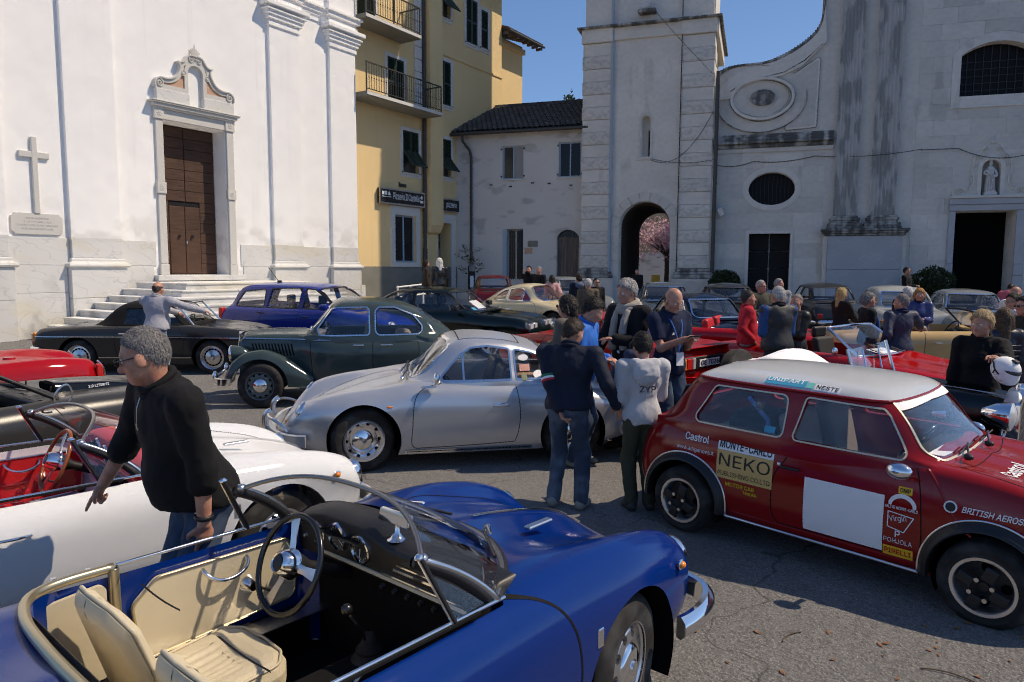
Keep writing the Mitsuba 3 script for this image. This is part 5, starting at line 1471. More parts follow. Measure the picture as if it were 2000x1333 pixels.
 for y in (.02, -.06, -.14, -.22, -.30): c.add('knob', mv(lathe([(0, .03), (.010, .028), (.014, .01), (.006, 0)], 12), tr(.355, y, .715), rot('y', -100)), 'm_black', smooth=40, under=dk)
 c.add('knob', mv(lathe([(0, .03), (.010, .028), (.014, .01), (.006, 0)], 12), tr(.35, .58, .80), rot('y', -90)), 'm_chrome', smooth=40, under=dk)
 c.add('glovebox_knob', mv(lathe([(0, .02), (.012, .015), (.012, 0)], 12), tr(.354, -.48, .81), rot('y', -90)), 'm_black', smooth=40, under=dk)
 # steering wheel with three flat alloy spokes
 SM, sk = steering(c, (.09, .335, .80), .205, 24, 'm_wood_rim' if wood else 'm_black_gloss', 'm_alu', .0125, (), 'm_black')
 for a_ in (90, 200, 340):
  q = Polygon([(.03, -.022), (.10, -.017), (.20, -.028), (.20, .028), (.10, .017), (.03, .022)])
  m_ = extr(q, .004); c.add('spoke', mv(m_, SM, rot('z', a_ + 90 if False else a_ - 180), tr(0, 0, -.012)), 'm_alu', under=sk)
 c.add('boss', mv(lathe([(.035, .055), (.04, .06), (.052, .045), (.058, .02), (.066, .0), (.066, -.015)], 28), SM), 'm_chrome', smooth=40, under=sk)
 c.add('horn_button', mv(lathe([(0, .062), (.03, .06), (.036, .054)], 24), SM), 'm_black', smooth=40, under=sk)
 c.add('indicator_stalk', tube([(.16, .36, .78), (.20, .52, .82)], .006, 6), 'm_chrome', under=sk)
 c.add('column', cyl((.12, .335, .785), (.45, .335, .64), .028, 12), 'm_black')
 # gear lever, handbrake
 c.add('gear_lever', tube(curve([(.26, 0, .40), (.22, .0, .55), (.16, .02, .66)], 12), .008, 8), 'm_chrome', smooth=True)
 c.add('gear_knob', ball((.155, .02, .675), (.024, .024, .026), 2), 'm_black_gloss', smooth=True)
 c.add('gear_gaiter', lathe([(.10, .40), (.075, .43), (.078, .44), (.055, .47), (.058, .48), (.035, .51), (.012, .56)], 20).apply_translation((.25, 0, 0)), 'm_rubber', smooth=40)
 c.add('handbrake', tube([(.0, -.13, .40), (.10, -.13, .47), (.14, -.13, .50)], .010, 8), 'm_chrome_dull', smooth=True)
 # windscreen
 sc = c.node('windscreen')
 s_ = np.linspace(-1, 1, 41)
 base = np.stack([.70 - .36 * np.abs(s_) ** 2.8 - .03 * s_ ** 2, .655 * s_ + 0 * s_, .905 - .028 * s_ ** 2], 1)
 top = np.stack([.20 - .18 * np.abs(s_) ** 2.4, .585 * s_, 1.185 - .075 * np.abs(s_) ** 3.5 - .02 * s_ ** 2], 1)
 tt = np.linspace(0, 1, 9)[:, None, None]
 g = base[None] * (1 - tt) + top[None] * tt + np.array([.02, 0, .012]) * 4 * tt * (1 - tt)
 v = g.reshape(-1, 3); i, j = np.meshgrid(np.arange(8), np.arange(40), indexing='ij'); a = i * 41 + j
 c.add('glass', tm(v, np.concatenate([np.stack([a, a + 1, a + 42], -1).reshape(-1, 3), np.stack([a, a + 42, a + 41], -1).reshape(-1, 3)])), 'm_glass', smooth=True, under=sc)
 c.add('top_frame', tube(top, .010, 8), 'm_frame', smooth=True, under=sc)
 c.add('base_frame', tube(base + [0, 0, .004], .011, 8), 'm_frame', smooth=True, under=sc)
 c.add('base_gasket', tube(base + [.014, 0, -.006], .016, 8), 'm_black', smooth=True, under=sc)
 for q in (0, -1):
  sg = -1 if q == 0 else 1
  pl = g[:, q]
  c.add('side_post', tube(pl + [.0, sg * .008, 0], .014, 8), 'm_chrome_dull', smooth=True, under=sc)
  c.add('inner_post', tube(pl + [-.03, -sg * .006, .0], .022, 8), 'm_black', smooth=True, under=sc)
  c.add('post_cap', ball(top[q] + [0, 0, .004], (.026, .022, .02), 2), 'm_chrome_dull', smooth=True, under=sc)
  # quarter light: slanted bar, small glass
  b0, b1 = np.array([.09, sg * .668, .875]), np.array([-.035, sg * .635, 1.13])
  k = c.node('quarter_light')
  c.add('bar', tube([b0, b1], .011, 8), 'm_black', under=k)
  c.add('bar_edge', tube([b0 + [-.012, sg * .004, 0], b1 + [-.012, sg * .004, 0]], .004, 6), 'm_chrome', under=k)
  c.add('bar_cap', ball(b1, (.02, .014, .012), 1), 'm_chrome', under=k)
  q4 = np.array([b0, b1, top[q] + [-.01, 0, -.03], base[q] + [-.03, 0, 0]])
  c.add('glass', tm(q4, [[0, 1, 2], [0, 2, 3]]), 'm_glass', under=k)
 # mirror on the dash, wipers, bonnet trim, lamps, bumper
 k = c.node('inner_mirror')
 c.add('stem', lathe([(.045, 0), (.03, .008), (.012, .03), (.010, .07)], 20).apply_translation((.405, 0, .905)), 'm_chrome', smooth=40, under=k)
 c.add('shell', mv(rbox(-.014, .014, -.10, .10, -.03, .03, .013, 12), tr(.40, .0, 1.0), rot('y', 14)), 'm_chrome', smooth=40, under=k)
 c.add('glass', mv(box(-.0165, -.0145, -.092, .092, -.024, .024), tr(.40, .0, 1.0), rot('y', 14)), 'm_mirror', under=k)
 for y0, y1 in ((.30, -.12), (-.22, -.54)):
  k = c.node('wiper')
  f_ = lambda y, t_, o: tuple(np.array([np.interp(y, base[:, 1], base[:, 0]), y, np.interp(y, base[:, 1], base[:, 2])]) * (1 - t_) + np.array([np.interp(y, top[:, 1], top[:, 0]), y, np.interp(y, top[:, 1], top[:, 2])]) * t_ + np.array([.03 + o, 0, .02 + o]))
  c.add('pivot', lathe([(0, .03), (.014, .028), (.018, .0)], 12).apply_translation((np.interp(y0, base[:, 1], base[:, 0]) + .05, y0, .905)), 'm_chrome', smooth=40, under=k)
  c.add('arm', tube([(np.interp(y0, base[:, 1], base[:, 0]) + .05, y0, .93), f_(y0 * .6 + y1 * .4, .12, .01)], .006, 6), 'm_chrome', under=k)
  c.add('blade', tube([f_(y0 * .85 + y1 * .15, .08, 0), f_(y0 * .1 + y1 * .9, .16, 0)], .007, 6), 'm_black', under=k)
 c.line('bonnet_trim', [(.86, 0), (1.2, 0), (1.62, 0)], 'm_chrome', .028, plane='xy', sides=(1,), d=.008)
 for sg in (-1, 1):
  c.line('bonnet_gap', [(.80, sg * .40), (.86, sg * .47), (1.2, sg * .47), (1.55, sg * .40), (1.66, sg * .28)], 'm_gap', .005, plane='xy', sides=(1,))
  c.line('door_gap', [(.30, .865), (.42, .85), (.55, .79), (.64, .66), (.685, .45), (.67, .29)], w=.010, sides=(sg,))
  c.line('door_gap', [(-.46, .86), (-.48, .7), (-.48, .5), (-.44, .31)], w=.008, sides=(sg,))
  c.line('sill_gap', [(-.44, .31), (.67, .29)], w=.006, sides=(sg,))
  c.lamp('headlamp', (1.735, sg * .575, .60), .088, (1, 0, -.05))
  k = c.node('side_repeater')
  c.add('lens', ball((1.50, sg * .763, .66), (.022, .018, .018), 2), 'm_amber', smooth=True, under=k)
  c.add('ring', mv(lathe([(.024, 0), (.026, .008), (.02, .012)], 16), tr(1.50, sg * .752, .66), rot('x', -90 * sg)), 'm_chrome', smooth=40, under=k)
  c.bumper('front_bumper', [(1.40, sg * .82, .40), (1.62, sg * .83, .41), (1.78, sg * .76, .42), (1.86, sg * .55, .42), (1.88, sg * .35, .42)], .055, .03)
  c.add('overrider', ball((1.88, sg * .40, .43), (.045, .04, .10), 2), 'm_chrome', smooth=True)
  c.add('tail_lamp', ball((-2.0, sg * .57, .60), (.05, .05, .09), 2), 'm_red_lens', smooth=True)
  c.bumper('rear_bumper', [(-1.7, sg * .80, .42), (-1.95, sg * .74, .43), (-2.1, sg * .45, .43), (-2.13, 0, .43)][::-1], .05, .03)
  for x in (1.10, -1.10): c.wheel(x, sg, .735, .315, 'alfa', 10 if x > 0 else 0)
  c.add('door_handle', tube(curve([(-.42, sg * .775, .70), (-.38, sg * .80, .705), (-.30, sg * .80, .705), (-.26, sg * .775, .70)], 12), .008, 8), 'm_chrome', smooth=True)
 c.add('vent_scoop', rbox(.93, 1.10, -.30, -.26, .868, .885, .008), 'm_chrome_dull', smooth=40)
 c.add('side_badge', mv(box(-.02, .02, -.006, .006, -.04, .04, .004), tr(.80, -.776, .58)), 'm_chrome')
 return c
MBLUE = pose(-.75, 2.69, 49)
blue = spider('open deep blue spider with cream leather seats nearest the camera', MBLUE, 'p_blue', 'm_cream_leather')
MWHITE = pose(-2.78, 4.30, 44.5)
white = spider('open white spider with a red interior and wooden steering wheel', MWHITE, 'p_white', 'm_red_leather', True, 'm_chrome')
white.add('door_glass', tm([(-.46, -.677, .87), (.09, -.677, .875), (.06, -.668, .985), (-.42, -.668, .965)], [[0, 1, 2], [0, 2, 3]]), 'm_glass')
for c, sg in ((white, -1),):
 k = c.node('door_mirror')
 c.add('stalk', tube([(.46, -.73, .84), (.48, -.78, .88)], .010, 8), 'm_chrome', under=k)
 c.add('shell', mv(ball((0, 0, 0), (.02, .065, .085), 3), tr(.48, -.79, .95)), 'm_chrome', smooth=True, under=k)

# ------------------------------------------------------------------ rear-engined coupés
COUPE = dict(
 zt=[(-1.98, .42), (-1.94, .50), (-1.8, .60), (-1.5, .72), (-1.1, .80), (-.5, .85), (.5, .87), (.9, .81), (1.25, .715), (1.5, .62), (1.7, .51), (1.84, .42), (1.90, .36)],
 zf=[(-1.98, .40), (-1.9, .50), (-1.7, .62), (-1.4, .74), (-1.0, .80), (-.5, .83), (.5, .85), (.9, .81), (1.2, .785), (1.45, .745), (1.62, .69), (1.74, .58), (1.86, .42), (1.90, .36)],
 w=[(-1.98, .45), (-1.92, .58), (-1.75, .69), (-1.4, .785), (-1.0, .83), (-.3, .825), (.4, .82), (1.0, .825), (1.35, .79), (1.6, .71), (1.76, .60), (1.86, .42), (1.90, .28)],
 zm=[(-1.98, .40), (-1.5, .50), (-.5, .50), (1.0, .50), (1.6, .46), (1.9, .34)], zb=[(-1.98, .36), (-1.75, .28), (-1.3, .2), (-.6, .17), (.6, .17), (1.3, .2), (1.7, .26), (1.9, .31)],
 dv=[(-1.98, 0), (.5, 0), (.9, -.02), (1.3, -.05), (1.6, -.06), (1.9, 0)], yf=[(-1.98, .8), (.4, .86), (1.2, .80), (1.62, .78), (1.9, .8)], yv=[(-1.98, .5), (.6, .5), (1.3, .52), (1.9, .5)], wb=.93, kl=.5)
COUPE_GH = dict(zr=[(-1.80, .60), (-1.6, .735), (-1.3, .925), (-1.0, 1.09), (-.7, 1.215), (-.35, 1.295), (-.05, 1.315), (.12, 1.295), (.22, 1.25), (.34, 1.135), (.48, .985), (.60, .86)],
 wr=[(-1.8, .30), (-1.2, .44), (-.6, .53), (0, .545), (.25, .52), (.6, .50)], wb=[(-1.8, .42), (-1.3, .60), (-.8, .70), (-.2, .725), (.25, .69), (.6, .60)], zb=[(-1.8, .60), (-1.4, .72), (-1.0, .80), (-.5, .845), (.6, .86)], crown=.075, edge=.13)
def coupe(label, M, pm, cabin, detail=True, stickers=False):
 c = Car('rounded_coupe', label, 'car', M=M)
 cav = m3.Manifold.batch_hull([m3.Manifold.sphere(.06, 12).translate(p) for p in [(-1.0, y, z) for y in (-.5, .5) for z in (.3, 1.0)] + [(.42, y, z) for y in (-.58, .58) for z in (.3, 1.0)]])
 c.build_body(COUPE, pm, [(1.05, .36, .33, .52), (-1.05, .345, .33, .56)], [cav], n=100)
 sidew = rpoly([(-.42, .885), (-.42, 1.165), (-.2, 1.20), (-.03, 1.185), (.08, 1.12), (.18, 1.02), (.30, .885)], .02)
 qw = rpoly([(-.48, .885), (-.48, 1.16), (-.65, 1.125), (-.85, 1.02), (-1.03, .885)], .02)
 ws = rpoly([(-.50, .90), (-.46, 1.20), (-.30, 1.245), (0, 1.255), (.30, 1.245), (.46, 1.20), (.50, .90), (0, .885)], .06)
 rw = rpoly([(-.36, .90), (-.30, 1.16), (0, 1.19), (.30, 1.16), (.36, .90)], .08)
 c.greenhouse(COUPE_GH, pm, [('xz', sidew, 0, 0), ('xz', qw, 0, 0), ('yz', ws, .1, .75), ('yz', rw, -1.7, -.75)], rim=('m_chrome', .014))
 for sg in (-1, 1):
  c.line('vent_bar', [(.02, .885), (-.0, 1.18)] if False else [(.06, .875), (.06, 1.15)], 'm_chrome', .02, sides=(sg,), straight=True, solid=man(offset(c.ghraw, .004)))
 c.add('dash', rbox(.30, .46, -.56, .56, .70, .86, .04), cabin, smooth=35)
 c.add('floor', box(-1.0, .44, -.5, .5, .26, .30), 'm_carpet')
 simple_seats(c, -.12, (.3, -.3), .46, 'm_black' if stickers else cabin, h=.52)
 c.add('rear_bench', cushion((-.78, 0, .62), (.3, .95, .3), .08), cabin, smooth=35)
 steering(c, (.20, .32, .83), .19, 25)
 for sg in (-1, 1):
  c.line('door_gap', [(.28, .86), (.40, .84), (.52, .78), (.57, .62), (.585, .40), (.575, .25), (.50, .235)], sides=(sg,), w=.007)
  c.line('door_gap', [(-.455, .86), (-.49, .6), (-.48, .40), (-.44, .265)], sides=(sg,), w=.007)
  c.line('door_gap', [(-.44, .265), (.0, .245), (.50, .235)], sides=(sg,), w=.007)
  c.patch('sill_trim', sbox(-.62, .185, .66, .215), 'm_chrome', 'xz', sg, .014)
  c.line('sill_rubber', [(-.6, .20), (.64, .20)], 'm_black', .008, (sg,), d=.0165, straight=True)
  c.lamp('headlamp', (1.665, sg * .555, .60), .098, (.86, sg * .10, .42), dome=.045)
  k = c.node('door_handle')
  c.add('grip', tube(curve([(-.37, sg * .835, .645), (-.34, sg * .862, .65), (-.25, sg * .862, .65), (-.22, sg * .835, .645)], 12), .012, 8), 'm_chrome', smooth=True, under=k)
  c.add('plate', mv(ball((0, 0, 0), (.08, .006, .022), 2), tr(-.30, sg * .828, .648)), 'm_chrome', smooth=True, under=k)
  k = c.node('side_repeater')
  c.add('base', mv(ball((0, 0, 0), (.042, .012, .018), 2), tr(.80, sg * .806, .66)), 'm_chrome', smooth=True, under=k)
  c.add('lens', mv(ball((0, 0, 0), (.034, .014, .013), 2), tr(.80, sg * .811, .66)), 'm_amber', smooth=True, under=k)
  c.add('front_indicator', ball((1.79, sg * .46, .475), (.035, .03, .03), 2), 'm_amber', smooth=True)
  c.add('tail_lamp', ball((-1.90, sg * .50, .52), (.03, .04, .035), 2), 'm_red_lens', smooth=True)
  for x in (1.05, -1.05): c.wheel(x, sg, .745, .318, 'porsche' if detail else 'steel', 14 if x > 0 and detail else 0)
  c.bumper('front_bumper', [(1.60, sg * .76, .345), (1.80, sg * .66, .35), (1.93, sg * .44, .36), (1.98, sg * .2, .36), (1.99, 0, .36)], .06, .035, pm)
  c.bumper('rear_bumper', [(-2.09, 0, .38), (-2.07, sg * .3, .38), (-1.98, sg * .58, .38), (-1.72, sg * .785, .37), (-1.55, sg * .82, .36)], .06, .035, pm)
  c.bumper('bumper_strip', [(-2.115, 0, .395), (-2.095, sg * .3, .395), (-2.005, sg * .60, .395), (-1.74, sg * .81, .385), (-1.6, sg * .835, .38)], .014, .02, 'm_chrome')
  k = c.node('overrider')
  c.add('horn', tube(curve([(1.98, sg * .32, .33), (2.03, sg * .32, .42), (2.02, sg * .32, .53), (1.97, sg * .32, .57)], 14), .028, 10), 'm_chrome', smooth=True, under=k)
  c.add('bow', tube(curve([(1.98, sg * .32, .55), (1.96, sg * .48, .53), (1.86, sg * .60, .49), (1.78, sg * .66, .42)], 16), .014, 8), 'm_chrome', smooth=True, under=k)
 for sg in (-1, 1): c.line('lid_gap', [(.62, 0), (.64, sg * .25), (.72, sg * .40), (1.1, sg * .44), (1.5, sg * .34), (1.70, sg * .15), (1.72, 0)], plane='xy', sides=(1,), w=.006)
 c.line('lid_trim', [(.75, 0), (1.2, 0), (1.6, 0)], 'm_chrome', .02, sides=(1,), plane='xy', d=.007)
 rs = man(offset(c.ghraw, .003))
 sr = sbox(-.55, -.40, .08, .40)
 c.patch('sunroof_gap', sr.buffer(.005).difference(sr.buffer(-.004)), 'm_gap', 'xy', 1, solid=rs, rng_=(1.1, 2)) if detail else None
 k = c.node('door_mirror')
 if detail:
  c.add('foot', mv(ball((0, 0, 0), (.09, .03, .012), 2), tr(.42, .80, .845)), 'm_chrome', smooth=True, under=k)
  c.add('stem', tube([(.37, .80, .85), (.35, .815, .90)], .010, 8), 'm_chrome', smooth=True, under=k)
  c.add('head', mv(ball((0, 0, 0), (.035, .06, .06), 3), tr(.345, .82, .93)), 'm_chrome', smooth=True, under=k)
  c.add('aerial_base', lathe([(0, .05), (.006, .05), (.008, .01), (.016, 0)], 12).apply_translation((.62, .63, .845)), 'm_chrome', smooth=40)
  for y0, y1 in ((.28, -.15), (-.1, -.45)):
   w_ = c.node('wiper')
   c.add('arm', tube([(.66, y0, .862), (.60, (y0 + y1) / 2, .895), (.56, y1, .93)], .007, 6), 'm_black', under=w_)
   c.add('pivot', ball((.66, y0, .86), (.018, .018, .02), 1), 'm_chrome', under=w_)
 if stickers:
  go = man(offset(c.ghraw, .006))
  for x, z, rx, rz, m_ in ((-.57, 1.08, .055, .03, 'm_paper'), (-.575, .985, .055, .032, 'm_sticker_red'), (-.56, .90, .03, .038, 'm_sticker_green'), (-.72, .915, .06, .04, 'm_paper')):
   p_ = ellipse(x, z, rx, rz, 24) if m_ != 'm_sticker_red' else sbox(x - rx, z - rz, x + rx, z + rz)
   c.patch('window_sticker', p_, m_, 'xz', 1, solid=go)
 return c
mat('m_sticker_red', (.5, .22, .17), .5)
mat('m_sticker_green', (.10, .13, .05), .5)
silver = coupe('silver rounded vintage coupe with chrome wheels behind the man in navy', pose(-.55, 7.92, 190.8), 'p_silver', 'm_tan', True, True)
cream = coupe('cream rounded vintage coupe with red seats parked near the low house', pose(.62, 19.6, -36), 'p_cream', 'm_red_leather', False)
# ------------------------------------------------------------------ the small rally saloon
MINI = dict(
 zt=[(-1.53, .42), (-1.51, .56), (-1.46, .74), (-1.36, .86), (-1.1, .89), (.5, .90), (.72, .885), (1.0, .86), (1.3, .80), (1.43, .72), (1.50, .60), (1.53, .45)],
 zf=[(-1.53, .40), (-1.5, .56), (-1.44, .72), (-1.3, .83), (-1.0, .865), (.5, .865), (.72, .85), (1.0, .835), (1.25, .79), (1.42, .70), (1.5, .56), (1.53, .43)],
 w=[(-1.53, .50), (-1.50, .58), (-1.40, .645), (-1.1, .685), (-.5, .70), (.5, .70), (1.0, .69), (1.3, .665), (1.44, .61), (1.51, .52), (1.53, .44)],
 zm=[(-1.53, .40), (-1.2, .50), (1.2, .50), (1.53, .40)], zb=[(-1.53, .34), (-1.4, .24), (-1.1, .20), (1.1, .20), (1.4, .26), (1.53, .36)], yf=.90, yv=.55, wb=.93, kl=.5, ks=.35, ws=.975, dv=-.005)
MINI_GH = dict(zr=[(-1.34, .86), (-1.27, .96), (-1.12, 1.16), (-1.05, 1.24), (-.95, 1.275), (-.6, 1.30), (-.1, 1.305), (.25, 1.29), (.36, 1.27), (.43, 1.22), (.55, 1.10), (.74, .87)],
 wr=[(-1.34, .50), (-1.05, .55), (-.5, .565), (.2, .555), (.42, .53), (.74, .52)], wb=[(-1.34, .60), (-1.0, .655), (-.3, .67), (.4, .655), (.74, .60)], zb=[(-1.34, .86), (-1, .875), (.5, .875), (.74, .865)], crown=.042, edge=.07)
def mini():
 c = Car('small_saloon', 'small dark red rally saloon with a white roof and sponsor stickers', 'car', M=pose(2.55, 5.29, -46.1))
 c.arch = 0
 cav = m3.Manifold.batch_hull([m3.Manifold.sphere(.06, 12).translate(p) for p in [(-1.05, y, z) for y in (-.56, .56) for z in (.28, 1.0)] + [(.52, y, z) for y in (-.56, .56) for z in (.28, 1.0)]])
 c.build_body(MINI, 'p_mini', [(1.018, .30, .27, .46), (-1.018, .30, .27, .46)], [cav], n=100)
 side1 = rpoly([(-.99, .885), (-.83, 1.17), (-.26, 1.175), (-.26, .885)], .045)
 side2 = rpoly([(-.19, .885), (-.13, 1.18), (.36, 1.17), (.40, 1.13), (.55, .885)], .03)
 ws = rpoly([(-.55, .90), (-.475, 1.25), (0, 1.27), (.475, 1.25), (.55, .90), (0, .885)], .05)
 rw = rpoly([(-.46, .95), (-.40, 1.20), (.40, 1.20), (.46, .95)], .05)
 k = c.greenhouse(MINI_GH, 'p_mini', [('xz', side1, 0, 0), ('xz', side2, 0, 0), ('yz', ws, .3, .9), ('yz', rw, -1.5, -1.0)], part='pillars', rim=('m_window_rim', .007))
 # white roof skin above the gutter
 ro = man(offset(c.ghraw, .006))
 c.add('roof', skin(ro, mbox(-1.5, .47, -1, 1, 1.213, 2)), 'p_miniroof', smooth=60, label='white painted roof')
 gut = []
 rr = trimesh.intersections.mesh_plane(trimesh.Trimesh(c.ghraw.vertices, c.ghraw.faces, process=True), [0, 0, 1], [0, 0, 1.215])
 p = rr.reshape(-1, 3); a = np.arctan2(p[:, 1], p[:, 0] + .3); p = p[np.argsort(a)][::3]
 c.add('gutter', tube(p * [1.006, 1.02, 1] + [0, 0, -.002], .010, 6, closed=True), 'p_mini', smooth=True)
 c.patch('windscreen_strip', rpoly([(-.50, 1.165), (-.465, 1.245), (0, 1.262), (.465, 1.245), (.50, 1.165), (0, 1.18)], .01), 'm_paper', 'yz', 1, solid=man(offset(c.ghraw, .001)), rng_=(.3, .9))
 c.add('windscreen_rubber', None, 'm_black')
 for x0 in (.08, ): pass
 # arches: black flares with a bright edge
 for sg in (-1, 1):
  for x in (1.018, -1.018):
   a = np.linspace(math.radians(-8), math.radians(188), 40)
   yy = lambda r: sg * (.685 + .0 * r)
   R_ = []
   for t in a:
    cx, cz = math.cos(t), math.sin(t)
    R_.append([(x + r * cx, sg * y, .27 + r * cz) for r, y in ((.300, .66), (.296, .735), (.305, .750), (.325, .745), (.355, .700), (.365, .672))])
   c.add('wheel_flare', ring_loft(np.array(R_)), 'm_black', smooth=50)
   c.add('flare_edge', tube([(x + .362 * math.cos(t), sg * .696, .27 + .362 * math.sin(t)) for t in a], .008, 6), 'm_chrome', smooth=True)
   c.wheel(x, sg, .735, .255, 'mini', 0, w=.18)
  c.add('sill_trim', tube([(x, sg * .692, .218) for x in np.linspace(-.66, .66, 6)], .012, 6), 'm_chrome', smooth=True)
  c.line('door_gap', [(-.20, .865), (-.20, .80), (-.22, .74), (-.27, .66), (-.30, .55), (-.305, .40), (-.29, .31), (-.25, .27)], sides=(sg,), w=.007)
  c.line('door_gap', [(.60, .86), (.635, .75), (.66, .55), (.665, .40), (.64, .28)], sides=(sg,), w=.007)
  c.line('door_gap', [(-.25, .27), (.64, .28)], sides=(sg,), w=.007)
  c.add('wing_seam', tube(curve([(.66, sg * .640, .86), (.74, sg * .668, .76), (.84, sg * .690, .60), (.93, sg * .697, .52)], 16), .009, 6), 'p_mini', smooth=True)
  k2 = c.node('door_handle')
  c.add('grip', tube([(-.24, sg * .70, .69), (-.22, sg * .725, .695), (-.10, sg * .722, .695)], .010, 8), 'm_black', smooth=True, under=k2)
  c.add('lock', ball((-.26, sg * .692, .70), (.014, .008, .014), 1), 'm_chrome', under=k2)
  c.lamp('headlamp', (1.47, sg * .47, .62), .085, (1, 0, .05))
  k2 = c.node('door_mirror')
  c.add('shell', mv(ball((0, 0, 0), (.075, .05, .05), 3), tr(.55, sg * .80, .855)), 'm_chrome', smooth=True, under=k2)
  c.add('foot', tube([(.56, sg * .69, .80), (.56, sg * .78, .82)], .018, 8), 'm_chrome', under=k2)
 c.line('bonnet_gap', [(.80, -.50), (1.0, -.55), (1.35, -.50), (1.46, -.42)], plane='xy', sides=(1,), w=.006)
 c.line('bonnet_gap', [(.80, .50), (1.0, .55), (1.35, .50), (1.46, .42)], plane='xy', sides=(1,), w=.006)
 c.line('bonnet_gap', [(.80, -.50), (.835, -.3), (.85, 0), (.835, .3), (.80, .50)], plane='xy', sides=(1,), w=.006)
 for y0 in (-.30, .18):
  k2 = c.node('wiper')
  c.add('pivot', ball((.79, y0, .895), (.03, .022, .022), 1), 'm_black', under=k2)
  c.add('arm', tube([(.79, y0, .91), (.735, y0 + .18, .93), (.72, y0 + .26, .925)], .007, 6), 'm_black', under=k2)
  c.add('blade', tube([(.735, y0 + .02, .905), (.725, y0 + .36, .915)], .006, 6), 'm_black', under=k2)
 c.add('front_bumper', tube(curve([(1.40, -.62, .36), (1.55, -.45, .36), (1.58, 0, .36), (1.55, .45, .36), (1.40, .62, .36)], 30), .03, 8), 'm_chrome', smooth=True)
 # stickers on both sides of the body
 def rect(x0, x1, z0, z1, m, part='sticker'): c.patch(part, sbox(x0, z0, x1, z1), m, 'xz', -1, .003, under=None)
 rect(-.74, -.30, .715, .80, 'm_paper'); rect(-.74, -.30, .505, .714, 'm_gold_sticker'); rect(-.07, .445, .285, .655, 'm_paper', 'number_panel')
 rect(.45, .625, .27, .335, 'm_yellow_sticker'); rect(.52, .60, .685, .73, 'm_yellow_sticker')
 S = lambda *a, **k_: c.sticker('sticker', *a, **k_)
 S('MONTE-CARLO', .055, 0, 0, 0) if False else None
 S('MONTE-CARLO', -.725, .732, .058, 'm_black', width=.41, d=.0055)
 S('NEKO', -.72, .60, .090, 'm_black', width=.40, d=.0055, bold=False)
 S('PUBLISHING CO.LTD', -.725, .527, .034, 'm_black', width=.41, d=.0055, bold=False)
 S('Castrol', -1.03, .735, .052, 'm_paper', width=.21, d=.0055)
 S('www.acigenova.it', -1.10, .655, .030, 'm_paper', width=.33, d=.0055, bold=False)
 S('MOTOR CAR', -.66, .455, .028, 'm_yellow_sticker', width=.23, d=.0055); S('TRADER', -.52, .42, .022, 'm_yellow_sticker', width=.11, d=.0055)
 S('OMP', .53, .695, .026, 'm_black', width=.06, d=.0055)
 S('PIRELLI', .46, .288, .032, 'm_red_lens', width=.155, d=.0055)
 S('POHJOLA', .455, .362, .030, 'm_paper', width=.165, d=.0055, bold=False); S('P', .52, .405, .04, 'm_paper', d=.0055)
 S('RALLYE MONTE-CARLO', .452, .585, .018, 'm_paper', width=.19, d=.0055)
 c.patch('sticker', arched(.47, .63, .605, .625, .06).difference(arched(.49, .61, .603, .618, .04)), 'm_paper', 'xz', -1, .003)
 vg = Polygon([(.47, .565), (.625, .55), (.57, .44), (.47, .46)]); c.patch('sticker', vg.difference(vg.buffer(-.006)), 'm_paper', 'xz', -1, .003)
 S('Virgin', .485, .50, .035, 'm_paper', width=.10, d=.0055, bold=False, rotdeg=12)
 S('BRITISH AEROSPACE', .87, .655, .034, 'm_paper', width=.40, d=.0055, skew=.2)
 c.patch('sticker', Point(.81, .672).buffer(.036), 'm_paper', 'xz', -1, .003); c.patch('sticker', Point(.81, .672).buffer(.027), 'm_black', 'xz', -1, .0045)
 S('Castrol', 1.06, -.36, .085, 'm_paper', plane='xy', rotdeg=90, d=.0045, width=.30) if True else None
 # roof edge stickers
 rs = man(offset(c.ghraw, .009))
 def roofst(x0, x1, y0, y1, m): c.patch('roof_sticker', sbox(x0, y0, x1, y1), m, 'xy', 1, solid=rs, rng_=(1.1, 2))
 roofst(-.46, -.165, -.560, -.490, 'm_unipart'); roofst(-.16, -.11, -.556, -.51, 'm_unipart2'); roofst(-.10, .07, -.560, -.515, 'm_paper')
 ro2 = man(offset(c.ghraw, .0115))
 for s_, x, w_, y0, h_, m in (('UNIPART', -.45, .27, -.535, .038, 'm_paper'), ('NESTE', -.09, .15, -.553, .030, 'm_black')):
  t = text(s_, h_, True, .01); v = np.asarray(t.vertices); kx = w_ / np.ptp(v[:, 0])
  mm = man(tm(np.stack([x + (v[:, 0] - v[:, 0].min()) * kx, y0 + v[:, 1], 1.1 + v[:, 2] / .01 * .5], 1), t.faces))
  c.add('roof_sticker', skin(ro2, mm), m)
 # cabin
 c.add('floor', box(-1.05, .5, -.55, .55, .24, .28), 'm_carpet')
 c.add('dash', rbox(.42, .60, -.56, .56, .74, .86, .03), 'm_black', smooth=35)
 simple_seats(c, .0, (.30, -.30), .45, 'm_seat_grey', True, w=.44, h=.58)
 c.add('rear_seat', cushion((-.85, 0, .62), (.22, 1.05, .42), .08), 'm_seat_grey', smooth=35)
 steering(c, (.32, -.31 + .62, .80), .18, 40)
 c.add('seat_belt', tube([(-.55, -.60, 1.12), (-.45, -.5, .95), (-.42, -.42, .60)], .016, 6), 'm_belt_blue')
 c.add('belt_buckle', box(-.50, -.46, -.58, -.54, 1.04, 1.09), 'm_chrome')
 c.add('parcel', rbox(-.80, -.40, -.50, -.05, .62, .98, .1), 'm_black_matt', smooth=40)
 c.add('seat_belt_far', tube([(-.5, .58, 1.12), (-.42, .5, .9), (-.4, .42, .6)], .015, 6), 'm_belt_blue')
 c.add('dash_paper', box(.56, .66, -.30, .10, .868, .872), 'm_paper')
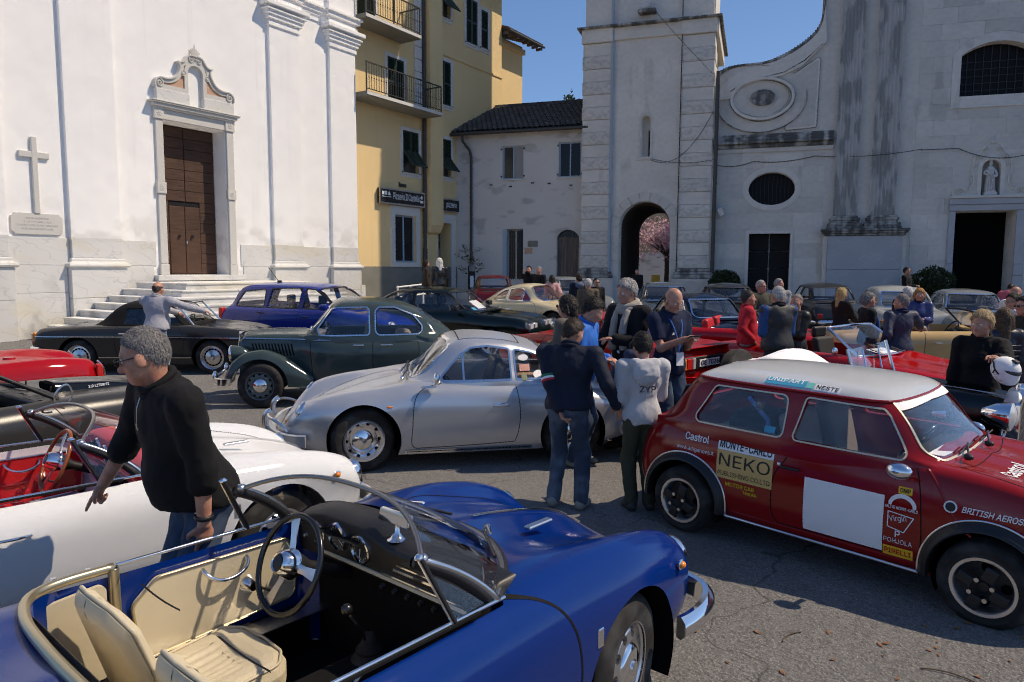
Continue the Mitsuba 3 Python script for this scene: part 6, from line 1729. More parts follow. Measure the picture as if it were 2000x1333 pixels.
 c.patch('window_sticker', sbox(-.40, .90, -.32, .945), 'm_unipart', 'xz', -1, solid=man(offset(c.ghraw, -.010)))
 return c
mat('m_window_rim', (.60, .52, .40), .35, .3); mat('m_gold_sticker', (.60, .40, .14), .5); mat('m_yellow_sticker', (.75, .46, .02), .5)
mat('m_unipart', (.05, .30, .45), .5); mat('m_unipart2', (.15, .5, .45), .5); mat('m_seat_grey', (.16, .14, .12), .8); mat('m_belt_blue', (.10, .20, .45), .7)
mini()

# ------------------------------------------------------------------ helpers for wings and plain saloons
def wing(c, part, pts, m, cut=None, n=60, k=14, smooth=40):
 """Separate wing: stations (x, yc, half-width, ztop, zbot), a dome in cross-section."""
 a = np.array(pts, float); xs = np.linspace(a[0, 0], a[-1, 0], n)
 f = PchipInterpolator(a[:, 0], a[:, 1:])(xs)
 t = np.linspace(0, np.pi, k)
 R_ = []
 for x, (yc, hw, zt, zb) in zip(xs, f):
  e = .62
  y = yc + hw * np.sign(np.cos(t)) * np.abs(np.cos(t)) ** e; z = zb + (zt - zb) * np.abs(np.sin(t)) ** e
  R_.append(np.stack([np.full(k, x), y, z], 1))
 s = man(ring_loft(np.array(R_)))
 if cut is not None: s = s - cut
 return c.add(part, s, m, smooth=smooth)

# ------------------------------------------------------------------ old grey-green saloon with separate wings
def old_saloon():
 c = Car('vintage_saloon', 'old grey-green saloon with separate front wings beside the silver coupe', 'car', M=pose(-2.47, 10.76, 190))
 S = dict(zt=[(-1.95, .50), (-1.85, .62), (-1.6, .80), (-1.3, .93), (-.5, .97), (.45, 1.03), (.9, 1.035), (1.38, 1.01), (1.42, .98), (1.47, .90)],
  zf=[(-1.95, .48), (-1.8, .62), (-1.5, .80), (-1.2, .90), (-.5, .95), (.4, .96), (.8, .95), (1.38, .93), (1.47, .86)],
  w=[(-1.95, .35), (-1.8, .46), (-1.4, .60), (-.9, .69), (-.3, .71), (.2, .69), (.45, .60), (.65, .46), (1.0, .37), (1.42, .27), (1.47, .23)],
  zm=[(-1.95, .45), (-1, .62), (.4, .62), (1.47, .62)], zb=[(-1.95, .35), (-1.4, .28), (1.2, .28), (1.47, .36)], yf=.86, yv=.5, wb=.93, kl=.5)
 cav = m3.Manifold.batch_hull([m3.Manifold.sphere(.06, 12).translate(p) for p in [(-1.2, y, z) for y in (-.45, .45) for z in (.4, 1.1)] + [(.2, y, z) for y in (-.56, .56) for z in (.4, 1.1)]])
 c.build_body(S, 'p_slate', [(-1.31, .34, .33, .50)], [cav, ycyl(1.13, .32, .36, .28, 2), ycyl(1.13, .32, .36, -2, -.28)], n=90)
 GH = dict(zr=[(-1.80, .74), (-1.6, .93), (-1.4, 1.11), (-1.1, 1.31), (-.75, 1.44), (-.4, 1.49), (0, 1.49), (.12, 1.455), (.22, 1.36), (.42, 1.13), (.52, 1.0)],
  wr=[(-1.8, .25), (-1.2, .44), (-.5, .54), (.1, .53), (.52, .46)], wb=[(-1.8, .36), (-1.3, .56), (-.6, .66), (0, .66), (.3, .60), (.52, .52)], zb=[(-1.8, .72), (-1.3, .9), (-.5, .95), (.52, .98)], crown=.08, edge=.13)
 w1 = rpoly([(.32, .995), (.36, 1.06), (.16, 1.345), (.08, 1.365), (-.33, 1.37), (-.36, 1.34), (-.36, .995)], .04)
 w2 = rpoly([(-.45, .995), (-.45, 1.37), (-.72, 1.365), (-.98, 1.25), (-1.10, 1.10), (-1.10, 1.02), (-1.05, .995)], .07)
 ws = rpoly([(-.45, 1.04), (-.42, 1.36), (.42, 1.36), (.45, 1.04)], .07)
 c.greenhouse(GH, 'p_slate', [('xz', w1, 0, 0), ('xz', w2, 0, 0), ('yz', ws, .1, .7), ('yz', rpoly([(-.3, 1.12), (-.26, 1.3), (.26, 1.3), (.3, 1.12)], .06), -1.7, -.9)], rim=('m_chrome', .013))
 simple_seats(c, -.05, (.27, -.27), .55, 'm_seat_grey', w=.42); c.add('rear_bench', cushion((-.85, 0, .75), (.25, 1.0, .45), .08), 'm_seat_grey', smooth=35)
 steering(c, (.16, .28, .98), .19, 28)
 for sg in (-1, 1):
  y = sg * .56
  wing(c, 'front_wing', [(.42, y, .10, .42, .26), (.62, y, .13, .56, .28), (.85, y, .15, .72, .30), (1.1, y, .165, .80, .32), (1.3, y, .165, .775, .34), (1.48, y, .15, .66, .36), (1.60, y * .97, .12, .44, .34), (1.63, y * .96, .06, .36, .32)], 'p_slate', ycyl(1.13, .31, .375, .2, 1) if sg > 0 else ycyl(1.13, .31, .375, -1, -.2))
  wing(c, 'rear_wing', [(-1.95, y, .06, .40, .30), (-1.8, y, .15, .56, .30), (-1.5, y, .18, .74, .3), (-1.2, y, .17, .73, .3), (-.9, y, .13, .52, .28), (-.75, y, .06, .36, .27)], 'p_slate', ycyl(-1.31, .33, .345, .4, 1) if sg > 0 else ycyl(-1.31, .33, .345, -1, -.4))
  c.add('running_board', rbox(-.8, .6, min(sg * .56, sg * .72), max(sg * .56, sg * .72), .25, .29, .015), 'p_slate', smooth=40)
  k = c.node('headlamp')
  c.add('pod', mv(lathe([(0, -.24), (.05, -.22), (.10, -.12), (.118, 0), (.11, .01)], 28), tr(1.53, sg * .43, .735), rot('y', 90)), 'p_slate', smooth=50, under=k)
  c.add('ring', mv(lathe([(.095, .012), (.108, .02), (.121, .005), (.121, -.015)], 28), tr(1.53, sg * .43, .735), rot('y', 90)), 'm_chrome', smooth=40, under=k)
  c.add('lens', mv(lathe([(0, .04), (.05, .03), (.097, .008)], 24), tr(1.53, sg * .43, .735), rot('y', 90)), 'm_lamp_glass', smooth=40, under=k)
  for x in (1.13, -1.31): c.wheel(x, sg, .70, .315, 'lancia', -8 if x > 0 else 0, w=.13)
  c.bumper('bumper_end', [(1.50, sg * .70, .38), (1.68, sg * .66, .38), (1.74, sg * .5, .38), (1.76, sg * .2, .38), (1.76, 0, .38)], .05, .02)
  c.add('overrider', ball((1.77, sg * .38, .40), (.04, .04, .09), 2), 'm_chrome', smooth=True)
  for i in range(13):
   x = 1.22 - i * .045
   c.patch('bonnet_louvre', rpoly([(x, .69), (x + .022, .69), (x + .062, .86), (x + .04, .86)]), 'm_gap', 'xz', sg, .003)
  c.line('belt_trim', [(1.40, .93), (.6, .925), (-.4, .92), (-1.3, .88)], 'm_chrome_dull', .014, (sg,), d=.006)
  c.line('door_gap', [(.46, .95), (.44, .6), (.42, .34)], sides=(sg,), w=.008)
  c.line('door_gap', [(-.405, .95), (-.405, .6), (-.405, .30)], sides=(sg,), w=.010)
  c.line('door_gap', [(-1.02, .93), (-1.05, .75), (-.95, .55)], sides=(sg,), w=.008)
  for x in (-.28, -.54): c.add('door_handle', tube([(x, sg * .70, .855), (x + .02, sg * .735, .86), (x + .14 * (1 if x > -.4 else -1), sg * .733, .862)], .011, 8), 'm_chrome', smooth=True)
  c.add('trafficator', tube([(-1.18, sg * .62, 1.16), (-1.28, sg * .60, 1.0)], .013, 6), 'm_chrome')
 c.add('radiator_grille', as_tm(m3.Manifold.hull_points(np.array([(1.46, -.18, .98), (1.46, .18, .98), (1.50, 0, 1.0), (1.56, -.10, .42), (1.56, .10, .42), (1.44, -.24, .42), (1.44, .24, .42)], float))), 'm_chrome_dull')
 c.add('door_mirror', cat(ball((.42, .62, 1.08), (.02, .05, .05), 2), cyl((.46, .52, 1.02), (.43, .60, 1.06), .008)), 'm_chrome', smooth=True)
 c.line('bonnet_hinge', [(.55, 0), (1.0, 0), (1.40, 0)], 'm_chrome_dull', .02, plane='xy', sides=(1,), d=.008)
 return c
old_saloon()

# ------------------------------------------------------------------ plain cars: one builder, shapes given per car
def plain(name, label, M, pm, S, GH=None, wins=(), axles=(1.15, -1.15), r=.30, style='steel', rim=None, ghm=None, seatm='m_seat_dark', glassm='m_glass', head=False, cock=None, lamps=(), tails=(), bump=None, bmat='m_chrome', gaps=(), handles=(), seats=(.0,), trims=(), yo=None, screen=None):
 c = Car(name, label, 'car', M=M)
 cuts = []
 W = max(b for a, b in S['w'])
 if GH:
  x0, x1 = GH['zr'][0][0] + .35, GH['zr'][-1][0] - .25
  hw = W - .16
  cuts.append(m3.Manifold.batch_hull([m3.Manifold.sphere(.06, 10).translate(p) for p in [(x0, y, z) for y in (-hw + .1, hw - .1) for z in (.35, 1.0)] + [(x1, y, z) for y in (-hw, hw) for z in (.35, 1.0)]]))
 if cock is not None: cuts.append(prism(cock, 'xy', .28, 2))
 c.build_body(S, pm, [(x, r + .045, r + .01, W - .28) for x in axles], cuts, n=74)
 if GH: c.greenhouse(GH, ghm or pm, wins, rim=rim, glass=glassm)
 if cock is not None:
  f_ = extr(cock.buffer(-.004), .02); f_.apply_translation((0, 0, .27)); c.add('floor', f_, 'm_carpet')
 for x in seats: simple_seats(c, x, (.33, -.33), .46, seatm, head, h=.5)
 if seats:
  xm = GH['zr'][-1][0] - .33 if GH else cock.bounds[2] - .1
  c.add('dash', rbox(xm, xm + .18, -W + .2, W - .2, .70, .84, .03), 'm_black', smooth=35)
  steering(c, (xm - .14, .33, .80), .19, 28)
 for sg in (-1, 1):
  for x in axles: c.wheel(x, sg, yo or W - .035, r, style)
  for x, y, z, rr, d in lamps: c.lamp('headlamp', (x, sg * y, z), rr, d)
  for x, y, z, sx, sy, sz, m in tails: c.add('tail_lamp', rbox(x - sx, x + sx, min(sg * y - sy, sg * y + sy), max(sg * y - sy, sg * y + sy), z - sz, z + sz, .015), m, smooth=35)
  for g in gaps: c.line('door_gap', g, sides=(sg,), w=.008)
  for g, m, w in trims: c.line('trim', g, m, w, (sg,), d=.008)
  for x, z in handles: c.add('door_handle', tube([(x - .07, sg * (c.arch_y(x) - .02), z), (x - .05, sg * (c.arch_y(x) + .02), z), (x + .05, sg * (c.arch_y(x) + .02), z), (x + .07, sg * (c.arch_y(x) - .02), z)], .011, 6), 'm_chrome' if bmat == 'm_chrome' else 'm_black')
 for pts in bump or ():
  c.bumper('bumper', [(x, -y, z) for x, y, z in pts[::-1][:-1]] + list(pts) if False else [(x, y, z) for x, y, z in pts] + [(x, -y, z) for x, y, z in pts[::-1][1:]], .055, .03, bmat)
 if screen:
  b0, b1, z0, z1, wb_, wt = screen
  k = c.node('windscreen'); s_ = np.linspace(-1, 1, 13)
  b_ = np.stack([b0 - .1 * s_ ** 2, wb_ * s_, z0 - 0 * s_], 1); t_ = np.stack([b1 - .06 * s_ ** 2, wt * s_, z1 - .02 * s_ ** 2], 1)
  v = np.vstack([b_, t_]); i = np.arange(12)
  c.add('glass', tm(v, np.vstack([np.stack([i, i + 1, i + 14], 1), np.stack([i, i + 14, i + 13], 1)])), 'm_glass', smooth=True, under=k)
  fm = rim[0] if rim else 'm_chrome'
  for q in (t_, b_, np.array([b_[0], t_[0]]), np.array([b_[-1], t_[-1]])): c.add('frame', tube(q, .018, 8), fm, smooth=True, under=k)
  for y in (.3, -.2):
   w_ = c.node('wiper'); c.add('arm', tube([(b0 + .03, y, z0 + .01), (b0 - .05, y - .2, z0 + .08)], .008, 5), 'm_black', under=w_)
 return c
def std(l0, l1, zr_, hood, w, zb=.24, nose=.62, tail=.62, belt=.88, yf=.88):
 """A body's outline from its ends, deck, belt and bonnet heights."""
 return dict(zt=[(l0, tail - .14), (l0 + .03, tail), (l0 + .12, zr_ - .03), (l0 + .45, zr_), (-.9, belt - .01), (.5, belt + .01), (.9, hood), (l1 - .35, hood - .06), (l1 - .08, nose + .03), (l1 - .02, nose - .06), (l1, nose - .16)],
  w=[(l0, w * .82), (l0 + .06, w * .9), (l0 + .4, w * .97), (-.5, w), (.5, w), (l1 - .5, w * .97), (l1 - .1, w * .88), (l1, w * .78)],
  zm=[(l0, .5), (0, .56), (l1, .5)], zb=[(l0, .36), (l0 + .4, zb), (l1 - .4, zb), (l1, .34)], yf=yf, yv=.6, wb=.94, kl=.5, ks=.3)
# grey roadster with a black fabric hood
S = std(-1.98, 1.92, .80, .83, .755, .20, .66, .66, .84)
GH = dict(zr=[(-1.0, .83), (-.85, .95), (-.62, 1.14), (-.45, 1.24), (-.2, 1.275), (.15, 1.265), (.40, 1.235), (.47, 1.20), (.62, 1.04), (.80, .85)], wr=[(-1.0, .45), (-.5, .53), (.4, .50), (.8, .48)], wb=[(-1.0, .60), (-.5, .66), (.4, .64), (.8, .58)], zb=[(-1, .83), (.8, .84)], crown=.05, edge=.08)
c = plain('soft_top_roadster', 'dark grey roadster with a black fabric hood by the church steps', pose(-6.4, 13.3, 1), 'p_darkgrey', S, GH, [('xz', rpoly([(-.38, .875), (-.36, 1.14), (.32, 1.15), (.52, .96), (.56, .875)], .03), 0, 0), ('yz', rpoly([(-.5, .88), (-.45, 1.2), (.45, 1.2), (.5, .88)], .04), .3, 1.0)], (1.155, -1.155), .30, 'wire', ghm='m_hood_cloth', rim=None,
 lamps=[(1.80, .56, .60, .085, (1, 0, 0))], tails=[(-1.93, .61, .62, .03, .05, .10, 'm_amber'), (-1.945, .61, .55, .03, .05, .03, 'm_red_lens')], bump=[[(1.75, .74, .42), (1.97, .6, .43), (2.02, 0, .43)], [(-2.05, 0, .43), (-2.02, .6, .43), (-1.8, .75, .42)][::-1]], gaps=[[(.55, .84), (.66, .74), (.68, .5), (.64, .28)], [(-.48, .84), (-.5, .6), (-.46, .30)]], handles=[(-.35, .72)], trims=[([(-1.9, .66), (0, .66), (1.8, .64)], 'm_chrome_dull', .012), ([(-.8, .30), (.8, .30)], 'm_chrome_dull', .016)], seats=(-.15,))
c.add('windscreen_frame', tube([(.82, -.60, .85), (.52, -.53, 1.20), (.52, .53, 1.20), (.82, .60, .85)], .016, 8), 'm_chrome')
for y in (.3, -.25): c.add('wiper', tube([(.86, y, .86), (.72, y - .18, 1.0)], .008, 5), 'm_black')
# blue estate
S = std(-2.2, 2.2, .93, .92, .86, .20, .70, .80, .93, .90)
S['zt'] = [(-2.2, .45), (-2.17, .62), (-2.1, .85), (-1.9, .93), (-.9, .935), (.7, .94), (1.1, .91), (1.8, .80), (2.1, .68), (2.2, .50)]
GH = dict(zr=[(-2.12, .92), (-2.02, 1.05), (-1.80, 1.33), (-1.66, 1.42), (-1.3, 1.455), (-.6, 1.47), (0, 1.455), (.35, 1.40), (.6, 1.28), (1.0, 1.05), (1.18, .94)], wr=[(-2.12, .52), (-1.4, .58), (.2, .57), (1.18, .55)], wb=[(-2.12, .68), (-1.4, .76), (.2, .77), (.8, .72), (1.18, .64)], zb=[(-2.12, .90), (1.18, .93)], crown=.06, edge=.12)
wins = [('xz', rpoly([(-1.78, .985), (-1.58, 1.27), (-1.02, 1.33), (-.98, .965)], .04), 0, 0), ('xz', rpoly([(-.90, .965), (-.86, 1.345), (-.10, 1.365), (-.10, .965)], .03), 0, 0), ('xz', rpoly([(.0, .965), (.0, 1.365), (.22, 1.34), (.60, 1.12), (.78, .97)], .03), 0, 0), ('yz', rpoly([(-.62, .97), (-.52, 1.37), (.52, 1.37), (.62, .97)], .05), .3, 1.3), ('yz', rpoly([(-.58, 1.02), (-.5, 1.33), (.5, 1.33), (.58, 1.02)], .05), -2.3, -1.6)]
c = plain('estate_car', 'dark blue modern estate car parked in front of the church steps', pose(-4.1, 15.8, -21), 'p_estate', S, GH, wins, (1.3, -1.3), .31, 'alloy', lamps=[(2.08, .62, .66, .10, (1, 0, .2))], tails=[(-2.1, .74, .80, .05, .06, .12, 'm_red_lens')], gaps=[[(.75, .93), (.85, .7), (.82, .3)], [(-.05, .93), (-.05, .6), (-.05, .28)], [(-.94, .95), (-1.0, .75), (-.9, .45)]], handles=[(-.0 + .13, .80), (-.98, .86)], seats=(.1, -.75), head=True, bmat='m_black', rim=('m_black', .02))
c.add('aerial', tube([(-1.15, 0, 1.47), (-1.42, 0, 1.78)], .008, 5), 'm_black'); c.add('aerial_base', ball((-1.13, 0, 1.475), (.07, .03, .03), 1), 'm_black')
for sg in (-1, 1): c.add('door_mirror', rbox(.60, .78, min(sg * .84, sg * 1.02), max(sg * .84, sg * 1.02), .96, 1.08, .04), 'p_estate', smooth=40)
# dark green coupé-saloon
S = std(-2.15, 2.1, .90, .86, .82, .22, .70, .80, .90, .92)
GH = dict(zr=[(-1.95, .90), (-1.6, 1.08), (-1.15, 1.30), (-.95, 1.36), (-.5, 1.385), (0, 1.375), (.25, 1.335), (.5, 1.17), (.95, .91)], wr=[(-1.95, .48), (-1, .56), (.2, .55), (.95, .55)], wb=[(-1.95, .66), (-1, .73), (.2, .73), (.95, .68)], zb=[(-1.95, .88), (.95, .90)], crown=.04, edge=.07)
wins = [('xz', rpoly([(-1.62, .94), (-1.2, 1.20), (-1.0, 1.275), (-.62, 1.29), (-.66, .94)], .03), 0, 0), ('xz', rpoly([(-.56, .94), (-.52, 1.29), (.12, 1.28), (.30, 1.20), (.68, .94)], .03), 0, 0), ('yz', rpoly([(-.60, .94), (-.52, 1.30), (.52, 1.30), (.60, .94)], .04), .2, 1.2), ('yz', rpoly([(-.52, .98), (-.47, 1.27), (.47, 1.27), (.52, .98)], .05), -2.2, -.95)]
c = plain('green_saloon', 'very dark green saloon with square headlamps behind the silver coupe', pose(-1.35, 15.9, -20.5), 'p_green', S, GH, wins, (1.25, -1.25), .30, 'alloy', gaps=[[(.62, .9), (.75, .7), (.72, .3)], [(-.6, .9), (-.62, .6), (-.58, .28)]], handles=[(-.45, .78)], seats=(.0, -.8), head=True, bmat='m_black', bump=[[(1.9, .80, .44), (2.12, .68, .45), (2.18, 0, .45)]], rim=('m_black', .012))
for sg in (-1, 1):
 for y, w_ in ((.62, .15), (.36, .10)):
  k = c.node('headlamp')
  c.add('housing', box(1.96, 2.09, min(sg * (y - w_), sg * (y + w_ * .6)), max(sg * (y - w_), sg * (y + w_ * .6)), .60, .72, .02), 'm_chrome_dull', under=k)
  c.add('lens', box(2.085, 2.10, min(sg * (y - w_ * .9), sg * (y + w_ * .5)), max(sg * (y - w_ * .9), sg * (y + w_ * .5)), .61, .71, .01), 'm_lamp_glass', under=k)
 c.add('door_mirror', rbox(.48, .60, min(sg * .80, sg * .98), max(sg * .80, sg * .98), .95, 1.06, .03), 'm_black', smooth=40)
c.add('windscreen_paper', mv(box(-.14, .14, -.2, .2, 0, .003), tr(.62, .05, 1.02), rot('y', 34)), 'm_paper'); c.add('blue_disc', mv(box(-.05, .05, -.08, .08, 0, .003), tr(.72, -.35, .95), rot('y', 34)), 'm_unipart')
for y in (.3, -.2): c.add('wiper', tube([(1.0, y, .905), (.84, y + .4, .95)], .008, 5), 'm_black')

# ------------------------------------------------------------------ red square-tailed coupé
S = std(-2.05, 2.0, .88, .85, .80, .24, .66, .80, .88, .93); S['lin'] = True
S['zt'] = [(-2.05, .40), (-2.04, .60), (-2.02, .80), (-1.96, .87), (-1.5, .90), (-.9, .90), (.5, .90), (.9, .86), (1.6, .76), (1.95, .64), (2.0, .5)]
GH = dict(zr=[(-1.55, .90), (-1.2, 1.08), (-.85, 1.24), (-.55, 1.30), (0, 1.30), (.25, 1.26), (.55, 1.08), (.85, .90)], wr=[(-1.55, .5), (-.7, .56), (.3, .54), (.85, .55)], wb=[(-1.55, .66), (-.7, .70), (.3, .70), (.85, .66)], zb=[(-1.55, .88), (.85, .90)], crown=.04, edge=.07)
wins = [('xz', rpoly([(-1.25, .93), (-.85, 1.17), (-.45, 1.22), (-.50, .93)], .03), 0, 0), ('xz', rpoly([(-.42, .93), (-.38, 1.22), (.12, 1.22), (.28, 1.14), (.60, .93)], .03), 0, 0), ('yz', rpoly([(-.58, .94), (-.5, 1.23), (.5, 1.23), (.58, .94)], .04), .2, 1.1), ('yz', rpoly([(-.54, .95), (-.48, 1.22), (.48, 1.22), (.54, .95)], .05), -1.8, -.75)]
c = plain('red_coupe', 'bright red square-tailed coupe with orange tail lamps behind the phone user', pose(1.52, 12.03, 130) @ np.diag([1, 1, .91, 1]), 'p_red', S, GH, wins, (1.2, -1.2), .29, 'alloy', gaps=[[(.58, .88), (.68, .7), (.66, .3)], [(-.48, .88), (-.5, .6), (-.46, .28)]], handles=[(-.33, .76)], rim=('m_black', .014), bmat='p_red', bump=[[(-1.8, .80, .42), (-2.08, .74, .44), (-2.12, 0, .44)][::-1]])
c.add('tail_panel', box(-2.075, -2.035, -.72, .72, .56, .76, .01), 'm_black')
for sg in (-1, 1):
 for y0, y1, m in ((.55, .71, 'm_amber'), (.42, .54, 'm_red_lens'), (.34, .41, 'm_lamp_glass')): c.add('tail_lamp', box(-2.095, -2.07, min(sg * y0, sg * y1), max(sg * y0, sg * y1), .575, .745, .008), m)
c.add('number_plate', box(-2.085, -2.07, -.24, .24, .60, .71), 'm_paper'); c.add('plate_text', mv(text('GE 70268', .075, True, .004), tr(-2.088, .22, .62), rot('z', -90), rot('x', 90)), 'm_black')
c.add('spoiler', rbox(-2.06, -1.85, -.74, .74, .885, .905, .01), 'p_red', smooth=40); c.add('roof_paper', mv(box(-.16, .16, -.11, .11, 0, .004), tr(-1.72, .25, .915), rot('y', 4)), 'm_paper')
c.add('badge', box(-2.07, -2.05, .30, .45, .50, .53), 'm_chrome_dull')

# ------------------------------------------------------------------ open cars further back
cock = rpoly([(-.95, -.60), (-.95, .60), (.42, .62), (.50, 0), (.42, -.62)], .08)
def seat_top(c, x, y, m, lab=None):
 c.add('head_restraint', cushion((x, y, 1.02), (.08, .30, .16), .04), m, smooth=35)
S = std(-2.1, 1.95, .80, .80, .775, .24, .60, .62, .84, .86)
c = plain('red_convertible', 'bright red open convertible with raised windscreen and black seats', pose(4.58, 9.95, -55), 'p_red', S, None, (), (1.1, -1.1), .30, 'steel', cock=cock, seats=(-.25,), screen=(.62, .10, .86, 1.20, .60, .52), gaps=[[(.45, .84), (.55, .7), (.52, .3)], [(-.6, .84), (-.62, .6), (-.56, .3)]], handles=[(-.4, .72)], lamps=[(1.82, .55, .58, .085, (1, 0, .2))], bump=[[(1.8, .7, .42), (1.98, .5, .43), (2.02, 0, .43)]])
for y in (.33, -.33): seat_top(c, -.62, y, 'm_black')
c.add('paper', mv(box(-.1, .1, -.2, .2, 0, .003), tr(.55, -.1, .90), rot('y', 10)), 'm_paper'); c.patch('window_sticker', ellipse(.0, 1.15, .04, .03), 'm_paper', 'xz', -1, solid=man(offset(c.raw, 0))) if False else None
c.add('door_mirror', cat(ball((.36, -.86, .93), (.03, .055, .05), 2), cyl((.36, -.76, .84), (.36, -.84, .90), .01)), 'm_chrome', smooth=True)
single('plastic_bottle', lathe([(0, 0), (.032, 0), (.034, .02), (.034, .13), (.028, .16), (.013, .19), (.013, .21), (0, .21)], 16), 'm_glass', 'clear plastic bottle standing on the bonnet of the red convertible', 'bottle', M=pose(4.58, 9.95, -55) @ tr(1.45, -.42, .735), smooth=40)
S = std(-2.0, 1.95, .82, .82, .77, .24, .62, .66, .86, .88)
c = plain('beige_convertible', 'pale beige open convertible with tan seats and black screen frame', pose(7.5, 12.6, -7), 'p_beige', S, None, (), (1.15, -1.15), .30, 'steel', cock=cock, seats=(-.25,), seatm='m_tan', screen=(.66, .30, .87, 1.20, .60, .54), gaps=[[(.5, .86), (.56, .7), (.54, .3)], [(-.6, .86), (-.62, .6), (-.58, .3)]], handles=[(-.42, .70)], rim=('m_black', .01), trims=[([(-.7, .285), (.8, .285)], 'm_chrome_dull', .02)], lamps=[(1.84, .55, .60, .085, (1, 0, 0))])
for y in (.33, -.33): seat_top(c, -.62, y, 'm_tan')
c.add('folded_hood', rbox(-1.2, -.8, -.62, .62, .80, .93, .05), 'm_hood_cloth', smooth=40)
# another small red open car behind the group, only its screen and seat show
c = plain('red_open_car', 'second red open car half hidden behind the man in a dark jacket', pose(4.25, 13.4, -30), 'p_redder', std(-1.9, 1.8, .76, .78, .72, .24, .6, .62, .80, .86), None, (), (1.05, -1.05), .29, 'steel', cock=cock.buffer(-.03), seats=(-.25,), seatm='m_red_leather', screen=(.60, .25, .82, 1.12, .56, .5))
# black roadster behind the white spider, with a bonnet scoop
c = plain('black_roadster', 'black open roadster with a lettered bonnet scoop behind the white spider', pose(-4.8, 6.25, 56), 'p_black_reflect', std(-1.9, 1.95, .80, .84, .78, .22, .62, .66, .84, .86), None, (), (1.15, -1.15), .30, 'alloy', cock=cock, seats=(-.25,), screen=(.62, .12, .86, 1.16, .62, .56), rim=('m_black', .01), gaps=[[(.42, .84), (.5, .7), (.48, .3)], [(-.6, .84), (-.62, .6), (-.58, .3)]], lamps=[(1.83, .56, .60, .085, (1, 0, .2))])
k = c.node('bonnet_scoop')
sc_ = np.array([[(x, y * w_, z0 + h * math.sqrt(max(0, 1 - (y / 1.0) ** 4))) for y in np.linspace(-1, 1, 14)] + [(x, w_, .6), (x, -w_, .6)] for x, w_, z0, h in ((.72, .15, .84, .09), (.80, .16, .835, .085), (1.2, .15, .80, .075), (1.6, .10, .745, .045), (1.72, .05, .71, .02))])
c.add('shell', ring_loft(sc_), 'p_black', smooth=40, under=k)
c.add('mouth', rbox(.690, .725, -.14, .14, .845, .92, .02), 'm_void', smooth=40, under=k)
c.add('lettering', mv(text('2.0 LITER FI', .024, True, .004), tr(1.0, -.160, .838), rot('z', -1), rot('x', 90)), 'm_paper', under=k)
c.add('door_mirror', tube(curve([(.45, -.80, .86), (.43, -.84, .98), (.50, -.84, 1.02), (.55, -.82, .95), (.54, -.78, .86)], 16), .008, 6), 'm_chrome', smooth=True)
# red car seen from its finned tail
SR = {k_: v for k_, v in SPIDER.items()}
SR['zf'] = [(-2.06, .50), (-2.03, .70), (-1.9, .82), (-1.4, .875), (-.9, .865), (-.3, .85), (.4, .845), (.8, .855), (1.1, .85), (1.4, .81), (1.62, .745), (1.74, .66), (1.79, .55), (1.80, .48)]
SR['dv'] = [(-2.06, -.02), (-1.4, -.03), (.5, 0), (1.8, 0)]
c = plain('finned_red_car', 'red vintage car with finned tail lamps, tail towards the black roadster', pose(-6.95, 7.95, 226), 'p_redder', SR, None, (), (1.1, -1.1), .31, 'steel', cock=rpoly([(-.85, -.6), (-.85, .6), (.34, .6), (.34, -.6)], .1), seats=(-.25,), seatm='m_red_leather', tails=[(-2.0, .60, .66, .035, .035, .10, 'm_red_lens')])
for sg in (-1, 1): c.add('fin_trim', tube(curve([(-1.98, sg * .60, .80), (-2.04, sg * .60, .72), (-2.05, sg * .59, .56)], 10), .014, 8), 'm_chrome', smooth=True)
c.add('fuel_cap', lathe([(0, .03), (.06, .025), (.07, 0)], 20).apply_translation((-1.15, .2, .86)), 'p_redder', smooth=40)

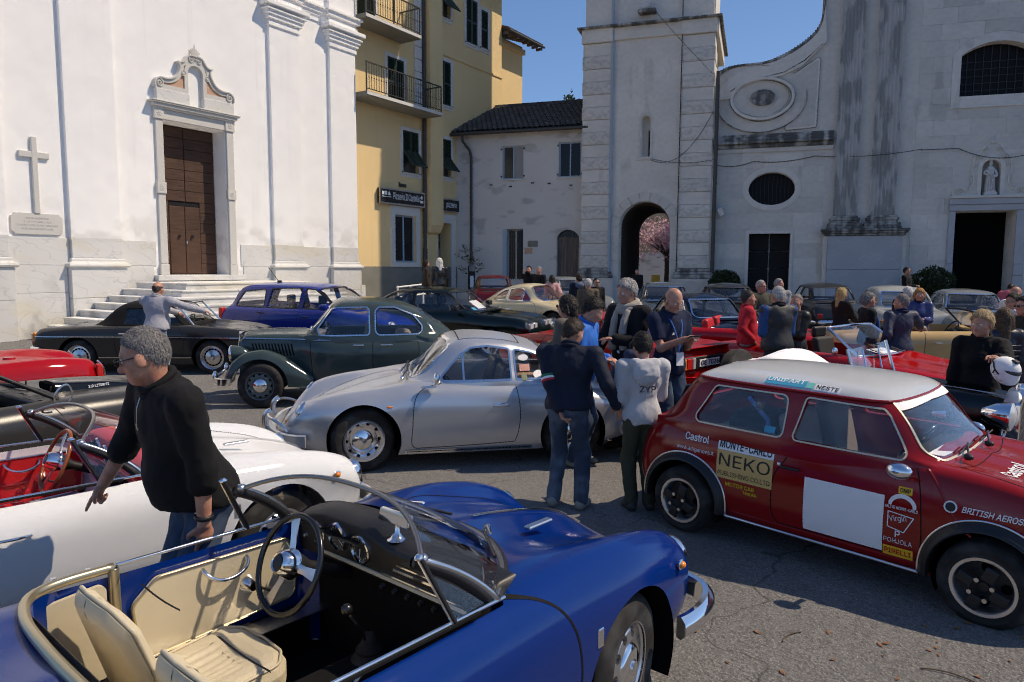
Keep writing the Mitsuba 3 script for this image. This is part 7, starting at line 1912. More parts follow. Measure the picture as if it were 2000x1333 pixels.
# ------------------------------------------------------------------ black vintage tourer with a bright radiator
def tourer():
 c = Car('vintage_tourer', 'black vintage open tourer with chrome radiator and headlamps behind the red saloon', 'car', M=pose(3.2, 7.15, -45))
 S = dict(zt=[(-1.3, .70), (-1.2, .84), (-.6, .93), (.3, .98), (.5, 1.0), (1.45, .96), (1.47, .95)], w=[(-1.3, .52), (-.6, .60), (.3, .56), (.6, .44), (1.47, .27)], zm=[(-1.3, .6), (1.47, .68)], zb=[(-1.3, .34), (1.47, .36)], yf=.80, yv=.4, wb=.95)
 ck = rpoly([(-1.0, -.48), (-1.0, .48), (.28, .48), (.28, -.48)], .1)
 c.build_body(S, 'p_black', [], [prism(ck, 'xy', .4, 2)], n=60)
 for sg in (-1, 1):
  y = sg * .60
  wing(c, 'front_wing', [(.15, y, .12, .36, .30), (.45, y, .13, .48, .31), (.8, y, .14, .70, .34), (1.05, y, .15, .80, .36), (1.3, y, .15, .80, .38), (1.52, y, .14, .66, .38), (1.66, y, .12, .44, .34), (1.70, y, .06, .34, .30)], 'p_black', ycyl(1.2, .33, .385, .3, 1) if sg > 0 else ycyl(1.2, .33, .385, -1, -.3))
  wing(c, 'rear_wing', [(-1.62, y, .10, .5, .34), (-1.4, y, .15, .74, .36), (-1.1, y, .16, .82, .36), (-.8, y, .15, .70, .34), (-.5, y, .12, .40, .30)], 'p_black', ycyl(-1.15, .33, .385, .3, 1) if sg > 0 else ycyl(-1.15, .33, .385, -1, -.3))
  c.add('running_board', box(-.5, .2, min(sg * .5, sg * .72), max(sg * .5, sg * .72), .29, .33), 'm_black')
  k = c.node('headlamp')
  c.add('shell', mv(lathe([(0, -.20), (.05, -.19), (.10, -.10), (.125, 0), (.12, .02)], 28), tr(1.53, sg * .37, .86), rot('y', 90)), 'm_chrome', smooth=50, under=k)
  c.add('lens', mv(lathe([(0, .05), (.06, .04), (.115, .018), (.115, .0)], 24), tr(1.53, sg * .37, .86), rot('y', 90)), 'm_lamp_glass', smooth=40, under=k)
  c.add('post', cyl((1.48, sg * .37, .75), (1.45, sg * .30, .55), .02), 'm_chrome', under=k)
  k = c.node('side_lamp'); c.add('shell', mv(lathe([(0, -.10), (.02, -.08), (.036, 0), (.03, .02), (0, .03)], 18), tr(1.12, sg * .60, .845), rot('y', 90)), 'm_chrome', smooth=50, under=k)
  for x in (1.2, -1.15): c.wheel(x, sg, .70, .33, 'wire', w=.13)
  for i in range(14): c.patch('bonnet_louvre', sbox(.58 + i * .055, .62, .595 + i * .055, .82), 'm_gap', 'xz', sg, .003)
 rad = rpoly([(-.26, .42), (-.27, .95), (-.12, 1.035), (0, 1.045), (.12, 1.035), (.27, .95), (.26, .42)], .03)
 c.add('radiator_shell', prism(rad, 'yz', 1.46, 1.58) - prism(rad.buffer(-.05), 'yz', 1.5, 1.7), 'm_chrome', smooth=30)
 for y in np.linspace(-.19, .19, 12): c.add('radiator_slat', box(1.50, 1.565, y - .006, y + .006, .46, .96), 'm_chrome_dull')
 c.add('radiator_cap', lathe([(0, .05), (.03, .045), (.045, .02), (.045, 0)], 16).apply_translation((1.53, 0, 1.04)), 'm_chrome', smooth=40)
 c.add('bonnet_hinge', tube([(.48, 0, 1.005), (1.46, 0, .965)], .010, 6), 'm_chrome_dull')
 c.add('bumper', tube(curve([(1.78, -.66, .42), (1.84, -.3, .42), (1.84, .3, .42), (1.78, .66, .42)], 20), .035, 8), 'm_chrome', smooth=True)
 k = c.node('windscreen')
 for sg in (-1, 1): c.add('post', tube([(.40, sg * .50, .93), (.28, sg * .50, 1.30)], .016, 8), 'm_chrome_dull', under=k)
 c.add('glass', tm([(.40, -.5, .97), (.40, .5, .97), (.28, .5, 1.29), (.28, -.5, 1.29)], [[0, 1, 2], [0, 2, 3]]), 'm_glass', under=k)
 for y in (.2, -.2): c.add('wiper', tube([(.31, y, 1.27), (.40, y - .12, 1.08)], .007, 5), 'm_chrome', under=k)
 # spare wheel at the back
 k = c.node('spare_wheel'); B = tr(-1.08, 0, .77) @ rot('y', -12) @ rot('z', -90)
 c.add('tyre', mv(tyre_mesh(.34, .15, .21), B), 'm_rubber', smooth=35, under=k)
 c.add('rim', mv(lathe([(0, -.02), (.1, -.03), (.205, -.02), (.205, -.1), (0, -.1)], 32, 'y'), B), 'm_chrome_dull', smooth=35, under=k)
 c.add('dash', box(.22, .28, -.47, .47, .74, .93), 'm_wood_rim')
 steering(c, (.05, -.24, .92), .20, 35)
 return c
tourer()
# white tonneau cover over the tourer's cockpit
MT = pose(3.2, 7.15, -45)
u, v_ = np.meshgrid(np.linspace(0, 1, 26), np.linspace(-1, 1, 22), indexing='ij')
x = -.98 + 1.14 * u
z = 1.0 + .17 * np.exp(-((u - .42) / .2) ** 2) * (1 - .5 * v_ ** 2) - .16 * np.clip(np.abs(v_) - .75, 0, 1) / .25 + .03 * (meshkit.fbm(np.stack([x * 5, v_ * 3, x * 0], -1), 3) - .5)
vv = np.stack([x, v_ * .60, z], -1).reshape(-1, 3)
i, j = np.meshgrid(np.arange(25), np.arange(21), indexing='ij'); a = i * 22 + j
single('tonneau_cover', tm(vv, np.concatenate([np.stack([a, a + 22, a + 23], -1).reshape(-1, 3), np.stack([a, a + 23, a + 1], -1).reshape(-1, 3)])), 'm_paper', 'white cloth cover laid over the cockpit of the black vintage tourer', 'cover', M=MT, smooth=True)

# ------------------------------------------------------------------ cars along the church wall
GHs = dict(zr=[(-1.35, .88), (-1.0, 1.15), (-.75, 1.30), (-.4, 1.355), (.1, 1.345), (.3, 1.29), (.5, 1.12), (.75, .90)], wr=[(-1.35, .5), (-.6, .54), (.3, .53), (.75, .52)], wb=[(-1.35, .64), (-.6, .69), (.3, .68), (.75, .62)], zb=[(-1.35, .86), (.75, .88)], crown=.06, edge=.1)
Wn = [('xz', rpoly([(-1.02, .92), (-.72, 1.21), (-.32, 1.25), (-.32, .92)], .03), 0, 0), ('xz', rpoly([(-.24, .92), (-.24, 1.25), (.12, 1.24), (.26, 1.16), (.48, .92)], .03), 0, 0), ('yz', rpoly([(-.56, .93), (-.48, 1.26), (.48, 1.26), (.56, .93)], .05), .1, 1.0), ('yz', rpoly([(-.52, .93), (-.45, 1.24), (.45, 1.24), (.52, .93)], .05), -1.6, -.6)]
gp = [[(.5, .87), (.6, .7), (.58, .3)], [(-.28, .87), (-.3, .6), (-.28, .3)]]
def wallcar(name, label, u, v, Y, deg, pm, rim=('m_chrome', .014), s=1.0, **kw):
 p = world(u, v, Y)
 return plain(name, label, pose(p[0], p[1], deg, s=s), pm, std(-1.95, 1.95, .84, .84, .78, .22, .62, .64, .87, .88), GHs, Wn, gaps=gp, handles=[(-.15, .74)], lamps=[(1.84, .55, .60, .085, (1, 0, .1))], bump=[[(1.8, .74, .42), (1.98, .5, .43), (2.02, 0, .43)], [(-1.8, .74, .42), (-1.98, .5, .43), (-2.02, 0, .43)]], rim=rim, **kw)
TL = [(-1.93, .58, .58, .03, .06, .06, 'm_red_lens')]
wallcar('navy_coupe', 'shiny navy blue coupe with chrome rear window behind the phone user', 1345, 650, 15.2, 104, 'p_navy', tails=[(-1.94, .56, .58, .03, .07, .05, 'm_amber')], seats=())
wallcar('grey_blue_car', 'grey-blue vintage car facing the square in front of the arch', 1296, 620, 19.5, -96, 'p_greyblue', seats=(-.1,))
wallcar('dark_car', 'black vintage saloon parked left of the clipped bush beside the tower', 1420, 620, 19.0, -98, 'p_darkgrey', seats=(-.1,), rim=('m_black', .01))
wallcar('dark_car', 'black vintage saloon parked under the fluted pilasters', 1600, 620, 20.0, 84, 'p_darkgrey', tails=TL, seats=(), rim=('m_black', .01))
wallcar('white_old_car', 'rounded off-white vintage car with a small rear window by the church', 1738, 625, 17.6, 78, 'p_oldwhite', tails=[(-1.88, .66, .62, .05, .03, .07, 'm_amber')], seats=(), s=1.03)
wallcar('silver_grey_coupe', 'pale silver-grey coupe facing the square before the church door', 1885, 630, 16.5, -106, 'p_silvergrey', seats=(-.1,))
wallcar('far_red_hatch', 'red hatchback with dark tail window parked by the low house', 962, 600, 25.5, 95, 'p_red_shaded', tails=TL, seats=(), rim=('m_black', .02))
wallcar('pale_far_car', 'pale silver car half hidden behind the woman in pink', 1112, 605, 23.5, -70, 'p_silvergrey', seats=())
# ------------------------------------------------------------------ people: smooth distance fields turned into one skin each
class SDF:
 def __init__(s, lo, hi, h):
  s.lo, s.h = np.asarray(lo, float), h
  s.n = np.ceil((np.asarray(hi) - s.lo) / h).astype(int) + 1
  s.D = np.full(s.n, 1.0, np.float32)
 def view(s, lo, hi):
  a = np.clip(np.floor((lo - s.lo) / s.h).astype(int), 0, s.n); b = np.clip(np.ceil((hi - s.lo) / s.h).astype(int) + 1, 0, s.n)
  if (b <= a).any(): return None, None
  ax = [s.lo[i] + s.h * np.arange(a[i], b[i]) for i in range(3)]
  return tuple(slice(x, y) for x, y in zip(a, b)), np.stack(np.meshgrid(*ax, indexing='ij'), -1).astype(np.float32)
 def mix(s, sl, d, k, sub=False):
  D = s.D[sl]
  if sub: s.D[sl] = np.maximum(D, -d) if k <= 0 else -(lambda a, b: np.minimum(a, b) - np.maximum(k - np.abs(a - b), 0) ** 2 / (4 * k))(-D, d)
  else: s.D[sl] = np.minimum(D, d) - np.maximum(k - np.abs(D - d), 0) ** 2 / (4 * k)
 def cap(s, a, b, ra, rb=None, k=.02, sub=False):
  a, b = np.asarray(a, float), np.asarray(b, float); rb = ra if rb is None else rb
  m = k + 3 * s.h
  sl, p = s.view(np.minimum(a - ra, b - rb) - m, np.maximum(a + ra, b + rb) + m)
  if sl is None: return
  ab = b - a; t = np.clip(((p - a) @ ab) / max(ab @ ab, 1e-9), 0, 1)
  d = np.linalg.norm(p - a - t[..., None] * ab, axis=-1) - (ra + t * (rb - ra))
  s.mix(sl, d.astype(np.float32), k, sub)
 def ell(s, c, r, R=None, k=.02, sub=False):
  c, r = np.asarray(c, float), np.asarray(r, float); R = np.eye(3) if R is None else R
  m = k + 3 * s.h; e = np.abs(R) @ r
  sl, p = s.view(c - e - m, c + e + m)
  if sl is None: return
  q = (p - c) @ R
  k0 = np.linalg.norm(q / r, axis=-1); k1 = np.linalg.norm(q / (r * r), axis=-1)
  s.mix(sl, (k0 * (k0 - 1) / np.maximum(k1, 1e-6)).astype(np.float32), k, sub)
 def half(s, c, n):
  """Keep only what lies behind the plane through c with normal n."""
  _, p = s.view(s.lo, s.lo + s.h * s.n)
  s.D = np.maximum(s.D, ((p - np.asarray(c)) @ np.asarray(n)).astype(np.float32)[:s.n[0], :s.n[1], :s.n[2]])
 def mesh(s, it=2):
  D = s.D; S = D < 0
  if not S.any(): return None
  cs = sum(S[i:S.shape[0] - 1 + i, j:S.shape[1] - 1 + j, k:S.shape[2] - 1 + k].astype(np.int8) for i in (0, 1) for j in (0, 1) for k in (0, 1))
  act = np.argwhere((cs > 0) & (cs < 8)); idx = np.full(cs.shape, -1); idx[tuple(act.T)] = np.arange(len(act))
  acc, cnt = np.zeros((len(act), 3)), np.zeros(len(act))
  cor = [np.array(c) for c in np.ndindex(2, 2, 2)]
  for a in cor:
   for ax in range(3):
    if a[ax]: continue
    b = a.copy(); b[ax] = 1
    da, db = D[tuple((act + a).T)], D[tuple((act + b).T)]
    w = (da < 0) != (db < 0)
    t = np.where(w, da / np.where(w, da - db, 1), 0)
    pt = a + 0.0 * act; pt[:, ax] += t
    acc += pt * w[:, None]; cnt += w
  v = s.lo + s.h * (act + acc / np.maximum(cnt, 1)[:, None])
  fs = []
  for ax in range(3):
   u, w = (ax + 1) % 3, (ax + 2) % 3
   sl0 = [slice(None)] * 3; sl1 = [slice(None)] * 3; sl0[ax] = slice(0, -1); sl1[ax] = slice(1, None)
   for sign in (True, False):
    e = np.argwhere(S[tuple(sl0)] & ~S[tuple(sl1)] if sign else ~S[tuple(sl0)] & S[tuple(sl1)])
    e = e[(e[:, u] > 0) & (e[:, w] > 0) & (e[:, u] < D.shape[u] - 1) & (e[:, w] < D.shape[w] - 1)]
    if not len(e): continue
    q = []
    for du, dw in ((-1, -1), (0, -1), (0, 0), (-1, 0)):
     c = e.copy(); c[:, u] += du; c[:, w] += dw; q.append(idx[tuple(c.T)])
    q = np.stack(q, 1)
    if not sign: q = q[:, ::-1]
    fs += [q[:, [0, 1, 2]], q[:, [0, 2, 3]]]
  f = np.vstack(fs); f = f[(f >= 0).all(1)]
  e = np.vstack([f[:, [0, 1]], f[:, [1, 2]], f[:, [2, 0]]])
  for lam in [.5, -.52] * it:
   sm, ct = np.zeros_like(v), np.zeros(len(v))
   for c in (0, 1, 2): sm[:, c] = np.bincount(e[:, 0], v[e[:, 1], c], len(v)) + np.bincount(e[:, 1], v[e[:, 0], c], len(v))
   ct = np.bincount(e.ravel(), minlength=len(v))
   v = v + lam * (sm / np.maximum(ct, 1)[:, None] - v)
  return tm(v, f)

def normals(m):
 f, v = m.faces, m.vertices
 n = np.zeros_like(v); fn = np.cross(v[f[:, 1]] - v[f[:, 0]], v[f[:, 2]] - v[f[:, 0]])
 for c in range(3):
  for k in range(3): n[:, c] += np.bincount(f[:, k], fn[:, c], len(v))
 return n / (np.linalg.norm(n, axis=1, keepdims=True) + 1e-12)

def folds(m, amp, sc, seed, str_=(1, 1, 1)):
 v = np.array(m.vertices)
 w = meshkit.fbm(v * np.array(str_) * sc + seed * 7.3, 3)
 r = 1 - 2 * np.abs(meshkit.noise(v * np.array(str_) * sc * .7 + seed * 3.1 + 2 * (w[:, None] - .5)) - .5)
 return tm(v + normals(m) * (amp * ((w - .5) * 1.2 + (r - .6) * .9))[:, None], m.faces)

mat('m_eye', (.7, .68, .65), .15); mat('m_iris', (.02, .015, .012), .1)
CL = {}
def cloth(c, rough=.88):
 k = 'c_%02d' % len(CL) if (c, rough) not in CL else CL[(c, rough)]
 if (c, rough) not in CL: CL[(c, rough)] = mat(k, c, rough, spec=.2 if rough > .6 else .5, sheen=.25)
 return CL[(c, rough)]
def ik(S, H, l1, l2, pole):
 d = H - S; L = np.linalg.norm(d)
 if L > (l1 + l2) * .995: H = S + d / L * (l1 + l2) * .995; d = H - S; L = np.linalg.norm(d)
 d = d / L; a = (l1 * l1 - l2 * l2 + L * L) / (2 * L); b = math.sqrt(max(l1 * l1 - a * a, 0))
 p = pole - d * (pole @ d); p /= np.linalg.norm(p) + 1e-9
 return S + d * a + p * b, H

def person(label, pos, heading, h=1.75, top=(.02, .02, .02), bottom='m_denim', hair=(.05, .035, .025), hairstyle='short', lh='down', rh='down', lean=0, pitch=0, yaw=0, q=2, fat=0, sleeve='long', hem=.90, shoe=(.03, .03, .03), stance=.1, step=0, vest=None, collar=None, woman=False, toprough=.88, point=None, extras=None, group=None, shirt=None, wide=0):
 """q: 0 nearest .. 3 far. Hands: a preset or a world position."""
 x, y = pos
 P = G('person', label, 'person', group, M=pose(x, y, heading, tilt=False, s=h / 1.75))
 Mi = np.linalg.inv(P.M)
 hs = [.0065, .010, .014, .022][q]; hc = [.011, .015, .018, .024][q]
 k = 1.0
 ca, sa = math.cos(math.radians(lean)), math.sin(math.radians(lean))
 piv = np.array([0, 0, .95])
 def U(p):
  p = np.asarray(p, float) - piv
  return piv + np.array([p[0] * ca + p[2] * sa, p[1], -p[0] * sa + p[2] * ca])
 sw = .165 if woman else .195 + wide
 neck0, headc = U((-.015, 0, 1.44)), U((.005, 0, 1.53))
 Rh = (rot('y', lean * .6 + pitch)[:3, :3])
 Rh = rot('z', yaw)[:3, :3] @ Rh
 Hd = lambda p: headc + Rh @ (np.asarray(p, float) - [0, 0, 1.53])
 hips = [np.array([0, s_ * .092, .91]) for s_ in (1, -1)]
 ank = [np.array([step * s_ * .5, s_ * stance, .085]) for s_ in (1, -1)]
 knees = [ik(a, b, .44, .42, np.array([1., 0, 0]))[0] for a, b in zip(hips, ank)]
 pre = {'down': (.06, .235, .80), 'pocket': (.13, .165, .93), 'front': (.27, .07, 1.16), 'phone': (.28, .05, 1.24), 'hip': (.06, .22, .98), 'back': (-.13, .04, .92), 'face': (.17, .05, 1.55), 'cross': (.20, -.12, 1.18), 'low': (.34, .14, .96), 'side': (.05, .5, 1.12), 'chest': (.2, .02, 1.28)}
 sh, el, ha = [], [], []
 for s_, t in ((1, lh), (-1, rh)):
  S_ = U((-.01, s_ * sw, 1.42))
  if isinstance(t, str): H = np.array(pre[t]) * [1, s_, 1]; H = U(H) if H[2] > 1.0 else H
  else: H = (Mi @ np.r_[np.asarray(t, float), 1])[:3]
  pole = np.array([-.75, s_ * .45, -.55]) if not (isinstance(t, str) and t == 'back') else np.array([-.6, s_ * .8, -.2])
  e, H = ik(S_, H, .295, .26, pole)
  sh.append(S_); el.append(e); ha.append(H)
 allp = np.array(sh + el + ha + [Hd((0, 0, 1.78)), np.array([.2, .2, 0]), np.array([-.2, -.2, 0])] + knees)
 lo, hi = np.minimum(allp.min(0), [-.26, -.27, 0]) - .14, np.maximum(allp.max(0), [.26, .27, 0]) + .14; lo[2] = -.02
 # --- skin
 B = SDF(lo, hi, hs)
 B.ell(Hd((-.012, 0, 1.638)), (.098, .076, .104), Rh, .02); B.ell(Hd((.028, 0, 1.588)), (.068, .058, .085), Rh, .03)
 B.ell(Hd((.062, 0, 1.532)), (.030, .030, .024), Rh, .03); B.cap(Hd((.070, -.028, 1.646)), Hd((.070, .028, 1.646)), .016, None, .015)
 B.cap(Hd((.090, 0, 1.632)), Hd((.112, 0, 1.590)), .009, .0135, .012); B.ell(Hd((.10, 0, 1.586)), (.014, .019, .011), Rh, .008)
 B.cap(Hd((.086, -.014, 1.553)), Hd((.086, .014, 1.553)), .009, None, .008); B.cap(Hd((.084, -.012, 1.541)), Hd((.084, .012, 1.541)), .008, None, .006)
 for s_ in (1, -1):
  B.ell(Hd((.093, s_ * .032, 1.626)), (.014, .019, .012), Rh, .012, True)
  B.ell(Hd((-.004, s_ * .079, 1.607)), (.024, .010, .033), Rh @ rot('z', s_ * 22)[:3, :3], .006)
  B.cap(Hd((.05, s_ * .05, 1.595)), Hd((.04, s_ * .045, 1.55)), .022, .02, .03)
 B.cap(neck0 - [0, 0, .04], Hd((-.012, 0, 1.56)), .058, .054, .03)
 B.ell(U((0, 0, 1.28)), (.09, .14, .18), None, .04); B.ell((0, 0, 1.0), (.09, .13, .2), None, .04); B.cap(sh[0], sh[1], .05, None, .03)
 for i in (0, 1):
  B.cap(sh[i], el[i], .048, .040, .02); B.cap(el[i], ha[i], .042, .028, .02)
  B.cap(hips[i], knees[i], .07, .05, .03); B.cap(knees[i], ank[i], .048, .035, .02)
  d = ha[i] - el[i]; d /= np.linalg.norm(d); s_ = 1 - 2 * i
  side = np.cross(d, [0, 0, 1.0]) if abs(d[2]) < .85 else np.array([1.0, 0, 0]); side -= d * (side @ d); side /= np.linalg.norm(side)
  if abs(d[2]) >= .85: pn = np.array([0, -s_, 0]) * 1.0
  else: pn = np.cross(side, d); pn = pn if pn[2] < 0 else -pn
  pn = pn - d * (pn @ d); pn /= np.linalg.norm(pn) + 1e-9
  if abs(d[2]) < .85 and side @ np.array([0, s_, 0]) > 0: side = -side   # thumb side points inwards
  w0 = ha[i]
  B.ell(w0 + d * .045, (.046, .040, .017), np.stack([d, side, pn], 1), .015)
  for j, (o, L) in enumerate(((.030, .072), (.011, .080), (-.010, .074), (-.029, .058))):
   p0 = w0 + d * .080 + side * o
   curl = (.35, .75, .8, .8)[j] if point != i else (.05, 1.5, 1.6, 1.6)[j]
   d1 = d * math.cos(curl) + pn * math.sin(curl); d2 = d * math.cos(curl * 2) + pn * math.sin(curl * 2)
   B.cap(p0, p0 + d1 * L * .52, .0098, .009, .004); B.cap(p0 + d1 * L * .52, p0 + d1 * L * .52 + d2 * L * .45, .009, .0075, .003)
  p0 = w0 + d * .022 + side * .034; t1 = (d * .6 + side * .55 + pn * .5); t1 /= np.linalg.norm(t1)
  B.cap(p0, p0 + t1 * .040, .014, .0115, .01); B.cap(p0 + t1 * .040, p0 + t1 * .040 + (d * .8 + pn * .5) * .028, .011, .009, .004)
 P.add('body', B.mesh(2 if q < 2 else 1), 'm_skin', smooth=True)
 if q < 3:
  for s_ in (1, -1):
   P.add('eye', ball(Hd((.0765, s_ * .032, 1.625)), .0125, 2), 'm_eye', smooth=True)
   P.add('iris', ball(Hd((.0845, s_ * .032, 1.624)), .0062, 1), 'm_iris')
 # --- hair
 if hairstyle != 'bald' or True:
  Hh = SDF(Hd((0, 0, 1.62)) - .2 - (.28 if hairstyle == 'long' else 0), Hd((0, 0, 1.62)) + .2, hs * 1.1)
  th_ = {'short': .006, 'crop': .002, 'full': .013, 'long': .014, 'bob': .016, 'ring': .003, 'bald': .001}[hairstyle]
  Hh.ell(Hd((-.014, 0, 1.641)), np.array([.099, .077, .105]) + th_, Rh, .01)
  if hairstyle in ('long', 'bob'):
   zb = 1.40 if hairstyle == 'long' else 1.53
   for s_ in (1, -1): Hh.cap(Hd((-.03, s_ * .072, 1.62)), Hd((-.055, s_ * .08, zb + .03)), .034, .026, .03)
   Hh.cap(Hd((-.07, 0, 1.62)), Hd((-.10, 0, zb)), .055, .045, .04)
  _, p = Hh.view(Hh.lo, Hh.lo + Hh.h * Hh.n); p = p[:Hh.n[0], :Hh.n[1], :Hh.n[2]]
  l = (p - headc) @ Rh + [0, 0, 1.53]
  X, Yl, Z = l[..., 0], np.abs(l[..., 1]), l[..., 2]
  if hairstyle in ('long', 'bob'): line = np.maximum(X - (.055 + .75 * np.maximum(Z - 1.66, 0) - .0 * Yl), 0 * X - 1)
  else:
   face = X - np.interp(Z, [1.50, 1.56, 1.60, 1.63, 1.66, 1.69, 1.72, 1.8], [-.07, -.06, -.04, -.012, .008, .040, .082, .2])
   nape = (1.555 + .55 * np.maximum(X + .06, 0)) - Z
   line = np.maximum(face, nape * .8)
  if hairstyle in ('ring', 'bald'): line = np.maximum(line, Z - (1.655 if hairstyle == 'ring' else 1.625))
  if hairstyle == 'ring': line = np.maximum(line, X - .01)
  ns = meshkit.noise(p * 45) - .5
  Hh.D = np.maximum(Hh.D + (.006 if q < 2 else .004) * ns, line + .022 * ns).astype(np.float32)
  hm = Hh.mesh(1)
  if hm is not None:
   P.add('hair', hm, cloth(hair, .7), smooth=True)
   if q < 3:
    rg = np.random.default_rng(int(abs(x) * 900 + y * 77)); nn = normals(hm); ns_ = (1700, 900, 350)[q]
    for tone, kk in ((1.28, 'm'), (.7, 'd'), (1.0, 'n')):
     ii = rg.integers(len(hm.vertices), size=ns_); p_ = hm.vertices[ii]; n_ = nn[ii]
     t_ = p_ - Hd((-.055, .02, 1.76)) + rg.normal(size=p_.shape) * (.022 if hairstyle != 'full' else .04); t_ -= n_ * (t_ * n_).sum(1, keepdims=True) * .93; t_ /= np.linalg.norm(t_, axis=1, keepdims=True) + 1e-9
     L = rg.uniform(.012, .030, (ns_, 1)) * (.7 if hairstyle in ('crop', 'ring', 'bald') else 1.3 if hairstyle != 'long' else 2.2); b_ = np.cross(n_, t_) * (.0016 + .0006 * q)
     lift = n_ * rg.uniform(.001, .006, (ns_, 1)) * (1.6 if hairstyle == 'full' else .8)
     V = np.stack([p_ - b_ - n_ * .001, p_ + b_ - n_ * .001, p_ + t_ * L * .55 + lift - b_ * .8, p_ + t_ * L * .55 + lift + b_ * .8, p_ + t_ * L + lift * .6], 1).reshape(-1, 3)
     i0 = np.arange(ns_)[:, None] * 5
     P.add('hair_strands', tm(V, np.vstack([i0 + [0, 1, 3], i0 + [0, 3, 2], i0 + [2, 3, 4]])), cloth(tuple(min(.8, c_ * tone) for c_ in hair), .6), kind='stuff')
 # --- upper garment
 def garment(part, m, d, hemz, sl, amp=.007, arms=True, extra=0, seed=0):
  g = SDF(lo, hi, hc)
  g.ell(U((0, 0, 1.30)), (.112 + d + fat * .15, sw * .93 + d, .205), None, .05); g.ell(U((.012 + fat * .35, 0, 1.09)), (.108 + d + fat * .55, .142 + d + fat * .4, .185), None, .05)
  if woman: g.ell(U((.06, 0, 1.27)), (.08 + d, .13, .085), None, .05)
  g.ell((fat * .2, 0, .95), (.130 + d + fat * .4, .182 + d + fat * .3, .17), None, .06); g.cap(U((-.01, .07, 1.435)), U((-.01, -.07, 1.435)), .058 + d, None, .04)
  g.cap(sh[0], sh[1], .058 + d, None, .04)
  _, p = g.view(g.lo, g.lo + g.h * g.n); p = p[:g.n[0], :g.n[1], :g.n[2]]
  wav = .012 * np.sin(p[..., 1] * 23 + heading) + .008 * np.sin(p[..., 0] * 37)
  g.D = np.maximum(g.D, hemz + wav - p[..., 2]).astype(np.float32)
  nk = Hd((-.005, 0, 1.57)); u_ = nk - neck0; u_ /= np.linalg.norm(u_)
  g.half(neck0 + u_ * (.055 + extra), u_)
  if arms:
   g2 = SDF(lo, hi, hc)
   for i in (0, 1):
    g2.cap(sh[i], el[i], .062 + d, .052 + d, .035)
    f = {'long': .93, 'half': .0, 'rolled': .22}[sl]
    if f: g2.cap(el[i], el[i] + (ha[i] - el[i]) * f, .051 + d, .039 + d, .02)
    if sl == 'rolled':
     for u2 in (.06, .14, .22): c_ = el[i] + (ha[i] - el[i]) * u2; dd = (ha[i] - el[i]) / np.linalg.norm(ha[i] - el[i]) * .006; g2.cap(c_ - dd, c_ + dd, .052 + d, None, .006)
    if sl == 'half':
     dd = el[i] - sh[i]; dd /= np.linalg.norm(dd); c_ = sh[i] + dd * .21
     sd_ = (p[..., 1] > 0) if i == 0 else (p[..., 1] <= 0)
     g2.D = np.where(sd_, np.maximum(g2.D, (p - c_) @ dd), g2.D).astype(np.float32)
   g.D = (np.minimum(g.D, g2.D) - np.maximum(.03 - np.abs(g.D - g2.D), 0) ** 2 / .12).astype(np.float32)
  me = g.mesh(2)
  if q < 3 and amp: me = folds(me, amp, 8.5, seed + heading * .01, (1, 1, .6)); me = folds(me, amp * .45, 22, seed + 3, (1, 1, .5))
  P.add(part, me, m, smooth=True)
  return me
 if shirt is not None: garment('shirt', cloth(shirt), .004, hem - .02, sleeve, seed=1)
 garment('jacket' if sleeve == 'long' and not vest else 'top', cloth(top, toprough), .012 if q else .010, hem, sleeve, amp=.012)
 if vest is not None: garment('vest', cloth(vest, .6), .022, hem - .03, 'long', arms=False, seed=4)
 if collar is not None:
  a = np.linspace(0, 2 * np.pi, 22, endpoint=False)
  u_ = (Hd((-.005, 0, 1.57)) - neck0); u_ /= np.linalg.norm(u_); e1 = np.cross([0, 1.0, 0], u_); e1 /= np.linalg.norm(e1)
  for zz_, r_, t_ in ((.035, .083, .018), (.065, .078, .016)):
   P.add('collar', tube([neck0 + u_ * (zz_ + .012 * -math.cos(t)) + e1 * r_ * .98 * math.cos(t) + np.array([0, 1, 0]) * r_ * math.sin(t) for t in a], t_, 8, closed=True), cloth(collar), smooth=True)
 # --- trousers and shoes
 g = SDF([lo[0], lo[1], -.02], [hi[0], hi[1], 1.14], hc)
 g.ell((0, 0, .965), (.118 + fat * .3, .160 + fat * .25, .14), None, .04)
 for i in (0, 1):
  g.cap(hips[i] - [.01, 0, .0], knees[i], .090, .072, .05); g.cap(knees[i], ank[i] + [-.005, 0, .0], .074, .064, .03)
 g.half((0, 0, 1.05), (0, 0, 1.0))
 bm = bottom if isinstance(bottom, str) else cloth(bottom)
 me = g.mesh(2)
 if q < 3: me = folds(me, .013, 9, 5 + heading * .01, (1, 1, .8)); 
 P.add('trousers', me, bm, smooth=True)
 for i in (0, 1):
  a = ank[i]; s_ = SDF(a - [.16, .12, .12], a + [.26, .12, .08], max(hs, .009))
  s_.cap(a + [-.04, 0, -.045], a + [.10, (1 - 2 * i) * .02, -.05], .042, .044, .02); s_.ell(a + [.13, (1 - 2 * i) * .02, -.052], (.06, .045, .032), None, .02); s_.cap(a + [-.03, 0, -.03], a + [-.01, 0, .02], .045, .045, .03)
  s_.half(a + [0, 0, -.083], (0, 0, -1.0)); P.add('shoe', s_.mesh(1), cloth(shoe, .6), smooth=True)
 P.U, P.Hd, P.ha, P.el, P.sh, P.Rh, P.neck0, P.sw = U, Hd, ha, el, sh, Rh, neck0, sw
 if extras: extras(P)
 return P

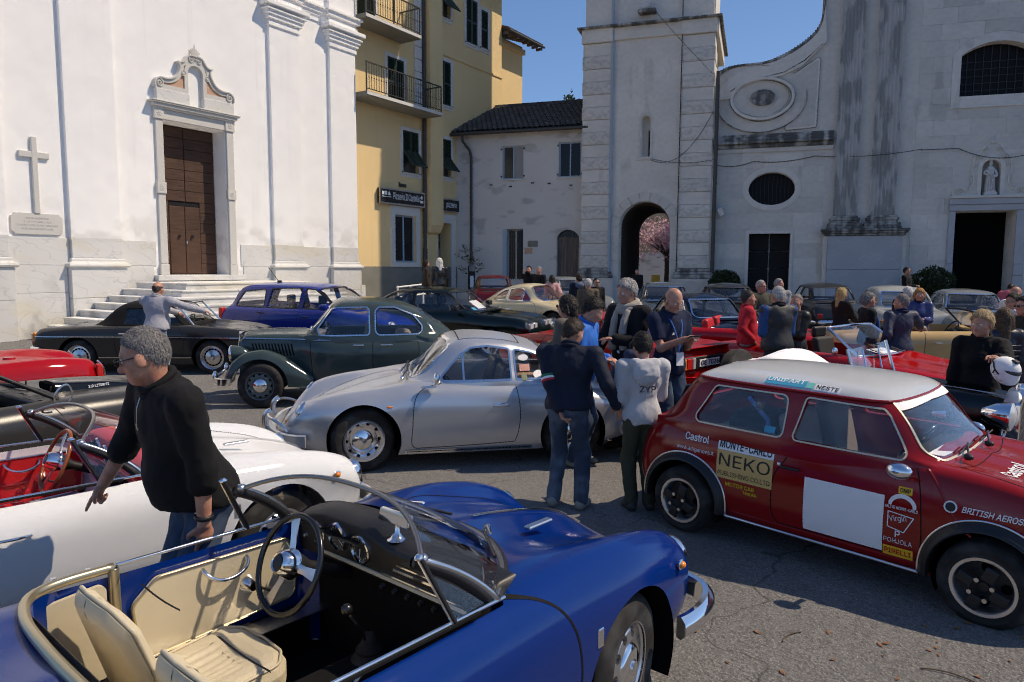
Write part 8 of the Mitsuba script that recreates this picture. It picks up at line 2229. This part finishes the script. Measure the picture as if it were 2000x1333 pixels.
def glasses(P, m='m_black', dark=True):
 k = P.node('glasses')
 for s_ in (1, -1):
  a = np.linspace(0, 2 * np.pi, 18, endpoint=False)
  P.add('rim', tube([P.Hd((.106 + .0 * t, s_ * .033 + .022 * math.cos(t), 1.624 + .016 * math.sin(t))) for t in a], .0028, 6, closed=True), m, under=k)
  P.add('temple', tube([P.Hd((.104, s_ * .056, 1.630)), P.Hd((.05, s_ * .078, 1.628)), P.Hd((-.01, s_ * .084, 1.625))], .003, 6), m, under=k)
  if dark: P.add('lens', mv(ball((0, 0, 0), (.002, .021, .015), 2), np.r_[np.c_[P.Rh, P.Hd((.106, s_ * .033, 1.624))], [[0, 0, 0, 1]]]), 'm_black_gloss', under=k)
 P.add('bridge', tube([P.Hd((.109, -.012, 1.628)), P.Hd((.113, 0, 1.630)), P.Hd((.109, .012, 1.628))], .0028, 6), m, under=k)
def at(u, v, Y):
 """Standing place and height of someone whose head top is seen at (u, v) when Y metres away."""
 p = world(u, v, Y); return (p[0], p[1]), p[2] - ground_z(p[1])
DK, NAVY = (.012, .012, .014), (.012, .016, .032)
def ppl(label, u, v, Y, heading, **kw):
 pos, h = at(u, v, Y)
 h = float(np.clip(h, 1.52, 1.93))
 return person(label, pos, heading, h=h - .012, **kw)

# the man in black next to the open spiders
def near_extras(P):
 glasses(P, 'm_black', True)
 d = P.ha[0] - P.el[0]; d /= np.linalg.norm(d)
 R_ = trimesh.geometry.align_vectors([0, 0, 1], d); R_[:3, 3] = P.ha[0] - d * .035
 k = P.node('watch')
 P.add('strap', mv(torus(.034, .007, np.eye(4)), R_ @ np.diag([1, 1, 1.6, 1])), 'm_black', smooth=True, under=k)
 for a in (0, 180): P.add('case', mv(lathe([(0, .012), (.014, .011), (.018, .006), (.018, -.004)], 24), R_ @ rot('z', 90 + a) @ tr(.038, 0, 0) @ rot('y', 90)), 'm_chrome', smooth=40, under=k) if a else P.add('face', mv(lathe([(0, .0125), (.013, .0125)], 20), R_ @ rot('z', 270) @ tr(.038, 0, 0) @ rot('y', 90)), 'm_paper', under=k)
 f = lambda z, y=0, o=0: P.U((.128 + o, y, z))
 P.add('zip', tube([f(1.46, .0, -.045), f(1.42, 0, -.015), f(1.36, 0, .008)], .003, 5), 'm_chrome_dull'); P.add('zip_pull', tube([f(1.36, 0, .01), f(1.33, 0, .014)], .005, 6), 'm_chrome')
near = ppl('man in a black half-zip sweater and glasses pointing at the white spider', 380, 612, 3.42, 224, top=(.010, .010, .011), hair=(.17, .16, .155), hairstyle='crop', lh=world(400, 1030, 3.22), rh=world(190, 972, 3.6), lean=19, pitch=6, yaw=-34, q=0, fat=.08, wide=.05, sleeve='rolled', hem=.90, collar=(.010, .010, .011), point=1, extras=near_extras, bottom='m_denim')
# man in the grey pullover at the soft-top car
ppl('man in a grey pullover seen from behind at the soft-top roadster', 300, 548, 11.7, 80, top=(.36, .36, .40), hair=(.06, .045, .035), hairstyle='ring', lh=(-4.95, 12.25, 1.05), rh=(-4.4, 12.3, 1.08), lean=8, pitch=10, q=1, fat=.11, wide=.05, hem=.93, bottom='m_denim_light', collar=(.36, .36, .40))
# father and boy between the silver coupe and the small red saloon
def tricolour(P):
 d = P.el[0] - P.sh[0]; d /= np.linalg.norm(d)
 R_ = trimesh.geometry.align_vectors([0, 0, 1], d)
 for i, m in enumerate(('m_flag_green', 'm_paper', 'm_flag_red')):
  R2 = R_.copy(); R2[:3, 3] = P.sh[0] + d * (.215 + .022 * i)
  P.add('sleeve_stripe', mv(lathe([(.066, 0), (.072, .004), (.072, .018), (.066, .022)], 24), R2), m, smooth=True)
mat('m_flag_green', (.02, .17, .09), .8); mat('m_flag_red', (.45, .02, .03), .8)
pf = C_ = None
ppl('man in a navy jacket with tricolour sleeve stripes, seen from behind', 1112, 617, 6.05, 70, wide=.04, top=NAVY, hair=(.035, .022, .015), lh='back', rh=world(1205, 795, 6.0), lean=4, pitch=22, yaw=-32, q=0, fat=.11, hem=.93, collar=NAVY, bottom='m_denim_mid', extras=tricolour, shoe=(.20, .20, .19), toprough=.7, stance=.13)
def hoodie(P):
 u_ = P.neck0
 g = SDF(u_ - .3, u_ + .3, .011)
 g.ell(P.U((-.115, 0, 1.37)), (.06, .135, .12), None, .04); g.cap(P.U((-.05, .11, 1.45)), P.U((.05, .07, 1.43)), .04, .03, .03); g.cap(P.U((-.05, -.11, 1.45)), P.U((.05, -.07, 1.43)), .04, .03, .03); g.cap(P.U((-.09, -.10, 1.47)), P.U((-.09, .10, 1.47)), .04, None, .03)
 P.add('hood', folds(g.mesh(2), .012, 11, 9), cloth((.46, .46, .475)), smooth=True)
 t = text('ZYP', .055, True, .003); v = np.asarray(t.vertices); w = np.ptp(v[:, 0])
 vv = np.stack([-.165 - v[:, 2] - .02 * np.cos((v[:, 0] - v[:, 0].min() - w / 2) * 6), -(v[:, 0] - v[:, 0].min() - w / 2) * 1.1, 1.20 + v[:, 1]], 1)
 P.add('back_letters', tm(vv, np.asarray(t.faces)), 'm_black')
ppl('boy in a grey hooded sweatshirt and olive trousers, seen from behind', 1257, 650, 6.0, 96, top=(.46, .46, .475), hair=(.008, .007, .007), hairstyle='full', lh=world(1212, 800, 6.15), rh='front', pitch=18, q=0, hem=.86, bottom=(.055, .058, .038), extras=hoodie, stance=.09)
# group by the silver coupe's tail
def tail_jacket(P):
 P.add('orange_collar', tube([P.U((.05, .05, 1.47)), P.U((.075, .03, 1.43)), P.U((.085, 0, 1.38))], .016, 8), 'm_amber', smooth=True)
ppl('man in a bright blue jacket with orange collar looking down', 1130, 574, 7.3, 335, top=(.02, .13, .50), hair=(.012, .010, .009), hairstyle='full', lh='front', rh='front', lean=10, pitch=26, yaw=10, q=1, hem=.88, collar=(.02, .13, .50), bottom='m_denim', toprough=.6, shoe=(.16, .17, .15), extras=tail_jacket, fat=.05)
ppl('dark haired woman in a grey-brown coat behind the man in bright blue', 1108, 575, 8.0, 150, top=(.11, .10, .085), hair=(.012, .009, .008), hairstyle='bob', q=1, woman=True, bottom=(.02, .02, .022), lh='front', rh='front', extras=lambda P: glasses(P))
def scarf(P):
 a = np.linspace(0, 2 * np.pi, 26, endpoint=False); u_ = P.Hd((-.005, 0, 1.57)) - P.neck0; u_ /= np.linalg.norm(u_)
 for z, r, t in ((.02, .10, .038), (.055, .088, .034)):
  m = tube([P.neck0 + u_ * z + np.array([r * math.cos(s), r * .95 * math.sin(s), -.03 * math.cos(s)]) for s in a], t, 10, closed=True)
  P.add('scarf', folds(m, .012, 22, z * 50), cloth((.33, .30, .26)), smooth=True)
 for y0 in (.07, -.06):
  m = tube(curve([P.U((.07, y0, 1.43)), P.U((.135, y0, 1.3)), P.U((.14, y0 * 1.1, 1.05))], 16), np.linspace(.036, .042, 16), 10); P.add('scarf_end', folds(m, .01, 20, y0 * 90), cloth((.33, .30, .26)), smooth=True)
 k = 0
 P.add('shirt_tail', tube(curve([P.U((.13, .1, .93)), P.U((.15, 0, .90)), P.U((.13, -.1, .93))], 10), .03, 8), 'm_paper', smooth=True)
sm = ppl('grey haired man in a black sweater with a long beige scarf', 1228, 543, 7.9, 218, top=(.012, .012, .015), hair=(.36, .35, .34), hairstyle='full', lh='front', rh='low', pitch=14, yaw=-5, q=1, hem=.95, bottom='m_denim', extras=scarf, shirt=(.7, .7, .7))
pb = world(1243, 705, 7.25)
bag = G('carried_bag', 'dark blue padded bag held by the man with the beige scarf', 'bag', M=tr(*pb))
bag.add('bag_body', folds(as_tm(rbox(-.13, .13, -.07, .07, -.17, .12, .06, 14)).copy(), .0, 8, 1), cloth((.012, .02, .055), .5), smooth=35); bag.add('handle', tube(curve([(-.06, 0, .11), (-.04, 0, .19), (.04, 0, .19), (.06, 0, .11)], 12), .012, 8), 'm_black', smooth=True); bag.add('pocket', as_tm(rbox(-.09, .09, -.085, -.06, -.13, .02, .02)), cloth((.02, .035, .10), .5), smooth=35)
def lanyard(P):
 for s_ in (1, -1): P.add('lanyard', tube(curve([P.U((-.04, s_ * .07, 1.50)), P.U((.07, s_ * .075, 1.44)), P.U((.142, s_ * .035, 1.28)), P.U((.150, 0, 1.10))], 16), .006, 6), cloth((.08, .2, .55)), smooth=True)
 P.add('badge', mv(box(-.003, .003, -.045, .045, -.065, .065), tr(*P.U((.168, 0, 1.03)))), 'm_paper')
 P.add('logo', mv(text('JR', .022, True, .002), tr(*P.U((.136, -.085, 1.27))), rot('z', 90), rot('x', 90)), 'm_paper')
 m = (P.ha[0] + P.ha[1]) / 2 + np.array([.09, 0, .03]); P.add('phone', mv(box(-.035, .035, -.07, .07, -.004, .004, .003), tr(*m), rot('y', -25)), 'm_black_gloss')
ppl('bald man in a navy polo shirt with lanyard looking at his phone', 1310, 557, 7.6, 298, top=(.012, .018, .045), hair=(.10, .07, .055), hairstyle='bald', lh='phone', rh='phone', pitch=30, q=0, sleeve='half', hem=.86, bottom='m_denim', extras=lanyard, collar=(.012, .018, .045))
# group right of the bald man
ppl('man in a red shirt and checked trousers talking beside the red car', 1462, 565, 10.6, 350, top=(.42, .02, .035), hair=(.04, .035, .03), lh='front', rh='hip', q=1, fat=.06, hem=.90, bottom='m_check', collar=(.42, .02, .035))
def checks(p, n, uv):
 a = dr.sin((p.x + p.y * .5) * 190) ; b = dr.sin(p.z * 150)
 return MIX(mi.Color3f(.10, .10, .105), mi.Color3f(.30, .30, .31), SS(-.3, .3, a + b))
mat('m_check', mikit.proc(checks), .9, spec=.2)
ppl('grey haired man with sunglasses in an olive jacket', 1487, 546, 13.6, 300, top=(.055, .058, .042), hair=(.42, .40, .38), q=2, lh='down', rh='down', extras=lambda P: glasses(P), hem=.88)
ppl('man with silver hair in a pale coat in front of the dark side door', 1522, 543, 14.6, 270, top=(.26, .26, .27), hair=(.30, .29, .28), q=2, lh='front', rh='down', yaw=30)
ppl('white haired man in a black quilted vest over blue sleeves, from behind', 1524, 557, 9.6, 100, top=(.03, .07, .20), vest=(.010, .012, .018), hair=(.40, .39, .38), hairstyle='crop', lh='front', rh='front', q=1, fat=.07, hem=.92, collar=(.010, .012, .018), bottom=(.02, .022, .03), lean=3, pitch=6)
ppl('grey cropped man in a black leather jacket facing left', 1557, 572, 10.1, 195, top=(.010, .010, .011), toprough=.45, hair=(.24, .22, .20), hairstyle='crop', lh='front', rh='front', q=1, fat=.05, yaw=25, bottom=(.015, .015, .018))
ppl('blonde woman in a black coat with a pale bag, looking right', 1645, 561, 13.0, 15, top=(.010, .010, .012), hair=(.42, .29, .12), hairstyle='long', woman=True, q=2, lh='front', rh='low', extras=lambda P: P.add('handbag', ball(P.U((.22, -.05, 1.02)), (.10, .14, .10), 2), 'm_curtain', smooth=True))
def scarf2(P):
 glasses(P, dark=False)
 for y0, m in ((.05, 'm_paper'), (-.03, 'm_scarf_blue')): P.add('scarf_end', tube(curve([P.U((.06, y0, 1.45)), P.U((.14, y0, 1.3)), P.U((.14, y0 * 1.3, 1.0))], 12), .035, 8), m, smooth=True)
 P.add('scarf_letters', mv(text('FI', .06, True, .003), tr(*P.U((.178, .05, 1.18))), rot('z', 90), rot('x', 90)), 'm_scarf_blue')
mat('m_scarf_blue', (.03, .08, .25), .8)
ppl('grey haired man in glasses, dark jacket and a striped blue scarf', 1697, 570, 10.8, 352, top=(.010, .011, .014), hair=(.20, .195, .19), hairstyle='full', lh='front', rh='down', q=1, extras=scarf2, bottom=(.02, .02, .025))
ppl('man in a navy jacket seen from behind leaning on the beige open car', 1762, 572, 9.9, 100, top=(.012, .018, .050), toprough=.6, hair=(.16, .155, .15), hairstyle='crop', lh='hip', rh=world(1805, 650, 10.5), q=1, fat=.06, hem=.86, yaw=25, collar=(.012, .018, .050), bottom='m_denim')
ppl('white haired man half hidden behind the man in navy by the beige car', 1773, 559, 13.2, 80, top=(.03, .03, .035), hair=(.55, .54, .52), hairstyle='full', q=2)
ppl('smiling blonde woman in a shiny blue padded jacket', 1797, 562, 12.6, 245, top=(.025, .035, .14), toprough=.35, hair=(.40, .20, .06), hairstyle='bob', woman=True, q=1, lh='front', rh='front', collar=(.012, .015, .05))
ppl('man in black with sunglasses leaning by the bush near the pilasters', 1772, 521, 22.6, 315, top=(.008, .008, .009), hair=(.02, .018, .016), q=2, lh='front', rh='front', extras=lambda P: glasses(P))
ppl('person in a pink jumper bending forward before the church door', 1958, 557, 18.0, 20, top=(.42, .09, .13), hair=(.02, .015, .012), lean=32, pitch=15, q=2, lh='low', rh='low', bottom='m_denim_light')
ppl('bald man in a white shirt near the open church door', 1984, 558, 12.4, 200, top=(.62, .62, .62), hair=(.2, .16, .13), hairstyle='bald', q=2, yaw=-20)
ppl('person with glasses and a dark cap in the crowd at the right edge', 1979, 572, 10.6, 190, top=(.42, .46, .55), hair=(.012, .011, .011), hairstyle='full', q=1, extras=lambda P: glasses(P, dark=False))
ppl('man in a dark green jacket cut off by the right edge of the picture', 2004, 577, 8.8, 180, top=(.028, .030, .022), hair=(.012, .011, .011), hairstyle='full', q=1, fat=.06, extras=lambda P: glasses(P))
ppl('woman in a navy quilted puffer jacket with long brown hair, from behind', 1962, 600, 7.9, 75, top=(.010, .013, .030), toprough=.35, hair=(.07, .04, .022), hairstyle='long', woman=True, q=1, bottom=(.012, .012, .014), hem=.84, extras=lambda P: [P.add('quilt_seam', tube([P.U((.155 * math.cos(t) * (1.0 if z > 1.15 else 1.02) , .20 * math.sin(t) * (1 if z > 1.2 else .92), z)) for t in np.linspace(0, 2 * np.pi, 26, endpoint=False)], .010, 6, closed=True), cloth((.010, .013, .030), .35), smooth=True) for z in np.arange(.92, 1.36, .065)])
hw = ppl('woman with short blonde hair in a black jacket carrying a helmet', 1921, 604, 6.6, 232, top=(.008, .008, .009), hair=(.48, .36, .19), hairstyle='full', woman=True, q=0, lh=world(1946, 700, 6.15), rh='down', yaw=-22, pitch=8, hem=.84, collar=(.008, .008, .009), bottom='m_denim')
hp_ = world(1964, 722, 6.02)
he = G('motorcycle_helmet', 'white full-face helmet with black markings hanging from the blonde woman\'s hand', 'helmet', M=tr(*hp_) @ rot('z', -70) @ rot('y', 24) @ np.diag([.86, .86, .86, 1]))
hg = SDF([-.2] * 3, [.2] * 3, .008); hg.ell((0, 0, .0), (.135, .115, .125), None, .02); hg.ell((.05, 0, -.06), (.10, .09, .07), None, .04); 
he.add('shell', hg.mesh(2), 'm_white_paint', smooth=True); he.add('visor', mv(ball((0, 0, 0), (.130, .108, .045), 3), tr(.014, 0, .022)), 'm_black_gloss', smooth=True); he.add('vent', rbox(.02, .08, -.03, .03, .105, .13, .01), 'm_black', smooth=35)
for s_ in (1, -1): he.add('marking', tube(curve([(.03, s_ * .112, -.03), (-.03, s_ * .114, .0), (-.08, s_ * .098, .05)], 10), .008, 6), 'm_black', smooth=True); he.add('marking', tube(curve([(-.02, s_ * .115, .0), (-.03, s_ * .108, -.05)], 6), .007, 6), 'm_black', smooth=True)
# far away
ppl('dark haired woman in a brown coat by the pizzeria door', 832, 507, 25.0, 10, top=(.03, .025, .022), hair=(.02, .012, .01), hairstyle='long', woman=True, q=3, bottom=(.03, .028, .027), lh='front')
ppl('white haired person in a shiny black leather jacket by the pizzeria door', 858, 502, 24.6, 110, top=(.012, .012, .013), toprough=.3, hair=(.6, .58, .55), hairstyle='long', q=2, fat=.05, bottom=(.02, .02, .02))
ppl('person in a dark coat photographing in front of the barred doorway', 1033, 519, 23.0, 250, top=(.008, .008, .010), hair=(.01, .008, .007), hairstyle='full', q=3, lh='face', rh='face')
ppl('man in a dark coat standing right of the person taking a photograph', 1053, 520, 22.6, 225, top=(.008, .008, .011), hair=(.2, .19, .18), q=3, fat=.05)
ppl('dark haired woman in a pink cardigan near the arched wooden door', 1078, 541, 20.2, 95, top=(.55, .32, .32), hair=(.010, .008, .007), hairstyle='bob', woman=True, q=2, bottom=(.6, .6, .6), lh='front', rh='hip')
ppl('person in a dark blue hooded jacket at the tower base', 1131, 534, 18.6, 100, top=(.015, .02, .035), hair=(.02, .014, .01), hairstyle='full', q=2, extras=lambda P: P.add('hood', ball(P.U((-.08, 0, 1.43)), (.09, .13, .09), 2), cloth((.10, .13, .2)), smooth=True))
ppl('white haired man in a brown jacket seen from behind near the tower', 1149, 543, 16.2, 90, top=(.12, .095, .065), hair=(.5, .48, .45), hairstyle='short', q=2, fat=.07)
ppl('small dark figure with sunglasses right of the man in brown', 1165, 545, 18.2, 290, top=(.01, .01, .012), hair=(.012, .01, .01), hairstyle='full', q=3, extras=lambda P: glasses(P))
ppl('man in dark clothes standing in the shade of the arched passage', 1244, 532, 28.0, 260, top=(.012, .012, .014), hair=(.03, .02, .015), q=3)
# ------------------------------------------------------------------ dry leaves and twigs on the asphalt
mat('m_dry_leaf', (.20, .10, .045), .85); mat('m_twig', (.10, .07, .045), .9)
lr = np.random.default_rng(21)
for i in range(34):
 px_, py_ = (lr.uniform(1330, 2000), lr.uniform(1215, 1330)) if i % 3 else (lr.uniform(1000, 1330), lr.uniform(900, 1120))
 d_ = world(px_, py_, 1.0) - [0, 0, EYE]; Yg = EYE / -d_[2]
 if Yg > 8: continue
 L = lr.uniform(.012, .03); a = np.linspace(0, 1, 5)
 up_ = [(L * (2 * t - 1), L * .42 * math.sin(math.pi * t), .004 + .006 * t) for t in a]; dn = [(L * (2 * t - 1), -L * .42 * math.sin(math.pi * t), .003 + .007 * (1 - t)) for t in a[1:-1]]
 v = up_ + dn[::-1] + [(0, 0, .008)]; n_ = len(v) - 1
 single('fallen_leaf', tm(v, [[n_, j, (j + 1) % n_] for j in range(n_)]), 'm_dry_leaf', 'small dry brown leaf lying on the sunlit asphalt', 'leaf', M=tr(d_[0] * Yg, Yg, 0) @ rot('z', lr.uniform(0, 360)), group='dry leaves scattered on the asphalt')
for px_, py_, L, a in ((1545, 1245, .09, 40), (1395, 1010, .06, 100), (1850, 1320, .12, -30)):
 d_ = world(px_, py_, 1.0) - [0, 0, EYE]; Yg = EYE / -d_[2]
 single('twig', tube(curve([(-L, 0, .006), (0, L * .15, .01), (L, -.01, .006)], 8), .004, 5), 'm_twig', 'thin dry twig lying on the asphalt', 'twig', M=tr(d_[0] * Yg, Yg, 0) @ rot('z', a), group='twigs on the asphalt')
